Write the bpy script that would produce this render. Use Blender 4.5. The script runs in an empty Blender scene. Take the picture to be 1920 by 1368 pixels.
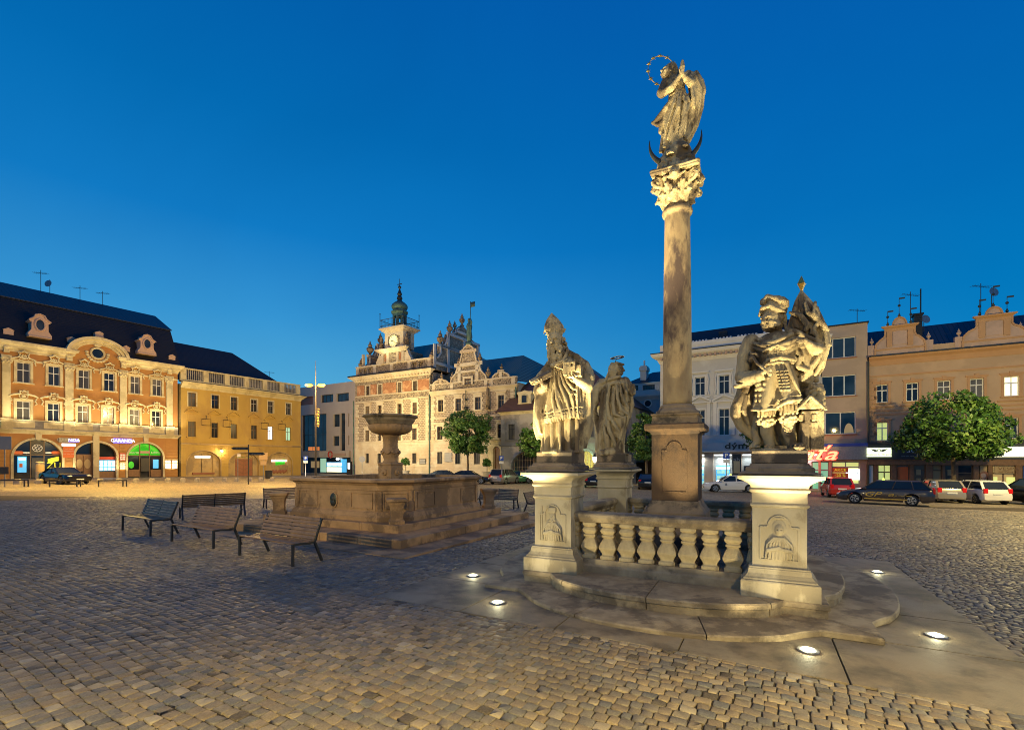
import bpy, math, random
import numpy as np
from mathutils import Vector, Matrix, Euler
random.seed(7); RNG = np.random.default_rng(7)
SC = bpy.context.scene
COL = SC.collection
R = math.radians
FPX, CAMH, HOR = 890.0, 2.1, 862.0          # focal length and horizon of the 1920 px wide photograph, camera height


def gz(x, y):                                # the square falls gently away from the camera
    return -0.012 * x - 0.0104 * y


def on_ground(px, py):
    a = (px - 960) / FPX; b = (HOR - py) / FPX
    y = -CAMH / (b + 0.012 * a + 0.0104)
    return a * y, y


def at_depth(px, y):
    return (px - 960) / FPX * y


# ------------------------------------------------------------------ materials
MATS = {}


def new_mat(name):
    m = bpy.data.materials.new(name); m.use_nodes = True
    nt = m.node_tree; nt.nodes.clear()
    out = nt.nodes.new('ShaderNodeOutputMaterial')
    b = nt.nodes.new('ShaderNodeBsdfPrincipled')
    nt.links.new(b.outputs[0], out.inputs[0])
    MATS[name] = m
    return m, nt, b


def N(nt, kind, **kw):
    n = nt.nodes.new('ShaderNode' + kind)
    for k, v in kw.items():
        if k in n.inputs:
            if hasattr(v, 'is_output'):
                nt.links.new(v, n.inputs[k])
            else:
                n.inputs[k].default_value = v
        else:
            setattr(n, k, v)
    return n


def rgb(c):
    return (c[0], c[1], c[2], 1.0)


def ramp(nt, fac, stops):
    r = nt.nodes.new('ShaderNodeValToRGB'); nt.links.new(fac, r.inputs[0])
    e = r.color_ramp.elements
    e[0].position, e[0].color = stops[0][0], rgb(stops[0][1])
    e[1].position, e[1].color = stops[-1][0], rgb(stops[-1][1])
    for p, c in stops[1:-1]:
        x = e.new(p); x.color = rgb(c)
    return r.outputs[0]


def mixc(nt, fac, a, b, mode='MIX'):
    m = nt.nodes.new('ShaderNodeMix'); m.data_type = 'RGBA'; m.blend_type = mode
    for s, v in ((m.inputs[0], fac), (m.inputs[6], a), (m.inputs[7], b)):
        if hasattr(v, 'is_output'): nt.links.new(v, s)
        else: s.default_value = rgb(v) if isinstance(v, (tuple, list)) else v
    return m.outputs[2]


def position(nt, scale=(1, 1, 1), obj=False):
    if obj:
        p = nt.nodes.new('ShaderNodeTexCoord').outputs['Object']
    else:
        p = nt.nodes.new('ShaderNodeNewGeometry').outputs['Position']
    mp = nt.nodes.new('ShaderNodeMapping'); mp.inputs['Scale'].default_value = scale
    nt.links.new(p, mp.inputs[0])
    return mp.outputs[0]


def bump(nt, b, h, strength=.5, dist=.01, prev=None):
    n = nt.nodes.new('ShaderNodeBump'); n.inputs['Strength'].default_value = strength
    n.inputs['Distance'].default_value = dist
    nt.links.new(h, n.inputs['Height'])
    if prev is not None: nt.links.new(prev, n.inputs['Normal'])
    nt.links.new(n.outputs[0], b.inputs['Normal'])
    return n.outputs[0]


def surf(name, c1, c2=None, rough=.75, scale=3.0, stain=None, stain_amt=.5, bscale=40, bstr=.3, bdist=.01, metal=0, obj=False, lo=.35, hi=.65, streak=1):
    """mottled surface: base colour, slow mottle to c2, larger stains with a shape of their own, fine bump"""
    m, nt, b = new_mat(name)
    pos = position(nt, (1, 1, streak), obj)
    col = c1
    if c2 is not None:
        n1 = N(nt, 'TexNoise', Vector=pos, Scale=scale, Detail=6.0, Roughness=.6)
        col = mixc(nt, ramp(nt, n1.outputs[0], [(lo, (0, 0, 0)), (hi, (1, 1, 1))]), c1, c2)
    if stain is not None:
        n2 = N(nt, 'TexNoise', Vector=pos, Scale=scale * .45, Detail=8.0, Roughness=.65)
        f = ramp(nt, n2.outputs[0], [(.49, (0, 0, 0)), (.565, (stain_amt,) * 3)])
        col = mixc(nt, f, col, stain)
    if hasattr(col, 'is_output'): nt.links.new(col, b.inputs['Base Color'])
    else: b.inputs['Base Color'].default_value = rgb(col)
    b.inputs['Roughness'].default_value = rough; b.inputs['Metallic'].default_value = metal
    if bstr > 0:
        n3 = N(nt, 'TexNoise', Vector=pos, Scale=bscale, Detail=4.0, Roughness=.6)
        bump(nt, b, n3.outputs[0], bstr, bdist)
    return m


def glow(name, col, strength, rough=.4):
    m, nt, b = new_mat(name)
    b.inputs['Base Color'].default_value = rgb(tuple(min(.8, c) for c in col))
    b.inputs['Emission Color'].default_value = rgb(col)
    b.inputs['Emission Strength'].default_value = strength
    b.inputs['Roughness'].default_value = rough
    return m


def paint(name, col, rough=.3, metal=0.0, coat=0.0):
    m, nt, b = new_mat(name)
    b.inputs['Base Color'].default_value = rgb(col); b.inputs['Roughness'].default_value = rough
    b.inputs['Metallic'].default_value = metal; b.inputs['Coat Weight'].default_value = coat
    b.inputs['Coat Roughness'].default_value = .05
    return m


# ------------------------------------------------------------------ mesh builder
class MB:
    def __init__(s, M=None):
        s.v = []; s.f = []; s.mi = []; s.sm = []; s.cur = 0; s.smooth = False; s.M = M

    def add(s, vs, fs):
        n = len(s.v)
        if s.M is not None: vs = [s.M @ Vector(p) for p in vs]
        s.v += [tuple(p) for p in vs]
        s.f += [tuple(n + i for i in f) for f in fs]
        s.mi += [s.cur] * len(fs); s.sm += [s.smooth] * len(fs)
        return s

    def box(s, x0, y0, z0, x1, y1, z1):
        return s.add([(x0, y0, z0), (x1, y0, z0), (x1, y1, z0), (x0, y1, z0), (x0, y0, z1), (x1, y0, z1), (x1, y1, z1), (x0, y1, z1)],
                     [(0, 3, 2, 1), (4, 5, 6, 7), (0, 1, 5, 4), (1, 2, 6, 5), (2, 3, 7, 6), (3, 0, 4, 7)])

    def cbox(s, c, h):
        return s.box(c[0] - h[0], c[1] - h[1], c[2] - h[2], c[0] + h[0], c[1] + h[1], c[2] + h[2])

    def beam(s, p, q, w, t, up=(0, 0, 1)):
        p, q = Vector(p), Vector(q); d = (q - p).normalized(); u = Vector(up)
        if abs(d.dot(u)) > .98: u = Vector((0, 1, 0))
        a = d.cross(u).normalized() * w / 2; b = a.cross(d).normalized() * t / 2
        vs = [p - a - b, p + a - b, p + a + b, p - a + b, q - a - b, q + a - b, q + a + b, q - a + b]
        return s.add(vs, [(0, 3, 2, 1), (4, 5, 6, 7), (0, 1, 5, 4), (1, 2, 6, 5), (2, 3, 7, 6), (3, 0, 4, 7)])

    def plate(s, poly, y0, y1):
        """outline in x,z extruded along y from y0 (front) to y1"""
        n = len(poly)
        ar = sum(poly[i][0] * poly[(i + 1) % n][1] - poly[(i + 1) % n][0] * poly[i][1] for i in range(n))
        if ar < 0: poly = poly[::-1]
        vs = [(x, y0, z) for x, z in poly] + [(x, y1, z) for x, z in poly]
        fs = [tuple(range(n)), tuple(range(2 * n - 1, n - 1, -1))]
        fs += [(i, i + n, (i + 1) % n + n, (i + 1) % n) for i in range(n)]
        return s.add(vs, fs)

    def slab(s, poly, z0, z1):
        n = len(poly)
        ar = sum(poly[i][0] * poly[(i + 1) % n][1] - poly[(i + 1) % n][0] * poly[i][1] for i in range(n))
        if ar < 0: poly = poly[::-1]
        vs = [(x, y, z0) for x, y in poly] + [(x, y, z1) for x, y in poly]
        fs = [tuple(range(n - 1, -1, -1)), tuple(range(n, 2 * n))]
        fs += [(i, (i + 1) % n, (i + 1) % n + n, i + n) for i in range(n)]
        return s.add(vs, fs)

    def lathe(s, prof, n=24, c=(0, 0, 0), flute=0, fdep=0.0, a0=0.0):
        vs = []; fs = []
        for r, z in prof:
            for i in range(n):
                a = 2 * math.pi * i / n + a0
                rr = r * (1 + (fdep * math.cos(flute * a) if flute else 0))
                vs.append((c[0] + rr * math.cos(a), c[1] + rr * math.sin(a), c[2] + z))
        for j in range(len(prof) - 1):
            for i in range(n):
                k = (i + 1) % n
                fs.append((j * n + i, j * n + k, (j + 1) * n + k, (j + 1) * n + i))
        fs.append(tuple(range(n - 1, -1, -1))); m = (len(prof) - 1) * n
        fs.append(tuple(range(m, m + n)))
        return s.add(vs, fs)

    def sq(s, prof, c=(0, 0, 0), ratio=1.0):
        """square section moulding: (half width, z)"""
        vs = []; fs = []
        for h, z in prof:
            k = h * ratio
            vs += [(c[0] - h, c[1] - k, c[2] + z), (c[0] + h, c[1] - k, c[2] + z), (c[0] + h, c[1] + k, c[2] + z), (c[0] - h, c[1] + k, c[2] + z)]
        for j in range(len(prof) - 1):
            for i in range(4):
                k = (i + 1) % 4
                fs.append((j * 4 + i, j * 4 + k, j * 4 + 4 + k, j * 4 + 4 + i))
        fs.append((3, 2, 1, 0)); m = (len(prof) - 1) * 4
        fs.append((m, m + 1, m + 2, m + 3))
        return s.add(vs, fs)

    def tube(s, pts, r, n=8, closed=False):
        pts = [Vector(p) for p in pts]; L = len(pts)
        rs = r if isinstance(r, (list, tuple)) else [r] * L
        vs = []; fs = []; prev = None
        for i, p in enumerate(pts):
            if closed: d = pts[(i + 1) % L] - pts[i - 1]
            else: d = pts[min(i + 1, L - 1)] - pts[max(i - 1, 0)]
            d.normalize()
            if prev is None:
                u = Vector((0, 0, 1)) if abs(d.z) < .9 else Vector((1, 0, 0))
                a = d.cross(u).normalized()
            else:
                a = (prev - d * prev.dot(d)).normalized()
            prev = a; b = d.cross(a)
            for k in range(n):
                t = 2 * math.pi * k / n
                vs.append(p + (a * math.cos(t) + b * math.sin(t)) * rs[i])
        for i in range(L if closed else L - 1):
            j = (i + 1) % L
            for k in range(n):
                m = (k + 1) % n
                fs.append((i * n + k, i * n + m, j * n + m, j * n + k))
        if not closed:
            fs.append(tuple(range(n - 1, -1, -1))); fs.append(tuple((L - 1) * n + k for k in range(n)))
        return s.add(vs, fs)

    def ball(s, c, r, n=12, m=8):
        rr = r if isinstance(r, (tuple, list)) else (r, r, r)
        vs = [(c[0], c[1], c[2] - rr[2])]; fs = []
        for j in range(1, m):
            ph = -math.pi / 2 + math.pi * j / m
            for i in range(n):
                a = 2 * math.pi * i / n
                vs.append((c[0] + rr[0] * math.cos(ph) * math.cos(a), c[1] + rr[1] * math.cos(ph) * math.sin(a), c[2] + rr[2] * math.sin(ph)))
        vs.append((c[0], c[1], c[2] + rr[2])); t = len(vs) - 1
        for i in range(n):
            k = (i + 1) % n
            fs.append((0, 1 + k, 1 + i)); fs.append((t, t - n + i, t - n + k))
            for j in range(m - 2):
                a = 1 + j * n
                fs.append((a + i, a + k, a + n + k, a + n + i))
        return s.add(vs, fs)

    def build(s, name, mats, parent=None, bev=0.0, loc=None):
        me = bpy.data.meshes.new(name); me.from_pydata(s.v, [], s.f)
        if not isinstance(mats, (list, tuple)): mats = [mats]
        for m in mats: me.materials.append(MATS[m] if isinstance(m, str) else m)
        if len(mats) > 1: me.polygons.foreach_set('material_index', s.mi)
        if any(s.sm): me.polygons.foreach_set('use_smooth', s.sm)
        me.update()
        o = bpy.data.objects.new(name, me); COL.objects.link(o)
        if parent is not None: o.parent = parent
        if loc is not None: o.location = loc
        if bev:
            b = o.modifiers.new('edge', 'BEVEL'); b.width = bev; b.segments = 2; b.limit_method = 'ANGLE'; b.angle_limit = R(50)
        return o


def mesh_np(name, v, faces, mat, smooth=False, parent=None):
    """v (n,3) float array, faces (m,k) int array or list of such"""
    if not isinstance(faces, list): faces = [faces]
    me = bpy.data.meshes.new(name)
    nl = sum(f.size for f in faces); npoly = sum(len(f) for f in faces)
    me.vertices.add(len(v)); me.vertices.foreach_set('co', np.asarray(v, dtype=np.float32).ravel())
    me.loops.add(nl); me.loops.foreach_set('vertex_index', np.concatenate([f.ravel() for f in faces]).astype(np.int32))
    me.polygons.add(npoly)
    tot = np.concatenate([np.full(len(f), f.shape[1]) for f in faces]).astype(np.int32)
    st = np.concatenate([[0], np.cumsum(tot)[:-1]]).astype(np.int32)
    me.polygons.foreach_set('loop_start', st); me.polygons.foreach_set('loop_total', tot)
    if smooth: me.polygons.foreach_set('use_smooth', np.ones(npoly, dtype=bool))
    me.update(calc_edges=True); me.validate()
    me.materials.append(MATS[mat] if isinstance(mat, str) else mat)
    o = bpy.data.objects.new(name, me); COL.objects.link(o)
    if parent is not None: o.parent = parent
    return o


def thing(name, label, cat, loc=(0, 0, 0), rz=0.0, group=None):
    o = bpy.data.objects.new(name, None); COL.objects.link(o); o.empty_display_size = .2
    o.location = loc; o.rotation_euler = (0, 0, rz)
    return tag(o, label, cat, group)


def tag(o, label, cat, group=None):
    o['label'] = label; o['category'] = cat
    if group: o['group'] = group
    return o


def setting(o, kind='structure'):
    o['kind'] = kind; return o


def dup(root, loc, rz, label, group=None):
    r = root.copy(); COL.objects.link(r); r.location = loc; r.rotation_euler = (0, 0, rz); r['label'] = label
    if group: r['group'] = group
    for ch in list(root.children):
        c = ch.copy(); COL.objects.link(c); c.parent = r
        for g in list(ch.children):
            d = g.copy(); COL.objects.link(d); d.parent = c
    return r


def text(name, body, size, mat, parent, loc, rot=(R(90), 0, 0), extrude=.01, align='CENTER', xs=1.0, bold=0.0, shear=0.0, space=1.0):
    cu = bpy.data.curves.new(name, 'FONT'); cu.body = body; cu.size = size; cu.extrude = extrude
    cu.align_x = align; cu.align_y = 'CENTER'; cu.offset = bold; cu.shear = shear; cu.space_character = space
    cu.resolution_u = 3
    t = bpy.data.objects.new('tmp', cu); COL.objects.link(t)
    dg = bpy.context.evaluated_depsgraph_get()
    me = bpy.data.meshes.new_from_object(t.evaluated_get(dg))
    bpy.data.objects.remove(t); bpy.data.curves.remove(cu)
    me.materials.clear(); me.materials.append(MATS[mat])
    o = bpy.data.objects.new(name, me); COL.objects.link(o)
    o.parent = parent; o.location = loc; o.rotation_euler = rot; o.scale = (xs, 1, 1)
    return o


def arc(cx, cz, rx, rz, a0, a1, n):
    return [(cx + rx * math.cos(R(a0 + (a1 - a0) * i / n)), cz + rz * math.sin(R(a0 + (a1 - a0) * i / n))) for i in range(n + 1)]


def lamp(name, kind, loc, energy, col, target=None, size=.1, angle=60, blend=.6):
    l = bpy.data.lights.new(name, kind); l.energy = energy; l.color = col
    if kind == 'SPOT': l.spot_size = R(angle); l.spot_blend = blend; l.shadow_soft_size = size
    elif kind == 'POINT': l.shadow_soft_size = size
    elif kind == 'AREA': l.size = size
    o = bpy.data.objects.new(name, l); COL.objects.link(o); o.location = loc
    if target is not None:
        o.rotation_euler = (Vector(target) - Vector(loc)).to_track_quat('-Z', 'Y').to_euler()
    return o
# ------------------------------------------------------------------ camera, sky
def lin(r, g, b):
    return tuple((c / 255 / 12.92) if c / 255 <= .04045 else ((c / 255 + .055) / 1.055) ** 2.4 for c in (r, g, b))


cd = bpy.data.cameras.new('camera'); cam = bpy.data.objects.new('camera', cd); COL.objects.link(cam)
cam.location = (0, 0, CAMH); cam.rotation_euler = (R(90), 0, 0)
cd.sensor_width = 36; cd.lens = FPX / 1920 * 36; cd.shift_y = (HOR - 684) / 1920
cd.clip_start = .05; cd.clip_end = 4000
SC.camera = cam
SC.render.resolution_x, SC.render.resolution_y = 1024, 729
w = bpy.data.worlds.new('World'); SC.world = w; w.use_nodes = True
nt = w.node_tree; nt.nodes.clear()
# dusk sky after sunset: colour by elevation, a lighter afterglow towards where the sun went down (left of the view)
geo = nt.nodes.new('ShaderNodeTexCoord')
sep = nt.nodes.new('ShaderNodeSeparateXYZ'); nt.links.new(geo.outputs['Generated'], sep.inputs[0])
away = ramp(nt, sep.outputs[2], [(0, lin(30, 145, 205)), (.12, lin(14, 134, 198)), (.26, lin(2, 121, 191)), (.40, lin(2, 108, 182)), (.55, lin(2, 98, 176)), (.70, lin(3, 88, 170)), (1, lin(3, 72, 150))])
near = ramp(nt, sep.outputs[2], [(0, lin(95, 180, 220)), (.12, lin(84, 172, 216)), (.26, lin(52, 146, 208)), (.40, lin(16, 121, 195)), (.55, lin(3, 106, 178)), (.70, lin(1, 94, 168)), (1, lin(2, 76, 150))])
dot = nt.nodes.new('ShaderNodeVectorMath'); dot.operation = 'DOT_PRODUCT'
nt.links.new(geo.outputs['Generated'], dot.inputs[0]); dot.inputs[1].default_value = (-.70, .71, 0)
f = ramp(nt, dot.outputs['Value'], [(.0, (0, 0, 0)), (.45, (.3, .3, .3)), (.9, (1, 1, 1))])
bg = nt.nodes.new('ShaderNodeBackground'); wis = N(nt, 'TexNoise', Vector=geo.outputs['Generated'], Scale=1.8, Detail=5.0, Roughness=.55, Distortion=.6)
nt.links.new(mixc(nt, 1.0, mixc(nt, f, away, near), ramp(nt, wis.outputs[0], [(.3, (.94, .94, .95)), (.7, (1.06, 1.05, 1.04))]), 'MULTIPLY'), bg.inputs[0]); bg.inputs[1].default_value = 1.0
wo = nt.nodes.new('ShaderNodeOutputWorld'); nt.links.new(bg.outputs[0], wo.inputs[0])
vs = SC.view_settings; vs.view_transform = 'Standard'; vs.look = 'None'; vs.exposure = 0; vs.gamma = 1; vs.use_curve_mapping = False
SC.cycles.use_denoising = True; SC.cycles.filter_width = 1.0
SC.cycles.max_bounces = 6; SC.cycles.diffuse_bounces = 3; SC.cycles.glossy_bounces = 3; SC.cycles.transmission_bounces = 4
SC.cycles.sample_clamp_indirect = 3.0; SC.cycles.caustics_reflective = False; SC.cycles.caustics_refractive = False
# ------------------------------------------------------------------ shared materials
surf('sandstone', (.53, .425, .235), (.35, .265, .145), .85, 5.5, (.095, .065, .04), .85, 50, .9, .014, obj=True, streak=.5)
surf('sandstone_pale', (.52, .45, .31), (.43, .36, .23), .85, 3.5, (.20, .16, .10), .65, 70, .5, .008, obj=True, streak=.5)
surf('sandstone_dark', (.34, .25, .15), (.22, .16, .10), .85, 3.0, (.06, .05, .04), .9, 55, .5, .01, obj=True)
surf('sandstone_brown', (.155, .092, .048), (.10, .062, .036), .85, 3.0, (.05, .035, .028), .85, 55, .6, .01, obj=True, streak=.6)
surf('shaft_stone', (.45, .335, .175), (.24, .165, .095), .85, 2.4, (.07, .045, .04), .95, 50, .7, .012, obj=True, streak=.4)  # dark blotches put into the colour for the shadow band on the shaft
surf('sandstone_red', (.50, .30, .145), (.34, .205, .10), .8, 2.2, (.12, .075, .045), .7, 45, .7, .014)
surf('step_stone', (.42, .33, .20), (.28, .215, .13), .75, 2.8, (.12, .09, .06), .75, 50, .7, .012, lo=.42, hi=.58)
surf('slab_stone', (.25, .195, .125), (.11, .088, .062), .62, 1.7, (.32, .27, .19), .5, 60, .8, .012, lo=.42, hi=.6)
surf('bedding', (.06, .042, .026), (.03, .023, .016), .95, 9, None, 0, 120, .6, .01)
surf('gilt', (.75, .50, .12), (.55, .34, .07), .35, 9, None, 0, 60, .15, .004, metal=.85, obj=True)
surf('dark_bronze', (.07, .065, .055), (.05, .06, .045), .45, 9, None, 0, 60, .15, .004, metal=.6, obj=True)
surf('bench_wood', (.27, .16, .08), (.17, .10, .05), .5, 6, None, 0, 60, .3, .004, obj=True)
surf('black_iron', (.018, .018, .02), (.03, .028, .026), .42, 8, None, 0, 60, .1, .002, obj=True)
surf('steel_grey', (.30, .30, .30), (.22, .22, .23), .4, 8, None, 0, 60, .1, .002, metal=.7, obj=True)
surf('ochre_plaster', (.50, .335, .085), (.44, .285, .07), .9, .5, (.36, .22, .08), .5, 25, .2, .01, streak=.5)
surf('ochre_worn', (.42, .31, .16), (.50, .34, .13), .9, .8, (.24, .18, .11), .7, 25, .3, .012)
surf('orange_plaster', (.44, .225, .07), (.38, .19, .06), .9, .6, (.38, .16, .06), .4, 25, .2, .01)
surf('cream_trim', (.64, .55, .34), (.56, .48, .29), .85, 1.5, (.36, .29, .17), .6, 25, .2, .008)
surf('white_plaster', (.60, .58, .54), (.54, .52, .48), .88, .6, (.40, .38, .35), .4, 25, .15, .008)
surf('white_trim', (.68, .66, .62), (.62, .60, .56), .8, 1.5, None, 0, 25, .15, .006)
surf('beige_plaster', (.48, .36, .26), (.44, .33, .24), .9, .5, (.34, .26, .19), .4, 25, .15, .008)
surf('peach_plaster', (.52, .36, .23), (.47, .32, .20), .9, .5, (.36, .25, .16), .4, 25, .15, .008)
surf('peach_trim', (.50, .29, .15), (.46, .26, .13), .85, 1.2, None, 0, 25, .15, .006)
surf('pink_trim', (.52, .36, .28), (.46, .32, .25), .85, 1.2, (.34, .25, .2), .4, 25, .15, .006)
surf('grey_plaster', (.36, .34, .31), (.29, .27, .25), .9, .7, (.17, .16, .15), .7, 25, .25, .01)
surf('modern_render', (.52, .46, .39), (.49, .43, .37), .85, .4, None, 0, 30, .1, .006)
surf('blue_plaster', (.30, .38, .42), (.27, .35, .39), .9, .6, None, 0, 25, .15, .008)
surf('ashlar_pale', (.62, .55, .42), (.53, .46, .34), .88, .8, (.44, .32, .2), .5, 30, .25, .01)
surf('terracotta_fresco', (.40, .19, .10), (.30, .14, .07), .9, 2.2, (.60, .36, .2), .7, 30, .1, .004)
surf('verdigris', (.10, .20, .16), (.07, .14, .12), .6, 1.5, (.04, .06, .06), .7, 30, .2, .006, metal=.2)
surf('iron_lamp', (.05, .045, .04), (.04, .035, .03), .5, 8, None, 0, 60, .1, .002)
surf('brown_wood', (.24, .12, .055), (.17, .085, .04), .5, 5, None, 0, 50, .2, .004)
surf('granite_block', (.36, .33, .28), (.28, .25, .21), .8, 7, (.16, .14, .12), .5, 70, .4, .008)
surf('bark', (.12, .09, .06), (.075, .055, .04), .9, 9, None, 0, 40, .8, .02)
surf('planter_clay', (.42, .38, .30), (.34, .31, .25), .85, 4, None, 0, 40, .2, .005)
surf('asphalt', (.10, .095, .09), (.075, .072, .07), .6, 2, None, 0, 80, .5, .006)
paint('white_frame', (.62, .62, .62), .4); paint('brown_frame', (.13, .075, .04), .4); paint('dark_frame', (.03, .03, .035), .4)
paint('grey_frame', (.30, .30, .31), .4); paint('white_sign', (.75, .75, .73), .45); paint('black_sign', (.012, .012, .013), .35)
paint('blue_sign', (.02, .07, .40), .35); paint('red_sign', (.55, .05, .03), .4); paint('sign_back', (.22, .22, .22), .5, .6)
paint('rubber', (.012, .012, .012), .7); paint('alloy', (.45, .45, .46), .3, .9); paint('dark_alloy', (.07, .07, .075), .35, .8)
paint('plate_white', (.65, .65, .63), .4); paint('yellow_poster', (.62, .52, .03), .5); paint('orange_poster', (.62, .13, .03), .5)
paint('green_board', (.02, .33, .03), .5); paint('teal_net', (.02, .30, .28), .8); paint('awning_dark', (.03, .035, .04), .6)
paint('red_door', (.30, .12, .06), .5); paint('menu_tan', (.42, .30, .15), .6); paint('chrome', (.7, .7, .7), .12, 1.0)
glow('tail_red', (.5, .01, .01), .12, .15); glow('lens_clear', (.6, .6, .6), .03, .08)


def glass(name, tint=(.012, .014, .018), rough=.04):
    m, nt, b = new_mat(name)
    pos = position(nt)
    n = N(nt, 'TexNoise', Vector=pos, Scale=.35, Detail=2.0)
    c = mixc(nt, ramp(nt, n.outputs[0], [(.4, (0, 0, 0)), (.6, (1, 1, 1))]), tint, tuple(t * 2.6 for t in tint))
    nt.links.new(c, b.inputs['Base Color']); b.inputs['Roughness'].default_value = rough
    b.inputs['IOR'].default_value = 1.5
    n2 = N(nt, 'TexNoise', Vector=pos, Scale=.8, Detail=1.0); bump(nt, b, n2.outputs[0], .12, .03)
    return m


glass('window_glass'); glass('curtained_glass', (.055, .05, .042), .12); glass('car_glass', (.008, .01, .012), .03); glass('modern_glass', (.012, .022, .035), .03)
glow('lit_warm', (1.0, .86, .42), .85); glow('lit_yellow_green', (.80, .95, .30), .55); glow('lit_cool', (.80, .93, 1.0), 1.2)
glow('lit_teal', (.40, .72, .55), .55); glow('lit_blue', (.08, .45, .85), .8); glow('tube_white', (.9, .95, 1.0), 7); glow('lit_cream', (1.0, .95, .62), 1.3)
glow('bulb_sodium', (1.0, .44, .06), 1.5); glow('spot_lens', (1.0, .93, .60), 3.5); glow('neon_red', (1.0, .06, .03), 2.6); glow('neon_core', (1.0, .34, .16), 2.2)
glow('neon_violet', (.16, .13, .9), 1.0); glow('lit_dial', (1.0, .78, .34), .9); glow('wall_bulb', (1.0, .82, .55), 9); glow('lit_sign_green', (.88, 1.0, .60), 1.7)
glow('lit_sign_warm', (1.0, .93, .55), 1.7); glow('lit_screen', (.85, .95, 1.0), 2.2); glow('lit_green_board', (.03, .50, .02), .42); glow('lit_orange', (1.0, .30, .06), .5)
glow('taxi_lamp', (.75, 1.0, .12), 2.0); glow('lit_yellow', (1.0, .85, .05), .35); glow('lit_dim', (.5, .36, .16), .35); glow('lit_archway', (.95, .74, .16), .75); glow('lit_mint', (.25, .75, .45), .5)


def cobble_mat(name, attr):
    m, nt, b = new_mat(name)
    pos = position(nt)
    if attr:
        a = nt.nodes.new('ShaderNodeAttribute'); a.attribute_name = 'tone'; t = a.outputs['Fac']
    else:
        mp = nt.nodes.new('ShaderNodeMapping'); mp.inputs['Rotation'].default_value = (0, 0, R(30))
        nt.links.new(pos, mp.inputs[0])
        wob = N(nt, 'TexNoise', Vector=mp.outputs[0], Scale=3.0, Detail=2.0)
        vm = nt.nodes.new('ShaderNodeVectorMath'); vm.operation = 'MULTIPLY_ADD'
        nt.links.new(wob.outputs['Color'], vm.inputs[0]); vm.inputs[1].default_value = (.05, .05, 0); nt.links.new(mp.outputs[0], vm.inputs[2])
        bt = N(nt, 'TexBrick', Vector=vm.outputs[0], Scale=1.0)
        bt.inputs['Color1'].default_value = (.15, .15, .15, 1); bt.inputs['Color2'].default_value = (.9, .9, .9, 1); bt.inputs['Mortar'].default_value = (0, 0, 0, 1)
        bt.inputs['Brick Width'].default_value = .14; bt.inputs['Row Height'].default_value = .125; bt.inputs['Mortar Size'].default_value = .009
        t = bt.outputs['Color']
    big = N(nt, 'TexNoise', Vector=pos, Scale=.32, Detail=4.0, Roughness=.6)
    c = ramp(nt, t, [(0, (.08, .06, .04)), (.2, (.14, .145, .155)), (.4, (.27, .195, .115)), (.55, (.19, .175, .155)), (.75, (.33, .245, .145)), (1, (.43, .36, .26))])
    c = mixc(nt, ramp(nt, big.outputs[0], [(.42, (0, 0, 0)), (.62, (.45, .45, .45))]), c, (.11, .09, .065))
    sp = N(nt, 'TexNoise', Vector=pos, Scale=70.0, Detail=3.0)
    c = mixc(nt, .22, c, ramp(nt, sp.outputs[0], [(.35, (.05, .04, .03)), (.65, (.30, .27, .23))]))
    if not attr:
        c = mixc(nt, bt.outputs['Fac'], c, (.045, .036, .028))
    nt.links.new(c, b.inputs['Base Color'])
    r = N(nt, 'TexNoise', Vector=pos, Scale=9.0, Detail=3.0)
    rr = ramp(nt, r.outputs[0], [(.35, (.50, .50, .50)), (.65, (.78, .78, .78))])
    nt.links.new(rr, b.inputs['Roughness']); b.inputs['Specular IOR Level'].default_value = .32
    nb = N(nt, 'TexNoise', Vector=pos, Scale=45.0, Detail=5.0, Roughness=.65)
    p = bump(nt, b, nb.outputs[0], .55, .008)
    if not attr:
        inv = nt.nodes.new('ShaderNodeMath'); inv.operation = 'SUBTRACT'; inv.inputs[0].default_value = 1; nt.links.new(bt.outputs['Fac'], inv.inputs[1])
        bump(nt, b, inv.outputs[0], .7, .012, p)
    return m


cobble_mat('cobble', True); cobble_mat('cobble_far', False)


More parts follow.
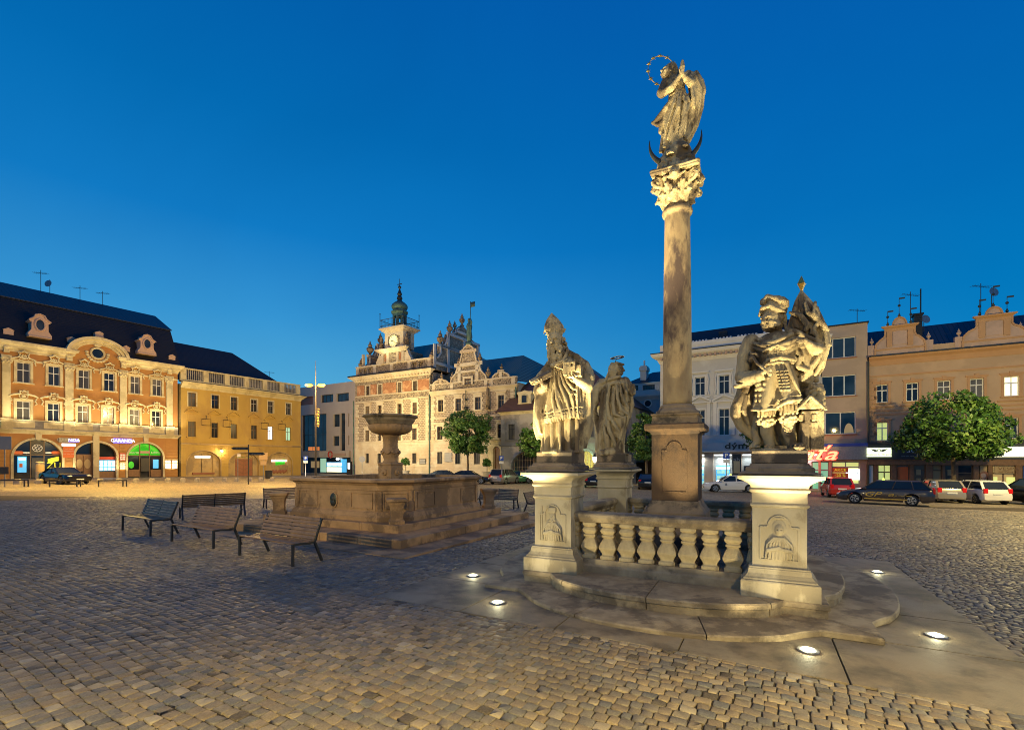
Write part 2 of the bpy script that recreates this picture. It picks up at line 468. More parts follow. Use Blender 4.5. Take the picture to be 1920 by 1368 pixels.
def sgraffito(name, light, dark, sx, sz, kind):
    """scratched two-tone plaster of the town hall: 'envelope' blocks or scrolling ornament"""
    m, nt, b = new_mat(name)
    tc = nt.nodes.new('ShaderNodeTexCoord')
    mp = nt.nodes.new('ShaderNodeMapping'); mp.inputs['Rotation'].default_value = (R(90), 0, 0)
    nt.links.new(tc.outputs['Object'], mp.inputs[0])
    if kind == 'block':
        bt = N(nt, 'TexBrick', Vector=mp.outputs[0], Scale=1.0)
        bt.inputs['Brick Width'].default_value = sx; bt.inputs['Row Height'].default_value = sz; bt.inputs['Mortar Size'].default_value = sz * .11
        bt.inputs['Color1'].default_value = rgb(dark); bt.inputs['Color2'].default_value = rgb(tuple(d * 1.7 for d in dark)); bt.inputs['Mortar'].default_value = rgb(light)
        wv = N(nt, 'TexVoronoi', Vector=mp.outputs[0], Scale=1.6 / sx); wv.feature = 'F1'; wv.distance = 'MANHATTAN'
        col = mixc(nt, ramp(nt, wv.outputs['Distance'], [(.30, (.75, .75, .75)), (.5, (0, 0, 0))]), bt.outputs['Color'], tuple((a + d) / 2 for a, d in zip(light, dark)))
    else:
        vo = N(nt, 'TexVoronoi', Vector=mp.outputs[0], Scale=1 / sx); vo.feature = 'SMOOTH_F1'
        no = N(nt, 'TexNoise', Vector=mp.outputs[0], Scale=1.6 / sx, Detail=1.0, Distortion=2.5)
        col = mixc(nt, ramp(nt, no.outputs[0], [(.47, (0, 0, 0)), (.53, (1, 1, 1))]), dark, light)
    big = N(nt, 'TexNoise', Vector=mp.outputs[0], Scale=.25, Detail=4.0)
    col = mixc(nt, ramp(nt, big.outputs[0], [(.4, (0, 0, 0)), (.65, (.35, .35, .35))]), col, tuple(d * 1.3 for d in dark))
    nt.links.new(col, b.inputs['Base Color']); b.inputs['Roughness'].default_value = .9
    return m


sgraffito('sgraffito_blocks', (.58, .50, .38), (.165, .125, .09), .50, .27, 'block')
sgraffito('sgraffito_scroll', (.50, .42, .30), (.09, .065, .05), .34, .3, 'scroll')


def seamed(name, col, col2, step, ax):
    m, nt, b = new_mat(name)
    tc = nt.nodes.new('ShaderNodeTexCoord')
    wv = N(nt, 'TexWave', Vector=tc.outputs['Object'], Scale=1 / step / 3.1416 * 1.57); wv.bands_direction = ax; wv.wave_profile = 'SIN'
    f = ramp(nt, wv.outputs['Color'], [(.90, (0, 0, 0)), (.97, (1, 1, 1))])
    nt.links.new(mixc(nt, f, col, col2), b.inputs['Base Color']); b.inputs['Roughness'].default_value = .45; b.inputs['Metallic'].default_value = .2
    bump(nt, b, f, .8, .04)
    return m


seamed('seamed_copper', (.11, .17, .14), (.03, .04, .04), .55, 'X'); seamed('slate_roof', (.016, .016, .019), (.004, .004, .005), .32, 'Z'); seamed('tile_roof', (.11, .055, .038), (.035, .018, .014), .30, 'Z'); seamed('seamed_dark', (.03, .033, .045), (.012, .013, .018), .6, 'X')
# ------------------------------------------------------------------ stone carver: signed distance field -> one closed surface
class Carve:
    def __init__(s, lo, hi, h=.0125):
        s.lo = np.array(lo, float); s.h = h
        s.n = np.ceil((np.array(hi, float) - s.lo) / h).astype(int) + 1
        s.F = np.full(s.n, .5, np.float32)

    def _box(s, lo, hi, m):
        a = np.clip(np.floor((np.array(lo) - m - s.lo) / s.h).astype(int), 0, s.n)
        b = np.clip(np.ceil((np.array(hi) + m - s.lo) / s.h).astype(int) + 1, 0, s.n)
        if np.any(b <= a): return None
        ax = [(s.lo[i] + s.h * np.arange(a[i], b[i])).astype(np.float32) for i in range(3)]
        X, Y, Z = np.meshgrid(*ax, indexing='ij', sparse=True)
        return (slice(a[0], b[0]), slice(a[1], b[1]), slice(a[2], b[2])), X, Y, Z

    def put(s, d, sl, k, op):
        k = k * .65
        f = s.F[sl]
        if op < 0:
            d = -d
            if k > 0:
                hh = np.maximum(k - np.abs(f - d), 0) / k; s.F[sl] = np.maximum(f, d) + hh * hh * k * .25
            else: s.F[sl] = np.maximum(f, d)
        else:
            if k > 0:
                hh = np.maximum(k - np.abs(f - d), 0) / k; s.F[sl] = np.minimum(f, d) - hh * hh * k * .25
            else: s.F[sl] = np.minimum(f, d)

    def rc(s, p, r, q, t, k=.03, op=1):
        p = np.array(p, float); q = np.array(q, float); m = max(r, t) + k + .03
        g = s._box(np.minimum(p, q), np.maximum(p, q), m)
        if g is None: return s
        sl, X, Y, Z = g; d = q - p; L = max(float(d @ d), 1e-9)
        u = np.clip(((X - p[0]) * d[0] + (Y - p[1]) * d[1] + (Z - p[2]) * d[2]) / L, 0, 1)
        D = np.sqrt((X - p[0] - u * d[0]) ** 2 + (Y - p[1] - u * d[1]) ** 2 + (Z - p[2] - u * d[2]) ** 2) - (r + (t - r) * u)
        s.put(D, sl, k, op); return s

    def chain(s, pts, rs, k=.03, op=1):
        if not isinstance(rs, (list, tuple)): rs = [rs] * len(pts)
        for i in range(len(pts) - 1): s.rc(pts[i], rs[i], pts[i + 1], rs[i + 1], k, op)
        return s

    def fold(s, pts, r, d=.9):
        """drapery ridge with a cut groove on both sides"""
        for q in (-1, 1):
            s.chain([(p[0] + q * r * 1.75, p[1] + r * .55, p[2]) for p in pts], [r * .5] + [r * .85 * d] * (len(pts) - 2) + [r * .5], .010, -1)
        return s.chain(pts, [r * .6] + [r] * (len(pts) - 2) + [r * .8], .006)

    def ell(s, c, r, rot=(0, 0, 0), k=.03, op=1):
        if not isinstance(r, (list, tuple)): r = (r, r, r)
        m = max(r); c = np.array(c, float)
        g = s._box(c - m, c + m, k + .03)
        if g is None: return s
        sl, X, Y, Z = g
        M = np.array(Euler(tuple(R(a) for a in rot)).to_matrix()).T
        x, y, z = X - c[0], Y - c[1], Z - c[2]
        a = [(M[i, 0] * x + M[i, 1] * y + M[i, 2] * z) for i in range(3)]
        k0 = np.sqrt((a[0] / r[0]) ** 2 + (a[1] / r[1]) ** 2 + (a[2] / r[2]) ** 2)
        k1 = np.sqrt((a[0] / r[0] ** 2) ** 2 + (a[1] / r[1] ** 2) ** 2 + (a[2] / r[2] ** 2) ** 2) + 1e-6
        s.put(k0 * (k0 - 1) / k1, sl, k, op); return s

    def box(s, c, hs, rot=(0, 0, 0), rd=.01, k=.01, op=1):
        m = math.sqrt(sum(v * v for v in hs)); c = np.array(c, float)
        g = s._box(c - m, c + m, k + .03)
        if g is None: return s
        sl, X, Y, Z = g
        M = np.array(Euler(tuple(R(a) for a in rot)).to_matrix()).T
        x, y, z = X - c[0], Y - c[1], Z - c[2]
        q = [np.abs(M[i, 0] * x + M[i, 1] * y + M[i, 2] * z) - (hs[i] - rd) for i in range(3)]
        o = np.sqrt(np.maximum(q[0], 0) ** 2 + np.maximum(q[1], 0) ** 2 + np.maximum(q[2], 0) ** 2)
        s.put(o + np.minimum(np.maximum(np.maximum(q[0], q[1]), q[2]), 0) - rd, sl, k, op); return s

    def loft(s, lv, folds=0, amp=0.0, tw=0.0, ph=0.0, k=.03, op=1, cut=None, shell=None, sharp=1.0):
        """stack of ellipses (z, cx, cy, a, b), drapery folds round it; cut keeps y > cut (a hanging back), shell hollows it"""
        lv = sorted(lv); zs = [l[0] for l in lv]
        am = max(l[3] for l in lv) + amp; bm = max(l[4] for l in lv) + amp
        g = s._box((min(l[1] for l in lv) - am, min(l[2] for l in lv) - bm, zs[0]), (max(l[1] for l in lv) + am, max(l[2] for l in lv) + bm, zs[-1]), k + .03)
        if g is None: return s
        sl, X, Y, Z = g
        z1 = Z.ravel(); it = [np.interp(z1, zs, [l[i] for l in lv]).astype(np.float32).reshape(1, 1, -1) for i in (1, 2, 3, 4)]
        x = X - it[0]; y = Y - it[1]
        r = np.sqrt((x / it[2]) ** 2 + (y / it[3]) ** 2)
        D = (r - 1) * np.minimum(it[2], it[3])
        if folds:
            th = np.arctan2(x / it[2], -y / it[3])
            w = np.cos(folds * th + tw * Z + ph + .8 * np.sin(2.3 * th + 3.1 * Z))
            fade = np.clip((zs[-1] - Z) / max(1e-6, (zs[-1] - zs[0])), 0, 1) ** .5
            D = D - amp * fade * (np.abs(w) ** sharp * np.sign(w))
        if shell: D = np.abs(D + shell) - shell
        D = np.maximum(D, np.maximum(zs[0] - Z, Z - zs[-1]))
        if cut is not None: D = np.maximum(D, cut - Y)
        s.put(D, sl, k, op); return s

    def curls(s, c, r, n, size, seed, k=.006, front=True):
        g = np.random.default_rng(seed)
        for _ in range(n):
            v = g.normal(size=3); v /= np.linalg.norm(v)
            if front and v[1] > .3: v[1] = -v[1]
            p = np.array(c) + v * np.array(r)
            z = size * g.uniform(.7, 1.25)
            s.ell(p, (z, z * .8, z * 1.3), (g.uniform(-40, 40), g.uniform(-40, 40), 0), k)
        return s

    def hand(s, wrist, palm, tips, r=.016):
        s.rc(wrist, .032, palm, .036, .02)
        for t in tips:
            m = [(a + b) / 2 for a, b in zip(palm, t)]; m[1] -= .012
            s.chain([palm, m, t], [r * 1.25, r, r * .75], .008)
        return s

    def face(s, c, r, yaw=0, pitch=0):
        """brow, sockets, nose, lips, chin, ears on a head of radii r looking along -y turned by yaw"""
        E = Euler((R(pitch), 0, R(yaw))).to_matrix()

        def w(x, y, z): return tuple(Vector(c) + E @ Vector((x * r, y * r, z * r)))
        s.ell(c, (r * .80, r * .98, r * 1.12), (pitch, 0, yaw), .01)
        s.ell(w(0, -.42, -.62), (r * .50, r * .52, r * .50), (pitch, 0, yaw), .03)
        s.rc(w(-.42, -.84, .20), r * .13, w(.42, -.84, .20), r * .13, .03)
        for q in (-1, 1):
            s.ell(w(.34 * q, -.98, .02), (r * .24, r * .22, r * .16), (pitch, 0, yaw), .010, -1)
            s.ell(w(.34 * q, -.80, .0), r * .11, k=.002)
            s.rc(w(.46 * q, -.72, -.30), r * .17, w(.40 * q, -.70, -.36), r * .17, .03)
            s.ell(w(.82 * q, .05, -.05), (r * .10, r * .2, r * .26), (pitch, 0, yaw), .01)
        s.chain([w(0, -.92, .16), w(0, -1.16, -.26), w(0, -1.02, -.34)], [r * .10, r * .15, r * .13], .010)
        s.rc(w(-.22, -.90, -.56), r * .085, w(.22, -.90, -.56), r * .085, .012)
        s.rc(w(-.17, -.88, -.72), r * .085, w(.17, -.88, -.72), r * .085, .012)
        s.rc(w(-.2, -.99, -.64), r * .03, w(.2, -.99, -.64), r * .03, .01, -1)
        return s

    def mesh(s, name, mat, parent=None):
        F = s.F; h = s.h; n = s.n
        F = F.copy()
        F[0], F[-1] = .05, .05; F[:, 0], F[:, -1] = .05, .05; F[:, :, 0], F[:, :, -1] = .05, .05
        S = F < 0
        acc = np.zeros(tuple(n - 1) + (3,), np.float32); cnt = np.zeros(tuple(n - 1), np.float32)
        quads = []
        sh = [slice(0, -1), slice(1, None)]
        for ax in range(3):
            a = [slice(None)] * 3; b = [slice(None)] * 3
            a[ax], b[ax] = sh
            Fa, Fb, Sa, Sb = F[tuple(a)], F[tuple(b)], S[tuple(a)], S[tuple(b)]
            idx = np.argwhere(Sa != Sb)
            fa = Fa[tuple(idx.T)]; fb = Fb[tuple(idx.T)]; sa = Sa[tuple(idx.T)]
            t = fa / (fa - fb)
            p = idx.astype(np.float32); p[:, ax] += t
            o1, o2 = [i for i in range(3) if i != ax]
            ids = []
            for d1, d2 in ((0, 0), (1, 0), (1, 1), (0, 1)):
                c = idx.copy(); c[:, o1] -= d1; c[:, o2] -= d2
                np.add.at(acc, tuple(c.T), p); np.add.at(cnt, tuple(c.T), 1)
                ids.append(np.ravel_multi_index(tuple(c.T), tuple(n - 1)))
            q = np.stack(ids, 1)
            flip = sa if ax != 1 else ~sa
            q = np.where(flip[:, None], q[:, ::-1], q)
            quads.append(q)
        Q = np.concatenate(quads); act = np.unique(Q)
        mp = np.full(cnt.size, -1, np.int64); mp[act] = np.arange(len(act))
        V = acc.reshape(-1, 3)[act] / cnt.reshape(-1)[act][:, None] * h + s.lo
        return mesh_np(name, V, mp[Q], mat, True, parent)
# ------------------------------------------------------------------ monument layout (metres)
PA, PB, PC, PD = (.85, 8.50), (3.88, 6.93), (2.50, 11.50), (5.53, 9.93)
MC = (3.20, 9.24); MROT = R(-27); PROT = R(-26.5)
MEX = Vector((math.cos(MROT), math.sin(MROT))); MEY = Vector((-math.sin(MROT), math.cos(MROT)))


def mloc(u, v):
    p = Vector(MC) + MEX * u + MEY * v
    return p.x, p.y


SL = Vector(on_ground(705, 1120)); SF = Vector(on_ground(1682, 1302)); SDX = (SF - SL).normalized(); SDY = Vector((-SDX.y, SDX.x)); SSZ = 7.9


def sloc(a, b):
    p = SL + SDX * a + SDY * b
    return p.x, p.y


# fountain layout: level square steps, front corner towards the camera
FROT = R(-28); FEX = Vector((math.cos(FROT), math.sin(FROT))); FEY = Vector((-math.sin(FROT), math.cos(FROT)))
FC0 = Vector(on_ground(757, 1050))           # front corner of the lowest step
FH = 4.25                                    # half side of the lowest step
FCEN = FC0 - FEX * FH + FEY * FH


def floc(u, v):
    p = FCEN + FEX * u + FEY * v
    return p.x, p.y


# ------------------------------------------------------------------ ground
m = MB(); k = 900
m.add([(x, y, gz(x, y) - .004) for x, y in ((-k, -60), (k, -60), (k, k), (-k, k))], [(0, 1, 2, 3)])
setting(m.build('square_ground', 'cobble_far'))


def outside(x, y, C, ex, ey, h):
    dx, dy = x - C[0], y - C[1]
    return (np.abs(dx * ex.x + dy * ex.y) > h) | (np.abs(dx * ey.x + dy * ey.y) > h)


def cobbles():
    a = R(30); ex, ey = np.array((math.cos(a), -math.sin(a))), np.array((math.sin(a), math.cos(a)))
    P = []
    q = -18.0
    while q < 34:
        w = RNG.uniform(.10, .13)
        L = RNG.uniform(.095, .15, 520)
        s = np.cumsum(L) - 34 + RNG.uniform(0, .3)
        sc = s - L / 2
        wob = .05 * np.sin(.55 * sc + q * .21) + .03 * np.sin(1.7 * sc + q * .5)
        P.append(np.stack([sc, np.full_like(sc, q + w / 2) + wob, L / 2, np.full_like(sc, w / 2)], 1))
        q += w
    P = np.concatenate(P)
    x = P[:, 0] * ex[0] + P[:, 1] * ey[0]; y = P[:, 0] * ex[1] + P[:, 1] * ey[1]
    keep = (y > 1.6) & (y < 27) & (np.abs(x) < 1.5 * y + 4.5) & (np.abs(x) < 36)
    sc_ = SL + SDX * SSZ / 2 + SDY * SSZ / 2
    keep &= outside(x, y, sc_, SDX, SDY, SSZ / 2 - .03) & outside(x, y, FCEN, FEX, FEY, FH - .06)
    P, x, y = P[keep], x[keep], y[keep]
    n = len(P)
    tone = np.clip(RNG.normal(.5, .24, n), 0, 1)
    # soft octagonal setts with a slightly domed, tilted top
    oc = np.array([(-1, -.82), (-.84, -1), (.84, -1), (1, -.82), (1, .82), (.84, 1), (-.84, 1), (-1, .82)])
    gap = .0052
    hx, hy = P[:, 2] - gap, P[:, 3] - gap
    hz = .020 + RNG.normal(0, .0025, n); tx = RNG.normal(0, .035, n); ty = RNG.normal(0, .035, n)
    jit = RNG.normal(0, .0048, (n, 8, 2))
    V = []
    for sh, zf in ((1.0, 0.0), (.985, .78), (.87, 1.0)):
        px = oc[None, :, 0] * hx[:, None] * sh + jit[:, :, 0]; py = oc[None, :, 1] * hy[:, None] * sh + jit[:, :, 1]
        pz = zf * hz[:, None] + (px * tx[:, None] + py * ty[:, None]) * zf
        X = x[:, None] + px * ex[0] + py * ey[0]; Y = y[:, None] + px * ex[1] + py * ey[1]
        V.append(np.stack([X, Y, pz - .012 * X - .0104 * Y], 2))
    V = np.concatenate(V, 1).reshape(-1, 3)
    base = (np.arange(n) * 24)[:, None, None]
    i = np.arange(8); j = (i + 1) % 8
    side = np.concatenate([np.stack([i + o, j + o, j + o + 8, i + o + 8], 1) for o in (0, 8)])
    S = (base + side[None]).reshape(-1, 4); T = (base[:, :, 0] + np.arange(16, 24)[None])
    o = mesh_np('cobblestones', V, [S, T], 'cobble', True)
    at = o.data.attributes.new('tone', 'FLOAT', 'POINT')
    at.data.foreach_set('value', np.repeat(tone, 24).astype(np.float32))
    return setting(o)


cobbles()
m = MB()
m.add([(x, y, gz(x, y) + .002) for x, y in ((-6.8, 1.6), (6.8, 1.6), (36, 21), (36, 27), (-36, 27), (-36, 21))], [(0, 1, 2, 3, 4, 5)])
setting(m.build('joint_sand', 'bedding'))

# stone slabs round the monument: straight-edged square with joints
m = MB(); g = .009
us = [0, 1.55, 3.0, 4.5, 6.1, SSZ]
for i in range(5):
    for j in range(5):
        if 1 <= i <= 3 and 1 <= j <= 3: continue
        c = [(us[i] + g, us[j] + g), (us[i + 1] - g, us[j] + g), (us[i + 1] - g, us[j + 1] - g), (us[i] + g, us[j + 1] - g)]
        pts = [sloc(*p) for p in c]; t = random.uniform(0, .006)
        m.add([(x, y, gz(x, y) - .05) for x, y in pts] + [(x, y, gz(x, y) + .024 + t) for x, y in pts], [(4, 5, 6, 7), (0, 1, 5, 4), (1, 2, 6, 5), (2, 3, 7, 6), (3, 0, 4, 7)])
c = [(1.4, 1.4), (6.3, 1.4), (6.3, 6.3), (1.4, 6.3)]
pts = [sloc(*p) for p in c]
m.add([(x, y, gz(x, y) + .02) for x, y in pts], [(0, 1, 2, 3)])
setting(m.build('paving_slabs', 'slab_stone', bev=.006))
# ------------------------------------------------------------------ monument: steps, pedestals, balustrade, column
def step_outline(H, bul, span, n=26):
    out = []
    for k in range(4):
        side = []
        for i in range(n + 1):
            u = -H + 2 * H * i / n
            side.append((u, -H - bul[k] * max(0.0, 1 - (u / span) ** 2) ** .62))
        c, s_ = round(math.cos(k * math.pi / 2)), round(math.sin(k * math.pi / 2))
        out += [(c * u - s_ * v, s_ * u + c * v) for u, v in side[:-1]]
    return out


def step_ring(mb, H, bul, span, z0, z1, inner, joints, lip):
    o = step_outline(H, bul, span); n = len(o)
    cuts = sorted(joints)
    for a, b in zip(cuts, cuts[1:] + [cuts[0] + n]):
        idx = [i % n for i in range(a, b + 1)]
        def ring(sc, sh=0.0): return [Vector(o[i]) * sc for i in idx]
        out = ring(1.0); inn = ring(inner)
        d = (out[-1] - out[0])/ (out[-1] - out[0]).length * .007
        out[0] = out[0] + d; out[-1] = out[-1] - d; inn[0] = inn[0] + d; inn[-1] = inn[-1] - d
        under = [p * (1 - lip / p.length) for p in out]
        L = len(idx)
        vs = [(*p, z0) for p in under] + [(*p, z1 - .085) for p in under] + [(*p, z1 - .075) for p in out] + [(*p, z1 - .018) for p in out]
        vs += [(*(p * (1 - .018 / p.length)), z1) for p in out] + [(*p, z1 + .004) for p in inn]
        fs = []
        for r_ in range(5):
            fs += [(r_ * L + i, r_ * L + i + 1, r_ * L + L + i + 1, r_ * L + L + i) for i in range(L - 1)]
        vs += [(*inn[0], z0), (*inn[-1], z0)]; e = 6 * L
        fs.append((e, 0, L, 2 * L, 3 * L, 4 * L, 5 * L))
        fs.append(tuple([e + 1, 6 * L - 1, 5 * L - 1, 4 * L - 1, 3 * L - 1, 2 * L - 1, L - 1]))
        mb.add(vs, fs)


mon = thing('monument_steps', 'two curved sandstone steps carrying the statue column, corners jutting under the pedestals', 'steps', (MC[0], MC[1], 0), MROT)
m = MB(); step_ring(m, 2.72, (.93, .62, .8, .62), 1.95, -.28, .0, .55, [0, 9, 17, 26, 35, 43, 52, 61, 69, 78, 87, 95], .02)
m.build('lower_step', 'step_stone', mon)
m = MB(); step_ring(m, 2.24, (.70, .42, .6, .42), 1.72, -.02, .19, .10, [5, 13, 22, 31, 39, 47, 57, 65, 73, 83, 91, 99], .03)
m.build('upper_step', 'step_stone', mon)

PED = [(.485, .19), (.485, .405), (.475, .42), (.455, .425), (.45, .445), (.425, .465), (.395, .51), (.385, .56), (.385, .575), (.375, .58), (.375, .60), (.345, .61), (.335, .625),
       (.335, 1.43), (.35, 1.44), (.362, 1.455), (.362, 1.475), (.345, 1.485), (.34, 1.50), (.34, 1.64), (.365, 1.648), (.372, 1.665), (.372, 1.685), (.352, 1.70), (.362, 1.74), (.40, 1.78), (.46, 1.815), (.515, 1.835),
       (.525, 1.84), (.525, 1.885), (.505, 1.905), (.42, 1.935), (.42, 1.985), (.40, 2.0), (.375, 2.005), (.355, 2.05)]


def pedestal(loc, label, scale=1.0):
    t = thing('pedestal', label, 'pedestal', (loc[0], loc[1], 0), PROT, 'statue pedestals of the monument')
    m = MB(); m.sq([(h * scale, z) for h, z in PED if z <= 1.44]); m.build('pedestal_body', 'sandstone_pale', t, bev=.006)
    m = MB(); m.sq([(h * scale, z) for h, z in PED if z >= 1.44 and z <= 1.9]); m.build('cornice', 'sandstone_pale', t, bev=.005)
    m = MB(); m.sq([(.505 * scale, 1.905), (.505 * scale, 1.91)] + [(h * scale, z) for h, z in PED if z >= 1.93]); m.build('weathered_cap', 'sandstone_dark', t, bev=.008)
    return t


def panel(t, y):
    m = MB()
    o = [(-.235, .70), (.235, .70), (.235, 1.16)] + arc(.0, 1.16, .14, .16, 0, 180, 10)[0:] + [(-.235, 1.16)]
    n = len(o)
    for i in range(n):
        a, b = o[i], o[(i + 1) % n]
        m.beam((a[0], y - .006, a[1]), (b[0], y - .006, b[1]), .022, .022, (0, 1, 0))
    return m.build('panel_frame', 'sandstone_pale', t, bev=.003)


def relief(t, y, bearded):
    c = Carve((-.24, y - .07, .68), (.24, y + .03, 1.36), .008)
    c.ell((0, y + .01, .86), (.185, .05, .20), k=.02)
    c.ell((0, y + .02, 1.00), (.15, .045, .10), k=.03)
    c.ell((0, y, 1.13), (.062, .05, .085), k=.01)
    if bearded:
        c.box((0, y, 1.24), (.07, .045, .05), rd=.02, k=.01); c.curls((0, y - .015, 1.06), (.055, .03, .05), 26, .014, 3)
        c.box((-.20, y, 1.0), (.012, .02, .30), rd=.006, k=.004); c.box((-.15, y, .97), (.03, .02, .22), rd=.006, k=.004)
    else:
        c.ell((0, y + .01, 1.15), (.095, .03, .13), k=.01); c.ell((0, y - .01, 1.12), (.055, .05, .075), k=.004)
        c.ell((0, y, 1.29), (.09, .03, .018), k=.004)
    c.rc((0, y - .045, 1.13), .008, (0, y - .055, 1.105), .012, .006)
    for q in (-1, 1): c.ell((q * .025, y - .05, 1.135), (.014, .02, .008), k=.004, op=-1)
    for i in range(9):
        a = -.15 + .0375 * i
        c.chain([(a * .45, y - .035, 1.02), (a * 1.0, y - .04, .92), (a * 1.15, y - .03, .72)], .011, .006)
    c.rc((-.14, y - .04, .84), .028, (.0, y - .05, .88), .024, .01); c.rc((.14, y - .04, .84), .028, (.02, y - .05, .86), .024, .01)
    return c.mesh('relief_portrait', 'sandstone_pale', t)


pa = pedestal(PA, 'pale sandstone pedestal with a carved bearded portrait, under the bishop in a mitre'); panel(pa, -.335); relief(pa, -.335, True)
pb = pedestal(PB, 'pale sandstone pedestal with a carved draped portrait, under the armoured saint with a flag'); panel(pb, -.335); relief(pb, -.335, False)
pedestal(PC, 'pale pedestal without carving behind the bishop, under the saint seen from behind')
pedestal(PD, 'pale pedestal at the far corner of the balustrade, hidden behind the armoured saint')


# balustrades: one thing per side, each baluster a part
def balustrade(p, q, label, nb):
    p, q = Vector(p), Vector(q); d = q - p; L = d.length - .67; mid = (p + q) / 2
    t = thing('balustrade', label, 'balustrade', (mid.x, mid.y, 0), math.atan2(d.y, d.x), 'balustrades between the pedestals')
    h = L / 2
    m = MB()
    prof = [(.16, .19), (.16, .30), (.14, .33), (.135, .42)]
    for (a, z0), (b, z1) in zip(prof, prof[1:]):
        m.add([(-h, -a, z0), (h, -a, z0), (h, a, z0), (-h, a, z0), (-h, -b, z1), (h, -b, z1), (h, b, z1), (-h, b, z1)], [(0, 1, 5, 4), (2, 3, 7, 6), (1, 2, 6, 5), (3, 0, 4, 7)] + ([(4, 5, 6, 7)] if z1 > .4 else []))
    m.build('plinth', 'step_stone', t, bev=.006)
    m = MB()
    prof = [(.115, 1.035), (.13, 1.06), (.135, 1.075), (.155, 1.10), (.165, 1.12), (.165, 1.17), (.15, 1.19), (.12, 1.205)]
    for i, ((a, z0), (b, z1)) in enumerate(zip(prof, prof[1:])):
        fs = [(0, 1, 5, 4), (2, 3, 7, 6), (1, 2, 6, 5), (3, 0, 4, 7)]
        if i == 0: fs.append((3, 2, 1, 0))
        if i == len(prof) - 2: fs.append((4, 5, 6, 7))
        m.add([(-h, -a, z0), (h, -a, z0), (h, a, z0), (-h, a, z0), (-h, -b, z1), (h, -b, z1), (h, b, z1), (-h, b, z1)], fs)
    m.build('handrail', 'step_stone', t, bev=.005)
    bp = [(.125, .42), (.125, .475), (.11, .485), (.095, .50), (.108, .535), (.142, .60), (.145, .63), (.12, .70), (.085, .765), (.078, .785), (.105, .80), (.105, .825), (.085, .835),
          (.115, .875), (.125, .905), (.105, .945), (.085, .965), (.10, .975), (.118, .985), (.118, 1.035)]
    m = MB(); m.sq(bp); proto = m.build('baluster', 'sandstone', t, bev=.012)
    step = L / (nb + .6)
    for i in range(nb):
        o = proto if i == 0 else proto.copy()
        if i: COL.objects.link(o); o.parent = t
        o.location.x = -h + step * (.8 + i)
    for s_ in (-1, 1):
        m = MB(); m.sq([(w_ * .5, z) for w_, z in bp], (s_ * h, 0, 0), 2.0); m.build('end_baluster', 'sandstone', t, bev=.006)
    return t


balustrade(PA, PB, 'sandstone balustrade with bulging balusters between the two carved pedestals', 8)
balustrade(PA, PC, 'sandstone balustrade running back from the bishop to the statue seen from behind', 8)
balustrade(PC, PD, 'rear sandstone balustrade in shadow behind the tall column', 8)
balustrade(PB, PD, 'sandstone balustrade running back from the armoured saint, mostly hidden by his pedestal', 8)

# column
CX, CY = 3.22, 9.25
t = thing('votive_column', 'tall smooth sandstone column with leafy capital on a square pedestal inside the balustrade', 'column', (CX, CY, 0), PROT)
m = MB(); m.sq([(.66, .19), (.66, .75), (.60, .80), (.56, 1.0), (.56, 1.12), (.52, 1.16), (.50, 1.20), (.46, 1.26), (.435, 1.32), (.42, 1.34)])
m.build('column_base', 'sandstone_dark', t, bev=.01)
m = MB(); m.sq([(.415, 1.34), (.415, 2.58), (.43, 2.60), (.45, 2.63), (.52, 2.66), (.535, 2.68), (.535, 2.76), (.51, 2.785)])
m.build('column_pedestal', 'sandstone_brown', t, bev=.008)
m = MB()
o = [(-.22, 1.5), (.22, 1.5), (.22, 2.28), (.13, 2.28)] + arc(0, 2.3, .13, .14, 0, 180, 10) + [(-.13, 2.28), (-.22, 2.28)]
for i in range(len(o)):
    a, b = o[i], o[(i + 1) % len(o)]
    if (a[0] - b[0]) ** 2 + (a[1] - b[1]) ** 2 > 1e-6: m.beam((a[0], -.418, a[1]), (b[0], -.418, b[1]), .018, .02, (0, 1, 0))
m.build('panel_frame', 'sandstone_brown', t, bev=.003)
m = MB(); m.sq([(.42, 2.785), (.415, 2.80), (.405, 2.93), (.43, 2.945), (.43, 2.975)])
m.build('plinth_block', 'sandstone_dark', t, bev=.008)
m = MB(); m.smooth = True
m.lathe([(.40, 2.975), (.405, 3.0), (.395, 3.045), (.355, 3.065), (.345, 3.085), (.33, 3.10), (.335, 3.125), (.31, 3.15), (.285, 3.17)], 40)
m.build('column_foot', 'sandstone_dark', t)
m = MB(); m.smooth = True
pr = [(.272, 3.16), (.268, 3.25)] + [(.268 - .034 * i / 12 + .006 * math.sin(math.pi * i / 12), 3.3 + 3.5 * i / 12) for i in range(13)] + [(.232, 6.84), (.27, 6.86), (.285, 6.9), (.275, 6.95), (.245, 6.965), (.24, 7.02)]
m.lathe(pr, 48); m.build('shaft', 'shaft_stone', t)
c = Carve((-.66, -.66, 6.95), (.66, .66, 7.98), .013)
c.loft([(7.0, 0, 0, .245, .245), (7.25, 0, 0, .26, .26), (7.55, 0, 0, .34, .34), (7.70, 0, 0, .42, .42)], k=.01)
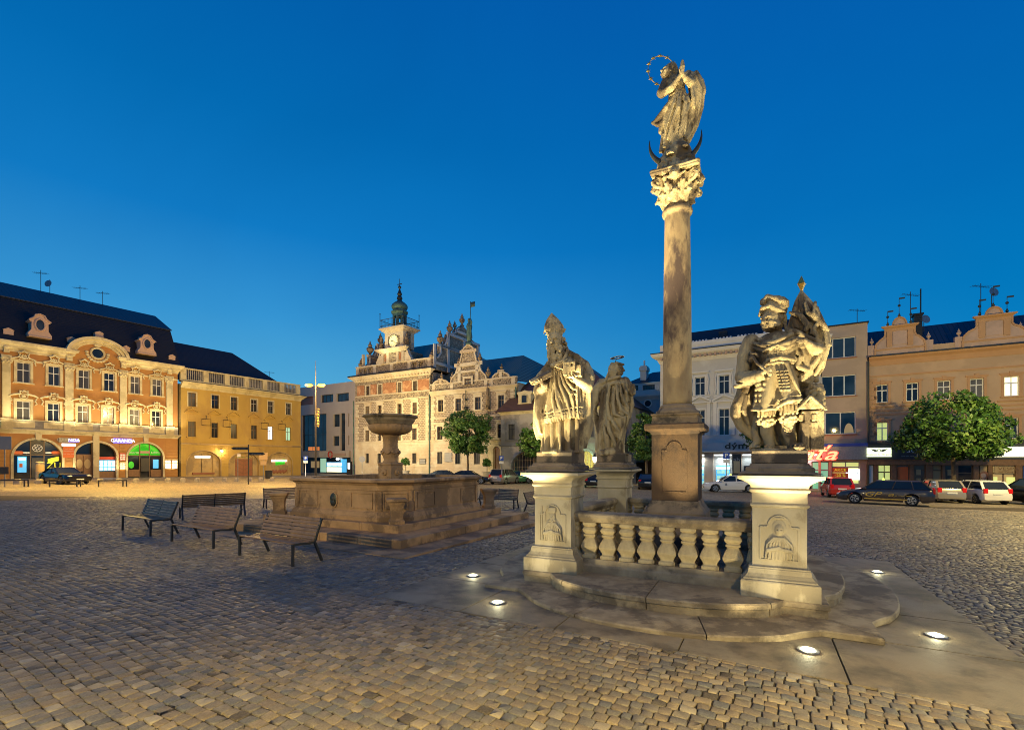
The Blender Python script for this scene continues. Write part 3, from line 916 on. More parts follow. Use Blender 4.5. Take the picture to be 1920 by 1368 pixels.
for tier, (n, z, r0, hgt, ph) in enumerate(((8, 7.04, .25, .26, 0), (8, 7.16, .28, .34, 22.5))):
    for i in range(n):
        a = R(i * 360 / n + ph); ca, sa = math.cos(a), math.sin(a)
        c.chain([(ca * r0, sa * r0, z), (ca * (r0 + .04), sa * (r0 + .04), z + hgt * .6), (ca * (r0 + .12), sa * (r0 + .12), z + hgt), (ca * (r0 + .17), sa * (r0 + .17), z + hgt - .05)], [.055, .06, .05, .03], .02)
        for q in (-1, 1):
            b = a + q * .20; cb, sb = math.cos(b), math.sin(b)
            c.chain([(cb * r0, sb * r0, z + .02), (cb * (r0 + .04), sb * (r0 + .04), z + hgt * .55), (cb * (r0 + .10), sb * (r0 + .10), z + hgt * .8)], [.025, .032, .02], .01)
for i in range(4):
    a = R(45 + 90 * i); ca, sa = math.cos(a), math.sin(a)
    for j in range(15):                                   # spiral volute at each corner
        f0, f1 = j / 15, (j + 1) / 15
        pts = []
        for f_ in (f0, f1):
            an = math.pi * (.5 + 3.2 * f_); rr = .135 * (1 - .72 * f_)
            pts.append((ca * (.50 + rr * math.cos(an)), sa * (.50 + rr * math.cos(an)), 7.57 + rr * math.sin(an)))
        c.rc(pts[0], .042 * (1 - .3 * f0), pts[1], .042 * (1 - .3 * f1), .008)
    c.ell((ca * .5, sa * .5, 7.57), .05, k=.01)
    c.rc((ca * .34, sa * .34, 7.35), .05, (ca * .44, sa * .44, 7.70), .05, .03)
    b = R(90 * i); cb, sb = math.cos(b), math.sin(b)      # cherub head in the middle of each face
    c.ell((cb * .43, sb * .43, 7.66), (.095, .095, .115), k=.01); c.ell((cb * .52, sb * .52, 7.635), .022, k=.01)
    c.ell((cb * .40, sb * .40, 7.74), (.10, .10, .07), k=.01)
    for q in (-1, 1):
        tx, ty = -sb * q, cb * q
        c.ell((cb * .505 + tx * .035, sb * .505 + ty * .035, 7.675), (.02, .02, .014), k=.005, op=-1)
        c.chain([(cb * .42 + tx * .09, sb * .42 + ty * .09, 7.60), (cb * .43 + tx * .20, sb * .43 + ty * .20, 7.66)], [.04, .02], .01)
        p0 = (cb * .47, sb * .47, 7.82); p1 = (ca * .66, sa * .66, 7.82)
    for q in (-1, 1):
        e = R(90 * i + 45 * q); ce, se = math.cos(e), math.sin(e)
        mid_ = ((cb * .42 + ce * .60) / 2 * .98, (sb * .42 + se * .60) / 2 * .98)
        for zz, rr in ((7.79, .035), (7.85, .045)):
            c.chain([(cb * .42, sb * .42, zz), (mid_[0], mid_[1], zz), (ce * .60, se * .60, zz)], [rr, rr, rr * 1.15], .004)
c.box((0, 0, 7.82), (.40, .40, .055), rd=.02)
o = c.mesh('capital', 'sandstone', t); o.data.transform(Matrix.Translation((0, 0, 7.0)) @ Matrix.Diagonal((.95, .95, .70, 1)) @ Matrix.Translation((0, 0, -7.0)))
# ------------------------------------------------------------------ statues (x = right as seen from the square, -y = towards the viewer)
def plinth(t, z1, hw, rz, dep=None):
    m = MB(Matrix.Rotation(rz, 4, 'Z')); d = dep or hw
    m.box(-hw, -d, 0, hw, d, z1)
    return m.build('statue_plinth', 'sandstone_dark', t, bev=.015)


def bishop():
    az = math.atan2(PA[0], PA[1])
    t = thing('bishop_statue', 'floodlit sandstone bishop in a tall mitre holding a book and a model church', 'statue', (PA[0] + .02, PA[1] - .02, 2.05), -az)
    plinth(t, .19, .33, PROT + az)
    c = Carve((-.70, -.56, .15), (.72, .50, 2.72), .0095)

    def P(zx, zy, y=0.0): return ((zx - 380) * .0023, y, (1160 - zy) * .0023 + .19)
    z = lambda zy: (1160 - zy) * .0023 + .19
    x = lambda zx: (zx - 380) * .0023
    # alb under the chasuble, straight falling folds
    c.loft([(z(1165), x(388), .0, .33, .27), (z(1120), x(388), 0, .31, .25), (z(1000), x(392), 0, .315, .25), (z(880), x(395), .0, .30, .25), (z(700), x(400), 0, .25, .22)], 13, .055, 1.5, .4, k=.01, sharp=.7)
    # cope hanging behind and to both sides
    c.loft([(z(1060), x(400), .10, .43, .26), (z(960), x(402), .10, .50, .29), (z(820), x(402), .10, .505, .29), (z(680), x(405), .08, .475, .28), (z(580), x(420), .06, .43, .27), (z(500), x(425), .05, .34, .24), (z(430), x(390), .04, .20, .17)], 9, .035, 1.0, 1.2, k=.02, cut=-.02)
    c.loft([(z(1130), x(500), .08, .16, .16), (z(1000), x(525), .06, .18, .2), (z(880), x(560), .04, .13, .2), (z(560), x(575), .03, .09, .16)], 5, .03, 2, 0, k=.03)
    c.loft([(z(1020), x(240), .02, .05, .12), (z(900), x(225), 0, .10, .18), (z(760), x(232), 0, .12, .2), (z(640), x(270), 0, .12, .18)], 4, .02, 2, .5, k=.03)
    # chasuble
    ch = [(z(905), x(405), -.02, .375, .30), (z(850), x(403), -.02, .37, .30), (z(720), x(405), -.02, .34, .285), (z(600), x(410), -.01, .33, .27), (z(520), x(415), .0, .33, .24), (z(460), x(395), .01, .25, .20), (z(410), x(370), .01, .13, .13)]
    c.loft(ch, 11, .018, 2.0, .8, k=.015)

    def fr(xx, zz):
        zs = [l[0] for l in sorted(ch)]
        cx, cy, a, b = (np.interp(zz, zs, [l[i] for l in sorted(ch)]) for i in (1, 2, 3, 4))
        q = max(0.0, 1 - ((xx - cx) / a) ** 2)
        return cy - b * math.sqrt(q)
    folds = [[(335, 530), (338, 640), (350, 760), (395, 890)], [(360, 540), (375, 660), (420, 770), (455, 895)], [(375, 545), (405, 650), (450, 730), (500, 725)], [(392, 550), (430, 640), (470, 690), (500, 690)],
             [(500, 640), (500, 760), (500, 850), (515, 905)], [(440, 690), (468, 780), (480, 900)], [(315, 540), (300, 680), (275, 800), (252, 870)], [(545, 640), (545, 780), (550, 890)], [(410, 560), (450, 620), (500, 650)], [(325, 640), (318, 760), (335, 870)]]
    for fo in folds:
        pts = []
        for zx, zy in fo: pts.append((x(zx), fr(x(zx), z(zy)) - .008, z(zy)))
        c.fold(pts, .026)
    for i in range(26):                                    # fringe along the hem
        a = -1.45 + 2.9 * i / 25
        xx = x(405) + .375 * math.sin(a); yy = -.02 - .30 * math.cos(a)
        zz = z(905) + .05 * math.sin(a * 1.6) + .012 * math.sin(i * 2.4)
        c.rc((xx, yy, zz + .05), .024, (xx, yy, zz - .02), .016, .012)
    for row in range(2):
        c.chain([(x(405) + .378 * math.sin(a), -.025 - .305 * math.cos(a), z(868 - row * 26) + .05 * math.sin(a * 1.6)) for a in np.linspace(-1.4, 1.4, 15)], .011, .006)
    # dalmatic sleeve and book hand (his right)
    c.chain([P(300, 505, .02), P(238, 590, -.04), P(215, 690, -.06)], [.12, .115, .11], .05)
    c.chain([P(222, 690, -.08), P(250, 672, -.22), P(262, 655, -.30)], [.10, .075, .05], .03)
    for q in range(3): c.chain([P(190 + q * 22, 700, -.12), P(198 + q * 18, 800, -.10), P(215 + q * 14, 900, -.1)], [.03, .035, .02], .015)
    c.box(P(230, 607, -.33), (.19, .105, .042), (18, -27, 8), .008, .006)
    c.box(P(233, 612, -.345), (.182, .112, .026), (18, -27, 8), .004, .003, -1); c.box(P(234, 610, -.33), (.178, .098, .034), (18, -27, 8), .004, .003)
    c.hand(P(250, 665, -.30), P(238, 640, -.36), [P(180, 655, -.44), P(195, 640, -.455), P(215, 630, -.46), P(235, 620, -.455)], .015)
    # arm carrying the church
    c.chain([P(545, 500, .03), P(590, 590, .0), P(580, 660, -.06)], [.13, .12, .11], .05)
    c.chain([P(575, 655, -.08), P(520, 632, -.25), P(490, 622, -.33)], [.10, .07, .05], .03)
    c.hand(P(500, 622, -.31), P(478, 612, -.37), [P(420, 612, -.40), P(425, 607, -.44), P(440, 604, -.46), P(465, 606, -.47)], .016)
    c.box(P(450, 547, -.35), (.105, .095, .115), (0, 0, -12), .006, .004)
    c.box(P(510, 560, -.33), (.06, .085, .10), (0, 0, -12), .006, .004)
    c.rc(P(490, 485, -.34), .035, P(520, 500, -.33), .03, .02)
    for q in range(2): c.box(P(428 + q * 32, 520, -.455), (.016, .03, .022), (0, 0, -12), .004, .002, -1)
    for q in range(3): c.box(P(425 + q * 22, 580, -.455), (.008, .03, .03), (0, 0, -12), .002, .002, -1)
    c.ell(P(495, 582, -.43), (.055, .05, .035), k=.004, op=-1)
    c.chain([P(330, 515, -.31), P(380, 500, -.35), P(430, 470, -.35)], [.016, .02, .014], .006); c.chain([P(330, 515, -.31), P(370, 535, -.35), P(408, 552, -.36)], [.016, .016, .014], .006)
    c.ell(P(318, 515, -.29), .045, k=.01)
    # cope edges at the shoulders
    c.chain([P(325, 500, -.25), P(400, 470, -.22), P(432, 390, -.12), P(425, 350, 0)], [.028, .03, .03, .03], .02)
    c.chain([P(430, 385, .02), P(500, 430, .02), P(565, 490, .0), P(600, 540, -.02)], [.06, .07, .08, .07], .04)
    c.chain([P(315, 500, -.20), P(290, 480, -.1), P(270, 520, 0)], [.03, .05, .06], .03)
    # head, beard, hair, mitre
    c.rc(P(360, 440, .0), .10, P(345, 350, .0), .09, .03)
    c.face(P(336, 306, -.055), .158, -18, 4)
    c.curls(P(345, 410, -.10), (.135, .10, .18), 150, .028, 5, .006)
    c.curls(P(335, 465, -.13), (.09, .07, .11), 60, .026, 6, .006)
    c.curls(P(392, 330, .03), (.07, .10, .13), 70, .026, 8, .006, False); c.curls(P(292, 320, .03), (.03, .08, .11), 35, .024, 9, .006, False)
    c.chain([P(305, 342, -.175), P(322, 336, -.185), P(332, 340, -.185), P(345, 336, -.185), P(364, 344, -.165)], [.012, .018, .01, .018, .012], .008)
    c.loft([(z(272), x(334), .0, .132, .145), (z(246), x(333), .0, .135, .148), (z(244), x(333), 0, .128, .14), (z(215), x(330), 0, .178, .14), (z(180), x(327), 0, .172, .125), (z(130), x(318), 0, .11, .085), (z(82), x(310), 0, .015, .02)], k=.004)
    c.chain([P(333, 246, -.145), P(330, 180, -.128), P(312, 90, -.02)], [.014, .014, .012], .004); c.chain([P(262, 252, -.06), P(333, 258, -.152), P(395, 252, -.06)], .012, .004)
    c.chain([P(250, 232, 0), P(270, 165, -.02), P(310, 84, 0), P(360, 140, 0), P(408, 215, 0)], .014, .01)
    c.rc(P(402, 225, .02), .022, P(412, 205, .02), .02, .01)
    # shoes
    c.ell(P(335, 1160, -.27), (.06, .10, .05)); c.ell(P(450, 1160, -.26), (.06, .10, .05))
    c.box((0, .0, .19), (.33, .30, .022), rd=.02, k=.02)
    c.mesh('figure', 'sandstone', t)


def soldier():
    az = math.atan2(PB[0], PB[1])
    t = thing('armoured_saint_statue', 'floodlit armoured saint in a plumed hat with draped flag and small house', 'statue', (PB[0], PB[1], 2.05), -az)
    plinth(t, .19, .345, PROT + az)
    c = Carve((-.66, -.60, .12), (.68, .45, 2.50), .0095)

    def P(zx, zy, y=0.0): return ((zx - 390) * .00217, y, (1205 - zy) * .00217 + .19)
    z = lambda zy: (1205 - zy) * .00217 + .19
    x = lambda zx: (zx - 390) * .00217
    # cape behind
    c.loft([(z(1170), x(395), .2, .18, .12), (z(1050), x(360), .17, .38, .14), (z(930), x(345), .15, .47, .16), (z(800), x(360), .14, .42, .16), (z(640), x(375), .12, .40, .17), (z(500), x(380), .10, .34, .16), (z(430), x(385), .08, .22, .13)], 9, .045, 2, 0, k=.02, cut=.02)
    c.chain([P(215, 770, -.02), P(150, 880, -.02), P(140, 960, .0), P(175, 1050, .05), P(255, 1120, .10)], [.05, .065, .06, .055, .05], .03)
    c.chain([P(200, 830, -.06), P(185, 930, -.06), P(215, 1020, .0)], [.03, .035, .02], .02)
    # legs with breeches, ruffles, boots
    for knee, calf, foot, q in ((P(322, 965, -.10), P(325, 1080, -.06), P(345, 1180, -.10), -1), (P(452, 955, -.12), P(450, 1080, -.10), P(470, 1185, -.14), 1)):
        hip = P(385 + 38 * q, 820, 0)
        c.rc(hip, .15, knee, .115, .03); c.rc(knee, .10, calf, .085, .02); c.rc(calf, .085, (foot[0], foot[1] + .06, foot[2] + .02), .062, .02)
        c.rc((foot[0], foot[1] + .06, foot[2] - .01), .055, (foot[0] + .035 * q, foot[1] - .12, foot[2] - .02), .045, .02)
        kz = knee[2] - .085
        for i in range(14):
            a = 2 * math.pi * i / 14
            c.ell((knee[0] + .105 * math.cos(a), knee[1] + .105 * math.sin(a), kz + .018 * math.sin(i * 2.3)), (.034, .034, .028), k=.006)
        for i in range(9):
            a = 2 * math.pi * i / 9
            c.ell((knee[0] + .10 * math.cos(a), knee[1] + .10 * math.sin(a), kz - .045), (.028, .028, .03), k=.006)
        for i in range(5): c.chain([(knee[0] + (i - 2) * .045, knee[1] - .10, knee[2] + .09), (knee[0] + (i - 2) * .05, knee[1] - .11, knee[2] - .03)], .018, .012)
    for i in range(4): c.chain([P(425, 1030 + i * 22, -.185), P(452, 1048 + i * 22, -.19), P(480, 1030 + i * 22, -.175)], .009, .004)
    c.chain([P(262, 980, .02), P(255, 1080, .02), P(268, 1140, -.02), P(240, 1185, -.08)], [.05, .05, .045, .05], .02)
    for q in range(4): c.ell(P(238 + q * 14, 1182, -.14 - .01 * q), (.02, .035, .02), k=.008)
    # torso and coat skirts
    c.loft([(z(720), x(390), 0, .27, .20), (z(640), x(388), -.01, .245, .19), (z(580), x(386), -.02, .265, .20), (z(510), x(386), -.01, .29, .20), (z(450), x(388), .0, .27, .17), (z(420), x(390), .0, .17, .13)], k=.02)
    c.loft([(z(935), x(318), -.07, .175, .22), (z(900), x(318), -.07, .175, .215), (z(760), x(335), -.04, .165, .20), (z(650), x(355), -.02, .16, .18)], 6, .012, 0, 0, k=.01)
    c.loft([(z(905), x(455), -.07, .165, .215), (z(870), x(452), -.07, .165, .21), (z(760), x(435), -.04, .165, .20), (z(650), x(415), -.02, .16, .18)], 6, .012, 0, 1, k=.01)
    c.chain([P(238, 930, -.16), P(300, 942, -.285), P(372, 935, -.27)], [.022, .026, .022], .008); c.chain([P(385, 925, -.26), P(450, 890, -.285), P(522, 880, -.20)], [.022, .028, .022], .008)
    c.chain([P(240, 908, -.17), P(300, 916, -.283), P(368, 910, -.27)], .010, .005); c.chain([P(383, 890, -.26), P(450, 862, -.28), P(522, 852, -.2)], .012, .005)
    c.rc(P(376, 680, -.21), .010, P(376, 930, -.29), .012, .004, -1)
    for col in range(3):                                    # scaled lappets down the coat
        for i in range(7):
            c.ell(P(388 + col * 24 + i * 3, 690 + i * 21, -.225 - .007 * i), (.024, .02, .018), (25, 0, 0), .004)
    for i in range(5):
        for j in range(4): c.ell(P(262 + 24 * j, 730 + i * 36, -.245 - .004 * i + .012 * abs(j - 1.5)), (.02, .016, .03), k=.006)
    c.chain([P(268, 690, -.15), P(330, 612, -.20), P(400, 600, -.215), P(480, 620, -.17)], [.03, .034, .034, .03], .012)   # sash
    c.chain([P(300, 640, -.18), P(390, 628, -.215), P(480, 640, -.17)], .016, .008)
    for i in range(4): c.chain([P(325, 540 + i * 17, -.16), P(350, 546 + i * 17, -.20), P(392, 549 + i * 17, -.222), P(440, 545 + i * 17, -.195), P(465, 538 + i * 17, -.15)], .011, .004)
    c.rc(P(390, 530, -.225), .014, P(390, 600, -.225), .014, .004)
    for i in range(4): c.chain([P(330 + i * 30, 540, -.205), P(335 + i * 28, 590, -.215)], .008, .01)
    c.chain([P(440, 640, -.2), P(480, 760, -.235), P(515, 840, -.22)], [.03, .022, .012], .008)
    # shoulder scarf
    for q, (a, b_) in enumerate((((225, 470), (500, 480)), ((235, 500), (480, 512)), ((250, 440), (470, 450)))):
        c.chain([P(a[0], a[1], -.05), P(a[0] + 75, a[1] + 38 + 10 * q, -.19), P(385, 528 - 18 * q, -.235), P(b_[0] - 50, b_[1] + 28, -.22), P(b_[0], b_[1], -.16)], [.032, .036, .034, .036, .03], .006); c.chain([P(a[0] + 10, a[1] + 22, -.10), P(a[0] + 85, a[1] + 62 + 10 * q, -.235), P(385, 546 - 18 * q, -.27), P(b_[0] - 45, b_[1] + 46, -.25)], .014, .004, -1)
    # right arm (viewer's left) down to the sword hilt
    c.chain([P(228, 455, .0), P(195, 560, -.02), P(178, 690, -.06)], [.115, .11, .10], .04)
    for q in range(6): c.chain([P(250 - q * 16, 440 + q * 8, -.08 + q * .02), P(215 - q * 12, 560, -.10 + q * .02), P(180 - q * 4, 660, -.12 + q * .02)], [.028, .026, .02], .012)
    c.chain([P(178, 700, -.08), P(215, 725, -.16), P(270, 715, -.24)], [.105, .10, .085], .03)
    for q in range(4): c.loft([(z(770 - q * 28), x(175 + q * 14), -.10, .115 - .006 * q, .12), (z(755 - q * 28), x(175 + q * 14), -.10, .118 - .006 * q, .123)], k=.012)
    for q in range(5): c.ell(P(255 + q * 7, 690 + q * 26, -.24), (.04, .035, .045), (0, 20 * q, 0), .012)
    c.hand(P(280, 700, -.25), P(315, 690, -.28), [P(350, 700, -.32), P(354, 688, -.325), P(352, 676, -.325), P(345, 664, -.32)], .017)
    c.chain([P(230, 545, -.16), P(270, 630, -.26), P(330, 690, -.31), P(345, 712, -.31)], [.024, .020, .022, .03], .01)
    c.chain([P(232, 550, -.18), P(262, 560, -.22), P(272, 580, -.22)], .018, .01); c.ell(P(240, 590, -.18), (.05, .04, .06), k=.02)
    # left arm and hand clasping the flag
    c.chain([P(545, 470, .02), P(625, 560, .0)], [.12, .10], .04); c.chain([P(632, 570, -.02), P(590, 555, -.16), P(560, 530, -.22)], [.10, .075, .05], .03)
    c.hand(P(570, 535, -.22), P(535, 505, -.25), [P(500, 482, -.24), P(494, 496, -.25), P(496, 512, -.255), P(505, 526, -.25)], .017)
    # flag: peaked bunch of cloth round its staff
    c.rc(P(528, 140, .08), .020, P(520, 700, .02), .022, .01)
    c.loft([(z(540), x(565), .05, .23, .14), (z(450), x(570), .05, .22, .15), (z(360), x(555), .06, .20, .14), (z(280), x(543), .07, .155, .12), (z(210), x(532), .08, .085, .075), (z(150), x(527), .08, .02, .02)], 7, .035, 9, .5, k=.02, sharp=.7)
    for fo in ([(462, 300), (520, 330), (560, 400), (540, 450)], [(600, 255), (590, 330), (640, 400), (665, 440)], [(440, 400), (490, 430), (560, 480), (640, 520)], [(610, 290), (625, 380), (580, 450)], [(430, 370), (450, 430), (520, 460)], [(545, 250), (560, 320), (600, 370)],
               [(660, 450), (668, 540), (640, 640), (600, 720)], [(640, 520), (630, 600), (585, 660), (570, 740)], [(500, 540), (520, 600), (500, 660), (560, 690), (540, 750)], [(440, 575), (480, 600), (500, 640)]):
        n_ = len(fo)
        c.fold([P(a, b_, -.06 - .05 * math.sin(math.pi * (i + .5) / n_)) for i, (a, b_) in enumerate(fo)], .036)
    c.loft([(z(760), x(560), .03, .06, .07), (z(680), x(580), .02, .13, .12), (z(590), x(585), .02, .17, .14), (z(520), x(580), .03, .19, .14)], 6, .035, 6, 1, k=.02)
    c.curls(P(560, 740, .0), (.10, .08, .07), 22, .035, 21, .012)
    # burning house with water bucket
    c.box(P(574, 1080, -.05), (.135, .15, .27), (0, 0, 10), .006, .004)
    hx, hy, hz = P(574, 905, -.05)
    for i in range(12):
        f_ = i / 11
        c.box((hx, hy, hz - .075 + .13 * f_), (.155 * (1 - f_) + .008, .17, .012), (0, 0, 10), .004, .006)
    for q in (-1, 1): c.chain([(hx + .175 * q, hy - .18, hz - .105), (hx, hy - .18, hz + .085)], .018, .004)
    c.chain([P(648, 930, -.12), P(565, 862, -.2), P(490, 945, -.18)], .016, .004)
    for zx in (522, 590): c.box(P(zx, 1000, -.20), (.04, .03, .06), (0, 0, 10), .004, .003, -1); c.box(P(zx, 1000, -.185), (.028, .02, .048), (0, 0, 10), .004, .003)
    c.box(P(570, 1130, -.205), (.01, .02, .16), (0, 0, 10), .002, .002, -1)
    c.curls(P(600, 830, -.02), (.10, .08, .10), 46, .032, 11, .008); c.curls(P(625, 890, -.02), (.05, .08, .08), 22, .03, 12, .008)
    c.loft([(z(1215), x(508), -.27, .05, .05), (z(1185), x(508), -.27, .09, .09)], k=.004); c.ell(P(508, 1182, -.27), (.075, .075, .03), k=.004, op=-1); c.curls(P(508, 1178, -.27), (.06, .06, .02), 16, .02, 14, .006)
    # neck, head, beard, plumed hat
    c.rc(P(388, 440, .0), .085, P(372, 380, .0), .078, .03)
    c.face(P(356, 330, -.04), .158, -38, 2)
    c.curls(P(360, 372, -.07), (.13, .10, .055), 75, .022, 31, .005); c.curls(P(412, 335, .0), (.05, .09, .09), 45, .023, 32, .005, False)
    c.chain([P(300, 352, -.15), P(315, 346, -.17), P(335, 352, -.17)], [.010, .016, .012], .006)
    c.loft([(z(292), x(366), .0, .165, .15), (z(262), x(366), 0, .18, .165), (z(235), x(368), 0, .165, .15), (z(195), x(368), .0, .145, .14), (z(172), x(362), 0, .10, .10)], k=.006)
    c.chain([P(282, 292, -.07), P(300, 252, -.14), P(345, 248, -.17), P(385, 272, -.16), P(430, 292, -.08)], [.022, .03, .03, .024, .02], .008)
    c.chain([P(300, 215, -.10), P(330, 180, -.12), P(375, 200, -.15), P(405, 225, -.14)], [.035, .04, .035, .025], .01)
    for i in range(6): c.chain([P(372 + i * 10, 185 + i * 3, -.12), P(400 + i * 9, 210 + i * 4, -.13), P(425 + i * 5, 240 + i * 4, -.09)], [.018, .024, .016], .008)
    c.ell(P(318, 195, -.05), (.075, .07, .05), k=.01)
    c.box((0, 0, .19), (.33, .31, .022), rd=.02, k=.02)
    c.mesh('figure', 'sandstone', t)
    m = MB(); b0 = P(528, 150, .08)
    prof = [(.012, b0[2] - .02), (.016, b0[2] + .015), (.062, b0[2] + .11), (.004, b0[2] + .225)]
    m.lathe(prof, 4, (b0[0], b0[1], 0), a0=.5); m.build('gilded_spear_tip', 'gilt', t)


def robed():
    az = math.atan2(PC[0], PC[1])
    t = thing('robed_saint_statue', 'grey stone saint seen from behind in a swirling cloak, thin halo over the head', 'statue', (PC[0] - .02, PC[1], 2.05), -az)
    plinth(t, .19, .34, PROT + az)
    c = Carve((-.66, -.50, .12), (.60, .50, 2.52), .011)

    def P(zx, zy, y=0.0): return ((zx - 800) * .0031, y, (1190 - zy) * .0031 + .17)
    z = lambda zy: (1190 - zy) * .0031 + .17
    x = lambda zx: (zx - 800) * .0031
    bd = [(z(1195), x(770), .0, .30, .24), (z(1120), x(768), 0, .29, .25), (z(1000), x(780), 0, .33, .27), (z(900), x(800), 0, .36, .27), (z(800), x(800), 0, .33, .25), (z(700), x(805), 0, .36, .24), (z(640), x(800), 0, .38, .22), (z(600), x(795), 0, .28, .18), (z(575), x(795), 0, .12, .12)]
    c.loft(bd, 9, .035, 2.4, 0, k=.02, sharp=.8)
    for fo in ([(840, 640), (850, 720), (870, 790), (905, 830)], [(815, 650), (822, 760), (850, 850), (895, 880)], [(865, 640), (885, 710), (905, 770)], [(800, 680), (790, 800), (800, 880), (870, 910)], [(770, 900), (800, 960), (830, 1010)], [(745, 930), (770, 1020), (800, 1090), (810, 1150)],
               [(690, 1010), (700, 1080), (690, 1150)], [(720, 960), (735, 1060), (745, 1170)], [(880, 900), (860, 1000), (830, 1090), (800, 1180)], [(760, 660), (745, 760), (750, 860)], [(900, 900), (885, 990), (850, 1080)], [(715, 700), (700, 800), (690, 900)]):
        pts = []
        for zx, zy in fo:
            zs = [l[0] for l in sorted(bd)]; cx, cy, a, b_ = (np.interp(z(zy), zs, [l[i] for l in sorted(bd)]) for i in (1, 2, 3, 4))
            pts.append((x(zx), cy - b_ * math.sqrt(max(0, 1 - ((x(zx) - cx) / a) ** 2)) - .012, z(zy)))
        c.fold(pts, .040)
    # left arm with gathered cloak, right hand
    c.chain([P(705, 630, .0), P(660, 700, -.06), P(650, 770, -.08)], [.13, .13, .11], .04)
    for i in range(5): c.chain([P(700 - i * 8, 620 + i * 30, -.1), P(660 - i * 4, 660 + i * 40, -.14), P(640 + i * 6, 720 + i * 36, -.10)], [.035, .04, .03], .015)
    c.chain([P(650, 770, -.06), P(640, 850, -.02), P(665, 900, 0)], [.09, .07, .05], .03); c.chain([P(640, 850, 0), P(665, 960, .02), P(672, 1040, .04), P(668, 1150, .02)], [.06, .05, .05, .06], .03)
    c.chain([P(880, 620, .0), P(930, 690, -.05), P(938, 715, -.10)], [.12, .09, .07], .04); c.hand(P(935, 700, -.1), P(942, 680, -.13), [P(938, 650, -.15), P(946, 648, -.13), P(952, 655, -.11), P(955, 668, -.1)], .02)
    c.chain([P(920, 720, 0), P(935, 800, 0), P(910, 900, 0)], [.06, .05, .05], .04)
    c.chain([P(690, 640, -.1), P(760, 610, -.2), P(840, 590, -.19)], [.04, .045, .04], .02); c.chain([P(720, 665, -.15), P(790, 640, -.22), P(870, 640, -.18)], [.03, .04, .035], .02)
    # neck, head turned to the right, long hair
    c.rc(P(800, 600, .0), .11, P(812, 540, .0), .09, .03)
    c.face(P(822, 525, -.01), .15, 68, 0)
    c.curls(P(805, 520, .0), (.13, .14, .15), 90, .035, 41, .01, False)
    for i in range(7): c.chain([P(790 + i * 4, 490 + i * 3, -.13), P(765 + i * 7, 545, -.15), P(735 + i * 12, 600 + i * 3, -.13)], [.03, .036, .022], .01)
    c.chain([P(775, 495, -.1), P(820, 480, -.14), P(868, 492, -.08)], .028, .01)
    c.curls(P(760, 1170, -.1), (.22, .2, .05), 40, .06, 44, .03); c.box((0, 0, .18), (.33, .31, .03), rd=.02, k=.03)
    o = c.mesh('figure', 'sandstone', t)
    m = MB(); hc = P(822, 431, 0); n = 40
    vs = []
    for r_ in (.165, .09):
        for dz in (-.008, .008):
            vs += [(hc[0] + r_ * math.cos(2 * math.pi * i / n), hc[1] + r_ * math.sin(2 * math.pi * i / n), hc[2] + dz + .02 * math.cos(2 * math.pi * i / n)) for i in range(n)]
    fs = []
    for i in range(n):
        j = (i + 1) % n
        fs += [(i, j, n + j, n + i), (2 * n + j, 2 * n + i, 3 * n + i, 3 * n + j), (j, i, 2 * n + i, 2 * n + j), (n + i, n + j, 3 * n + j, 3 * n + i)]
    m.add(vs, fs); m.build('halo', 'steel_grey', t)
    m = MB(); m.tube([(x(800), .05, z(470)), (hc[0], .02, hc[2])], .006, 6); m.build('halo_rod', 'dark_bronze', t)
    dup(t, (PD[0], PD[1], 2.05), PROT + R(180), 'robed stone saint on the rear pedestal, hidden behind the armoured saint')


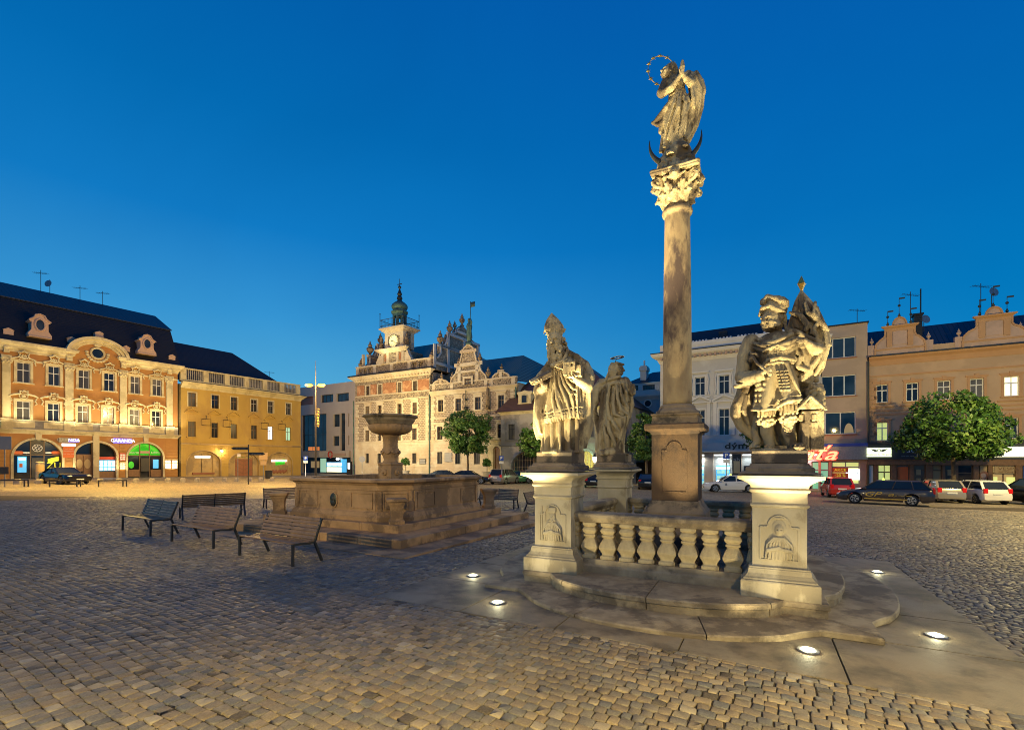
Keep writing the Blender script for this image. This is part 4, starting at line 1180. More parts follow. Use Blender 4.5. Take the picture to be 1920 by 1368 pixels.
def madonna():
    az = math.atan2(CX, CY)
    t = thing('madonna_statue', 'floodlit praying madonna on a crescent moon on top of the column', 'statue', (CX, CY, 7.79), -az)
    c = Carve((-.62, -.50, -.20), (.52, .48, 2.12), .0105)

    def P(zx, zy, y=0.0): return ((zx - 460) * .00262, y, (985 - zy) * .00262 + y * .70)
    z = lambda zy: (985 - zy) * .00262
    x = lambda zx: (zx - 460) * .00262
    # clouds and globe with the serpent
    c.ell(P(460, 900, 0), (.27, .27, .25)); c.loft([(-.19, -.02, .0, .34, .32), (-.08, -.02, 0, .33, .31), (.05, -.03, 0, .26, .25)], 7, .03, 3, 0, k=.03); c.ell(P(420, 970, .02), (.28, .25, .12)); c.ell(P(500, 960, 0), (.24, .24, .13)); c.ell(P(380, 940, .05), (.16, .2, .14)); c.ell(P(360, 1000, .02), (.12, .15, .09))
    c.chain([P(360, 900, -.18), P(420, 948, -.27), P(500, 950, -.27), P(565, 925, -.15), P(575, 890, 0)], [.04, .045, .05, .045, .03], .01)
    c.curls(P(440, 985, .0), (.24, .2, .05), 26, .07, 61, .03)
    for zx, zy in ((400, 910), (480, 915), (540, 905)): c.ell(P(zx, zy, -.22), (.06, .05, .05), (20, 30, 0), .01)
    # skirt and mantle
    bd = [(z(850), x(438), .0, .25, .20), (z(800), x(440), 0, .24, .20), (z(700), x(455), 0, .25, .21), (z(600), x(468), 0, .26, .21), (z(500), x(470), 0, .20, .18), (z(430), x(455), 0, .145, .13)]
    c.loft(bd, 9, .030, 2.0, .5, k=.02, sharp=.8)
    c.loft([(z(440), x(455), .0, .145, .13), (z(390), x(452), -.01, .165, .14), (z(340), x(450), 0, .18, .13), (z(315), x(445), 0, .12, .10)], k=.02)
    for fo in ([(455, 440), (440, 560), (400, 690), (370, 780)], [(470, 450), (462, 600), (420, 720), (395, 800)], [(480, 520), (470, 600), (440, 660)], [(510, 420), (520, 560), (505, 700), (490, 810)], [(540, 460), (530, 520), (545, 560), (520, 640), (510, 800)], [(580, 480), (585, 600), (560, 720), (525, 810)], [(350, 680), (360, 740), (350, 800)]):
        pts = []
        for zx, zy in fo:
            zs = [l[0] for l in sorted(bd)]; cx, cy, a, b_ = (np.interp(z(zy), zs, [l[i] for l in sorted(bd)]) for i in (1, 2, 3, 4))
            pts.append((x(zx), cy - b_ * math.sqrt(max(0, 1 - ((x(zx) - cx) / a) ** 2)) - .015, z(zy)))
        c.fold(pts, .032)
    # flying fold to the left
    for i in range(6):
        c.chain([P(440 - i * 3, 445 + i * 14, -.10), P(380 - i * 8, 520 + i * 16, -.13 + .02 * i), P(300 + i * 12, 605 + i * 8, -.08 + .02 * i)], [.03, .045, .032], .012)
    c.chain([P(285, 610, -.06), P(320, 638, -.08), P(345, 625, -.06)], [.03, .03, .03], .01)
    c.chain([P(400, 560, -.05), P(360, 640, -.04), P(345, 690, -.04)], [.09, .08, .05], .03)
    # mantle on the right side
    c.loft([(z(800), x(525), .06, .04, .10), (z(690), x(560), .05, .11, .15), (z(580), x(590), .03, .12, .16), (z(470), x(600), .0, .13, .15), (z(370), x(575), .0, .12, .13), (z(315), x(555), .02, .07, .09)], 6, .025, 2, 1, k=.03)
    c.chain([P(590, 320, -.02), P(625, 390, -.02), P(648, 465, -.04), P(625, 500, -.06), P(595, 470, -.09)], [.05, .05, .04, .035, .03], .02)
    c.chain([P(600, 480, -.08), P(600, 600, -.07), P(560, 740, -.04)], [.03, .035, .03], .014); c.chain([P(560, 400, -.12), P(570, 500, -.14), P(575, 560, -.12)], [.03, .04, .03], .014)
    # arms raised in prayer
    c.chain([P(375, 335, .0), P(345, 400, -.08)], [.085, .08], .03); c.chain([P(350, 410, -.09), P(420, 385, -.20), P(485, 305, -.25)], [.075, .062, .035], .02)
    c.chain([P(535, 320, .0), P(560, 385, -.10)], [.085, .075], .03); c.chain([P(555, 390, -.12), P(520, 345, -.22), P(497, 300, -.25)], [.07, .055, .035], .02)
    for q, (a, b_) in enumerate(((484, 210), (492, 204), (500, 203), (507, 212))):
        for s_ in (-1, 1): c.chain([P(a * .5 + 246, 290, -.25 + .014 * s_), P(a, (b_ + 290) / 2, -.262 + .013 * s_), P(a * .6 + 198, b_, -.25 + .008 * s_)], [.020, .016, .010], .006)
    for s_ in (-1, 1): c.chain([P(480, 290, -.27 + .01 * s_), P(474, 268, -.285 + .01 * s_), P(478, 250, -.285)], [.014, .012, .009], .005)
    for i in range(5): c.chain([P(352 + i * 24, 395 - i * 14, -.16 - .01 * i), P(372 + i * 22, 425 - i * 17, -.14 - .015 * i)], .018, .01)
    c.chain([P(408, 440, -.10), P(450, 428, -.145), P(495, 435, -.10)], .024, .01)
    # head looking up to the left, veil
    c.rc(P(440, 330, .0), .07, P(405, 290, -.01), .062, .03)
    c.face(P(388, 262, -.03), .118, -48, -12)
    c.ell(P(412, 250, .03), (.125, .12, .13), (0, 0, 0), .03); c.chain([P(425, 235, .02), P(450, 290, .06), P(470, 330, .08)], [.09, .08, .07], .03)
    # feet
    for zx, zy in ((405, 862), (512, 838)): c.ell(P(zx, zy, -.22), (.075, .11, .045), (10, 20, 25), .02)
    for i in range(5): c.ell(P(392 + i * 11, 848 + abs(i - 2) * 5, -.31), (.018, .03, .016), k=.006)
    c.ell(P(525, 832, -.25), (.04, .06, .03), k=.02)
    c.mesh('figure', 'sandstone', t)
    # crescent moon
    pts = []; rs = []
    for i in range(29):
        a = R(200 + (338 - 200) * 0 - 30 + (200) * i / 28)
        pts.append(P(445 + 182 * math.cos(a) * 1.0, 770 - 178 * math.sin(a) * 1.0, -.08)); f_ = i / 28
        rs.append(.006 + .055 * math.sin(math.pi * f_))
    m = MB(); m.smooth = True; m.tube(pts, rs, 10); m.build('crescent_moon', 'dark_bronze', t)
    # ring of stars
    hc = Vector(P(350, 232, .10)); U = Vector((.92, .2, .34)).normalized() * .255; W = Vector((-.36, .05, .93)).normalized() * .345
    m = MB(); m.tube([hc + U * math.cos(a) + W * math.sin(a) for a in np.linspace(0, 2 * math.pi, 41)[:-1]], .007, 6, True)
    ring = m.build('star_halo', 'gilt', t)
    for i in range(12):
        a = R(30 * i + 10)
        if 285 < (30 * i + 10) % 360 < 350: continue
        p = hc + U * math.cos(a) + W * math.sin(a); m = MB()
        e1, e2 = U.normalized(), W.normalized(); nn = e1.cross(e2).normalized() * .012
        vs = [p + nn, p - nn]; k_ = 12
        for j in range(k_):
            b = 2 * math.pi * j / k_; rr = .055 if j % 2 == 0 else .024
            vs.append(p + e1 * rr * math.cos(b) + e2 * rr * math.sin(b))
        fs = [(0, 2 + j, 2 + (j + 1) % k_) for j in range(k_)] + [(1, 2 + (j + 1) % k_, 2 + j) for j in range(k_)]
        m.add(vs, fs); m.build('star', 'gilt', ring)
    m = MB(); m.tube([P(425, 262, .05), hc + U * math.cos(-.9) + W * math.sin(-.9)], .006, 6); m.build('halo_rod', 'dark_bronze', t)


bishop(); soldier(); robed(); madonna()
# ------------------------------------------------------------------ fountain
FZ = gz(FC0.x, FC0.y) + .05


def octagon(a, c):
    return [(-(a - c), -a), (a - c, -a), (a, -(a - c)), (a, a - c), (a - c, a), (-(a - c), a), (-a, a - c), (-a, -(a - c))]


t = thing('fountain', 'red-brown sandstone fountain, eight-sided basin on square steps with a fluted bowl on a pillar', 'fountain', (FCEN.x, FCEN.y, FZ), FROT)
for nm, h, z0, z1, nj in (('base_slab', FH, -.4, .0, 6), ('lower_step', 3.5, -.01, .21, 5), ('upper_step', 2.75, .20, .42, 4)):
    m = MB(); inn = h - 1.3; g = .004
    for k in range(4):                                         # stones laid round the square
        M = Matrix.Rotation(k * math.pi / 2, 4, 'Z'); m.M = M
        e = [-h + 2 * h * i / nj for i in range(nj + 1)]
        for i in range(nj):
            a0, a1 = e[i] + g, min(e[i + 1] - g, inn if i == nj - 1 else e[i + 1] - g)
            if i == nj - 1 and a1 <= a0: continue
            m.box(a0, -h, z0, a1, -inn + (0 if i else 0), z1 + random.uniform(-.003, .003))
    m.M = None; m.box(-inn + g, -inn + g, z0, inn - g, inn - g, z1 - .006)
    m.build(nm, 'sandstone_red', t, bev=.018)


def ring_profile(prof, inner):
    """octagonal wall: profile of (apothem, z), hollow inside"""
    m = MB(); P = [[(x, y, z) for x, y in octagon(a, .7 * (a / 2.4) ** .2)] for a, z in prof]
    I = [[(x, y, z) for x, y in octagon(inner, .6)] for z in (prof[-1][1], .5)]
    rings = P + I; vs = [p for r_ in rings for p in r_]; fs = []
    for j in range(len(rings) - 1):
        for i in range(8):
            k = (i + 1) % 8; fs.append((j * 8 + i, j * 8 + k, j * 8 + 8 + k, j * 8 + 8 + i))
    return m.add(vs, fs)


ring_profile([(2.50, .40), (2.50, .54), (2.475, .56), (2.46, .60), (2.43, .66), (2.40, .68), (2.385, .70), (2.385, 1.26), (2.40, 1.275), (2.40, 1.30), (2.385, 1.315), (2.385, 1.41), (2.41, 1.43), (2.44, 1.47)], 2.05).build('basin', 'sandstone_red', t, bev=.006)
ring_profile([(2.44, 1.472), (2.50, 1.49), (2.52, 1.51), (2.52, 1.565), (2.50, 1.585)], 2.03).build('basin_rim', 'sandstone_red', t, bev=.008)
m = MB(); m.slab(octagon(2.05, .6), 1.18, 1.2)
wm, nt, b = new_mat('fountain_water'); b.inputs['Base Color'].default_value = (.01, .014, .014, 1); b.inputs['Roughness'].default_value = .06
n_ = N(nt, 'TexNoise', Vector=position(nt), Scale=5.0, Detail=2.0); bump(nt, b, n_.outputs[0], .25, .01)
m.build('basin_water', 'fountain_water', t)
# raised panels on each face
for k in range(8):
    o = octagon(2.385, .7); a, b_ = Vector(o[k]), Vector(o[(k + 1) % 8]); d = (b_ - a); L = d.length; d.normalize(); nrm = Vector((d.y, -d.x))
    M = Matrix(((d.x, -nrm.x, 0, a.x + d.x * L / 2), (d.y, -nrm.y, 0, a.y + d.y * L / 2), (0, 0, 1, 0), (0, 0, 0, 1)))
    segs = [(-L / 2 + .16, L / 2 - .16)] if L < 2 else [(-L / 2 + .16, -L / 6 - .12), (L / 6 + .12, L / 2 - .16)]
    for u0, u1 in segs:
        m = MB(M)
        for q in ((u0, .76, u1, .79), (u0, 1.18, u1, 1.21)): m.box(q[0], -.022, q[1], q[2], .02, q[3])
        for q in (u0, u1 - .03): m.box(q, -.022, .793, q + .03, .02, 1.177)
        m.build('basin_panel', 'sandstone_red', t, bev=.004)
    for e in (-L / 2 + .03, L / 2 - .12): m = MB(M); m.box(e, -.03, .70, e + .09, .02, 1.26); m.build('corner_strip', 'sandstone_red', t, bev=.004)
    if k == 0:
        m = MB(M); m.plate(arc(0, .97, .17, .235, 0, 360, 28)[:-1], -.035, .0); fr_ = m.build('medallion', 'sandstone_red', t, bev=.01)
        c = Carve((-.16, -.09, .74), (.16, .0, 1.2), .008)
        c.ell((0, -.035, .97), (.135, .03, .20), k=.01); c.ell((0, -.06, 1.0), (.06, .02, .08), k=.01); c.ell((0, -.06, .88), (.08, .02, .07), k=.01)
        for q in (-1, 1): c.chain([(q * .05, -.065, 1.06), (q * .09, -.065, .98), (q * .05, -.065, .86)], .012, .006)
        o_ = c.mesh('crest', 'dark_bronze', fr_); o_.data.transform(M)
# centre pillar and bowl
m = MB(); m.sq([(.30, .6), (.30, 1.35), (.285, 1.36), (.285, 1.95), (.30, 1.97), (.30, 2.02), (.27, 2.05)]); m.build('pillar_base', 'sandstone_red', t, bev=.008)
m = MB()
for k in range(4):
    m.M = Matrix.Rotation(k * math.pi / 2, 4, 'Z')
    for s_ in (0,): m.smooth = True; m.lathe([(.10, 0), (.10, .02), (.06, .05), (.02, .06)], 14); 
m2 = MB()
for k in range(4):
    M = Matrix.Rotation(k * math.pi / 2, 4, 'Z') @ Matrix.Translation((0, -.285, 1.72)) @ Matrix.Rotation(R(90), 4, 'X')
    q = MB(M); q.smooth = True; q.lathe([(.115, -.01), (.115, .02), (.085, .05), (.05, .045), (.03, .05)], 16); q.tube([(0, -.01, .04), (0, -.01, .10), (0, -.03, .13)], .018, 8)
    q.build('spout_rosette', 'sandstone_red', t)
m = MB(); m.smooth = True
m.lathe([(.27, 2.05), (.235, 2.09), (.22, 2.13), (.245, 2.22), (.29, 2.33), (.305, 2.42), (.28, 2.50), (.235, 2.55), (.25, 2.58), (.235, 2.61), (.245, 2.80), (.26, 2.90), (.28, 2.93), (.28, 2.96)], 32)
for i in range(8):
    a0 = i * math.pi / 4
    m.tube([(.31 * math.cos(a0 + j * math.pi / 16) , .31 * math.sin(a0 + j * math.pi / 16), 2.44 - .09 * math.sin(math.pi * j / 4)) for j in range(5)], [.02, .032, .036, .032, .02], 6)
m.build('pillar', 'sandstone_red', t)
m = MB(); m.smooth = True
m.lathe([(.28, 2.96), (.45, 3.0), (.60, 3.06), (.69, 3.15), (.715, 3.24), (.69, 3.31)], 96, flute=32, fdep=.022)
m.build('bowl', 'sandstone_red', t)
m = MB(); m.smooth = True
m.lathe([(.69, 3.305), (.715, 3.325), (.72, 3.35), (.76, 3.40), (.80, 3.44), (.81, 3.48), (.80, 3.50), (.86, 3.54), (.91, 3.565), (.915, 3.60), (.89, 3.625), (.80, 3.62), (.5, 3.5), (.1, 3.45)], 64)
m.build('bowl_rim', 'sandstone_dark', t)
for (u, v), lab in (((2.42, -2.42), 'small flared stone post in front of the fountain, nearest the camera'), ((-2.42, -2.42), 'small flared stone post at the left corner of the fountain steps'), ((2.42, 2.42), 'small flared stone post at the right corner of the fountain steps'), ((-2.42, 2.42), 'small flared stone post hidden behind the fountain basin')):
    x, y = floc(u, v)
    p = thing('stone_post', lab, 'stone post', (x, y, FZ + .42), FROT + R(45), 'posts at the fountain corners')
    m = MB(); m.sq([(.205, .0), (.205, .08), (.17, .11), (.16, .16), (.16, .36), (.18, .46), (.215, .54), (.225, .58)]); m.build('post_body', 'sandstone_red', p, bev=.008)
    m = MB(); m.sq([(.235, .582), (.265, .60), (.265, .66), (.25, .68)]); m.build('post_cap', 'sandstone_red', p, bev=.008)


# ------------------------------------------------------------------ benches
def make_bench(label):
    t = thing('park_bench', label, 'bench', (0, 0, 0), 0, 'benches round the fountain')
    L = 1.0
    prof = [(-.24, .43), (-.10, .415), (.04, .40), (.16, .40), (.24, .425)]
    for i in range(7):                                          # seat slats follow a gentle curve
        f_ = i / 6; y = -.245 + .43 * f_; z = .447 - .028 * math.sin(math.pi * min(1, f_ * 1.1))
        m = MB(); m.box(-L, y - .027, z - .012, L, y + .027, z + .012); m.build('seat_slat', 'bench_wood', t, bev=.005)
    for i in range(6):
        f_ = i / 5; y = .215 + .16 * f_; z = .50 + .36 * f_
        m = MB(Matrix.Translation((0, y, z)) @ Matrix.Rotation(R(-22), 4, 'X')); m.box(-L, -.011, -.031, L, .011, .031); m.build('back_slat', 'bench_wood', t, bev=.005)
    for s_ in (-1, 0, 1):
        x = s_ * .985
        m = MB()
        if s_:
            m.beam((x, -.27, 0), (x, -.265, .43), .045, .055, (1, 0, 0)); m.beam((x, .40, .0), (x, .225, .42), .045, .055, (1, 0, 0))
            m.beam((x, -.27, .42), (x, -.10, .425), .045, .04, (1, 0, 0)); m.beam((x, -.10, .425), (x, .10, .405), .045, .04, (1, 0, 0)); m.beam((x, .10, .405), (x, .235, .42), .045, .04, (1, 0, 0))
            m.beam((x, .225, .42), (x, .40, .90), .045, .045, (1, 0, 0))
            m.build('end_frame', 'black_iron', t, bev=.004)
        else:
            m.beam((x, -.24, .42), (x, .22, .405), .03, .03, (1, 0, 0)); m.beam((x, .235, .42), (x, .415, .90), .03, .03, (1, 0, 0)); m.build('middle_brace', 'black_iron', t, bev=.003)
    return t


def bxy(px, py): return on_ground(200 + px / 2.341, 760 + py / 2.341)


b0 = make_bench('slatted wooden bench nearest the camera, before the fountain steps')
spots = [((-6.08, 10.57), (-4.37, 9.49), None, ''), ((-8.83, 12.31), (-7.1, 11.3), None, 'slatted wooden bench in the middle of the row of three'), ((-11.68, 14.2), (-9.9, 13.04), None, 'slatted wooden bench furthest left of the row of three')]
for i, (p, q, _, lab) in enumerate(spots):
    p, q = Vector(p), Vector(q); d = (q - p).normalized(); c_ = (p + q) / 2 + Vector((-d.y, d.x)) * .27
    loc = (c_.x, c_.y, gz(c_.x, c_.y) + .018); rz = math.atan2(d.y, d.x)
    if i == 0: b0.location = loc; b0.rotation_euler.z = rz
    else: dup(b0, loc, rz, lab)
for (x, y), rz, lab in (((-11.15, 17.7), R(222), 'slatted bench turned away, its dark back behind the row of three'), ((-10.35, 22.0), R(38), 'bench behind the post at the left corner of the fountain'), ((-.75, 22.9), R(-20), 'bench behind the post at the right corner of the fountain'), ((1.25, 21.6), R(68), 'bench seen end-on between the fountain and the bishop pedestal')):
    dup(b0, (x, y, gz(x, y) + .018), rz, lab)
# ------------------------------------------------------------------ building kit
class Front:
    """a street front: local x runs right along the wall, -y looks out over the square"""

    def __init__(s, px, dist, ang, name, label, base=None):
        s.x0, s.y0 = at_depth(px, dist), dist
        s.a = R(ang); s.c, s.s_ = math.cos(s.a), math.sin(s.a)
        s.z0 = gz(s.x0, s.y0)
        s.t = thing(name, label, 'building', (s.x0, s.y0, s.z0), s.a)

    def u(s, px, v=0.0):
        k = (px - 960) / FPX; ox = s.x0 - v * s.s_; oy = s.y0 + v * s.c
        return (k * oy - ox) / (s.c - k * s.s_)

    def uz(s, px, py, v=0.0):
        u = s.u(px, v); y = s.y0 + v * s.c + u * s.s_
        return u, CAMH + (HOR - py) / FPX * y - s.z0

    def z(s, px, py, v=0.0): return s.uz(px, py, v)[1]

    def rect(s, x0, x1, y0, y1, v=0.0):
        xm = (x0 + x1) / 2
        return s.u(x0, v), s.z(xm, y1, v), s.u(x1, v), s.z(xm, y0, v)


def holes_wall(m, u0, z0, u1, z1, holes, v=0.0, dep=.25, back=True):
    us = sorted({u0, u1, *[min(max(h[i], u0), u1) for h in holes for i in (0, 2)]}); zs = sorted({z0, z1, *[min(max(h[i], z0), z1) for h in holes for i in (1, 3)]})
    def hole(a, b): return any(h[0] < a < h[2] and h[1] < b < h[3] for h in holes)
    for i in range(len(us) - 1):
        j = 0
        while j < len(zs) - 1:
            if hole((us[i] + us[i + 1]) / 2, (zs[j] + zs[j + 1]) / 2): j += 1; continue
            k = j
            while k + 1 < len(zs) - 1 and not hole((us[i] + us[i + 1]) / 2, (zs[k + 1] + zs[k + 2]) / 2): k += 1
            m.add([(us[i], v, zs[j]), (us[i + 1], v, zs[j]), (us[i + 1], v, zs[k + 1]), (us[i], v, zs[k + 1])], [(0, 1, 2, 3)]); j = k + 1
    for h in holes:
        a, b, c, d = h[:4]
        m.add([(a, v, b), (c, v, b), (c, v, d), (a, v, d), (a, v + dep, b), (c, v + dep, b), (c, v + dep, d), (a, v + dep, d)], [(0, 4, 5, 1), (1, 5, 6, 2), (2, 6, 7, 3), (3, 7, 4, 0)])
    return m


def body(F, u0, u1, z0, z1, dep, mat, name='rear_wall', v0=.3):
    m = MB(); m.box(u0, v0, z0, u1, dep, z1); return m.build(name, mat, F.t)


def arch_spandrels(m, u0, u1, zs, zt, v, dep=.25, n=14, top=None):
    """fills the corners of a rectangular hole so that it reads as an arch springing at zs with crown zt"""
    c = (u0 + u1) / 2; rx = (u1 - u0) / 2; rz = zt - zs; top = zt if top is None else top
    for s_ in (-1, 1):
        pts = [(c + s_ * rx * math.cos(math.pi / 2 * i / n), zs + rz * math.sin(math.pi / 2 * i / n)) for i in range(n + 1)]
        m.plate(pts + [(c + s_ * rx, top)] if top == zt else pts + [(c, top), (c + s_ * rx, top)], v, v + dep)


def arch_band(m, u0, u1, zs, zt, w, v0, v1, z_foot=None, n=22):
    c = (u0 + u1) / 2; rx = (u1 - u0) / 2; rz = zt - zs
    o = arc(c, zs, rx + w, rz + w, 0, 180, n); i_ = arc(c, zs, rx, rz, 0, 180, n)
    for k in range(n):
        m.plate([o[k], o[k + 1], i_[k + 1], i_[k]], v0, v1)
    if z_foot is not None:
        m.box(u0 - w, v0, z_foot, u0, v1, zs); m.box(u1, v0, z_foot, u1 + w, v1, zs)


def window(F, r, frame='white_frame', pane='window_glass', v=0.0, dep=.16, fw=.07, cols=2, trans=.36, surround=None, sw=.16, sp=.05, sill=None, hood=None, name='window', label=None):
    """r = (u0, z0, u1, z1). window > pane, surround"""
    u0, z0, u1, z1 = r; vf = v + dep
    m = MB()
    m.box(u0, vf, z0, u0 + fw, vf + .06, z1); m.box(u1 - fw, vf, z0, u1, vf + .06, z1); m.box(u0 + fw, vf, z1 - fw, u1 - fw, vf + .06, z1); m.box(u0 + fw, vf, z0, u1 - fw, vf + .06, z0 + fw)
    zt = z1 - (z1 - z0) * trans if trans else None
    if zt: m.box(u0 + fw, vf - .01, zt - fw * .6, u1 - fw, vf + .05, zt + fw * .6)
    for i in range(1, cols):
        x = u0 + (u1 - u0) * i / cols
        if zt:
            m.box(x - fw * .55, vf - .008, z0 + fw, x + fw * .55, vf + .05, zt - fw * .6); m.box(x - fw * .4, vf - .008, zt + fw * .6, x + fw * .4, vf + .05, z1 - fw)
        else: m.box(x - fw * .55, vf - .008, z0 + fw, x + fw * .55, vf + .05, z1 - fw)
    w_ = m.build(name, frame, F.t)
    if label: w_['label'] = label
    if pane == 'window_glass' and random.random() < .4: pane = 'curtained_glass'
    p = MB(); p.add([(u0 + .01, vf + .03, z0 + .01), (u1 - .01, vf + .03, z0 + .01), (u1 - .01, vf + .03, z1 - .01), (u0 + .01, vf + .03, z1 - .01)], [(0, 1, 2, 3)]); p.build('pane', pane, w_)
    if surround:
        m = MB()
        m.box(u0 - sw, v - sp, z0, u0, v + .02, z1); m.box(u1, v - sp, z0, u1 + sw, v + .02, z1); m.box(u0 - sw, v - sp - .003, z1, u1 + sw, v + .02, z1 + sw)
        if sill: m.box(u0 - sw - .08, v - sp - .10, z0 - sill, u1 + sw + .08, v + .02, z0)
        if hood: hood(m, u0, z0, u1, z1, v)
        m.build('surround', surround, w_)
    return w_


def cornice(m, u0, u1, prof, v=0.0, e0=True, e1=True):
    """prof: (projection, z) bottom to top"""
    for (p0, z0), (p1, z1) in zip(prof, prof[1:]):
        a0, a1 = (u0 - p0 * e0, u1 + p0 * e1); b0_, b1_ = (u0 - p1 * e0, u1 + p1 * e1)
        m.add([(a0, v - p0, z0), (a1, v - p0, z0), (b1_, v - p1, z1), (b0_, v - p1, z1), (a0, v + .05, z0), (a1, v + .05, z0), (b1_, v + .05, z1), (b0_, v + .05, z1)], [(0, 1, 2, 3), (0, 3, 7, 4), (1, 5, 6, 2), (4, 5, 1, 0) if z0 == prof[0][1] else (0, 1, 5, 4), (3, 2, 6, 7)])
    return m


def part(F, m, name, mat, bev=0.0): return m.build(name, mat, F.t, bev=bev)


def vase(m, c, s):
    m.lathe([(.16 * s, 0), (.16 * s, .06 * s), (.08 * s, .12 * s), (.07 * s, .2 * s), (.2 * s, .36 * s), (.22 * s, .5 * s), (.1 * s, .6 * s), (.13 * s, .68 * s), (.06 * s, .8 * s), (.02 * s, .95 * s)], 10, c)


def antenna(x, y, z, h, label, kind):
    t = thing('roof_antenna', label, 'antenna', (x, y, z))
    m = MB(); m.tube([(0, 0, -.4), (0, 0, h)], .03, 6); m.build('mast', 'dark_bronze', t)
    m = MB()
    if kind == 'dish':
        m.smooth = True; M = Matrix.Translation((0, -.1, h * .8)) @ Matrix.Rotation(R(80), 4, 'X'); q = MB(M); q.lathe([(.42, .12), (.3, .05), (.1, .0), (.02, -.01)], 18); q.build('dish', 'steel_grey', t)
    else:
        m.tube([(-.8, 0, h * .93), (.8, 0, h * .86)], .02, 5)
        for i in range(7):
            f_ = -.75 + .25 * i; m.tube([(f_, -.3, h * .9 - f_ * .04), (f_, .3, h * .9 - f_ * .04)], .012, 4)
        m.build('aerial', 'dark_bronze', t)
    return t
# ------------------------------------------------------------------ orange palace (left)
A = Front(100, 52.5, 58.0, 'baroque_house', 'orange baroque house with cream pilasters, arched gable and dark mansard roof')


def zA(zx, zy, v=0.0): return A.uz(zx / 3.18, 500 + zy / 3.18, v)
def rA(q, v=0.0): return A.rect(q[0] / 3.18, q[1] / 3.18, 500 + q[2] / 3.18, 500 + q[3] / 3.18, v)


row2 = [(100, 180, 570, 690), (287, 358, 592, 710), (467, 533, 614, 727), (620, 682, 633, 742), (777, 834, 655, 755), (908, 963, 668, 768)]
row1 = [(98, 180, 798, 915), (284, 355, 815, 924), (463, 528, 826, 933), (615, 678, 838, 941), (773, 831, 849, 950), (905, 958, 860, 957)]
R2 = [rA(q) for q in row2]; R1 = [rA(q) for q in row1]
zt2 = sum(r[3] for r in R2) / 6; zb2 = sum(r[1] for r in R2) / 6; zt1 = sum(r[3] for r in R1) / 6; zb1 = sum(r[1] for r in R1) / 6
R2 = [(r[0], zb2, r[2], zt2) for r in R2]; R1 = [(r[0], zb1, r[2], zt1) for r in R1]
AU0 = A.u(-18); AU1 = A.u(333)
zc = A.z(170, 500 + 985 / 3.18)                    # top of the ground floor
zcor = A.z(20, 637 + 8); ztop = zcor + .55
AR = {}
for nm, (x0, x1, top, bot) in dict(a=(80, 368, 1030, 1262), b=(450, 553, 1045, 1257), c=(590, 692, 1045, 1256), d=(762, 970, 1052, 1252)).items():
    u0, u1 = A.u(x0 / 3.18), A.u(x1 / 3.18); AR[nm] = (u0, -.3, u1, A.z((x0 + x1) / 6.36, 500 + top / 3.18))
m = MB(); holes_wall(m, AU0, zc, AU1, zcor, R1 + R2); part(A, m, 'wall', 'orange_plaster')
m = MB(); holes_wall(m, AU0, -1.5, AU1, zc, list(AR.values()), dep=.5)
bc = (AR['b'][0], AR['c'][2])
for nm in 'ad': arch_spandrels(m, AR[nm][0], AR[nm][2], AR[nm][3] - (AR[nm][2] - AR[nm][0]) * .5, AR[nm][3], .0, .5)
cc = sum(bc) / 2; rx = (bc[1] - bc[0]) / 2; zsb = AR['b'][3] - rx * .8
for s_ in (-1, 1):
    lim = AR['b'][2] if s_ < 0 else AR['c'][0]
    pts = [(cc + s_ * rx * math.cos(a), zsb + rx * .8 * math.sin(a)) for a in np.linspace(0, math.acos(abs(lim - cc) / rx), 14)]
    m.plate(pts + [(lim, AR['b'][3]), (cc + s_ * rx, AR['b'][3])], .0, .5)
part(A, m, 'ground_floor_wall', 'orange_plaster')
for a, b in ((AU0, AR['a'][0] - .35), (AR['a'][2] + .35, AR['b'][0] - .35), (AR['c'][2] + .35, AR['d'][0] - .35), (AR['d'][2] + .35, AU1)):
    m = MB(); zz = zc - .55
    while zz > -.1: m.box(a, -.035, zz, b, .0, zz + .34); zz -= .40
    if b - a > .2: part(A, m, 'rustication', 'orange_plaster', .012)
m = MB()
for nm in 'ad': arch_band(m, AR[nm][0], AR[nm][2], AR[nm][3] - (AR[nm][2] - AR[nm][0]) * .5, AR[nm][3], .22, -.09, .0, -.3)
arch_band(m, bc[0], bc[1], zsb, AR['b'][3], .22, -.09, .0, -.3)
m.box(AR['b'][2], -.16, -.3, AR['c'][0], .3, zc - .02)
for nm in 'ad':
    c_ = (AR[nm][0] + AR[nm][2]) / 2; m.plate([(c_ - .22, AR[nm][3] - .03), (c_ + .22, AR[nm][3] - .03), (c_ + .3, zc), (c_ - .3, zc)], -.16, .0)
part(A, m, 'arch_surrounds', 'cream_trim', .015)
body(A, AU0, AU1, -1.5, zcor, 11, 'grey_plaster', v0=.52)
# ledge over the ground floor, parapet zone, cornice
m = MB(); cornice(m, AU0, AU1, [(.05, zc - .45), (.08, zc - .3), (.25, zc - .15), (.34, zc - .05), (.34, zc + .02), (.30, zc + .06)]); part(A, m, 'ledge', 'cream_trim')
m = MB(); m.box(AU0, -.12, zc + .06, AU1, .0, zc + .95)
part(A, m, 'parapet_band', 'grey_plaster')
m = MB()
PIL = [(10, 62), (386, 436), (713, 755), (990, 1028)]
PU = [(A.u(a / 3.18), A.u(b / 3.18)) for a, b in PIL]
edges = [AU0] + [e for p in PU for e in p] + [AU1]
for i, (a, b) in enumerate(zip(edges[:-1:2], edges[1::2])): pass
m.box(AU0, -.17, zc + .95, AU1, .02, zc + 1.06)
for a, b in PU: m.box(a - .12, -.26, zc + .06, b + .12, -.12, zc + .95); m.box(a - .16, -.30, zc + .952, b + .16, -.0, zc + 1.12)
for r in R1: m.box(r[0] - .35, -.15, zc + .2, r[2] + .35, -.12, zc + .85)
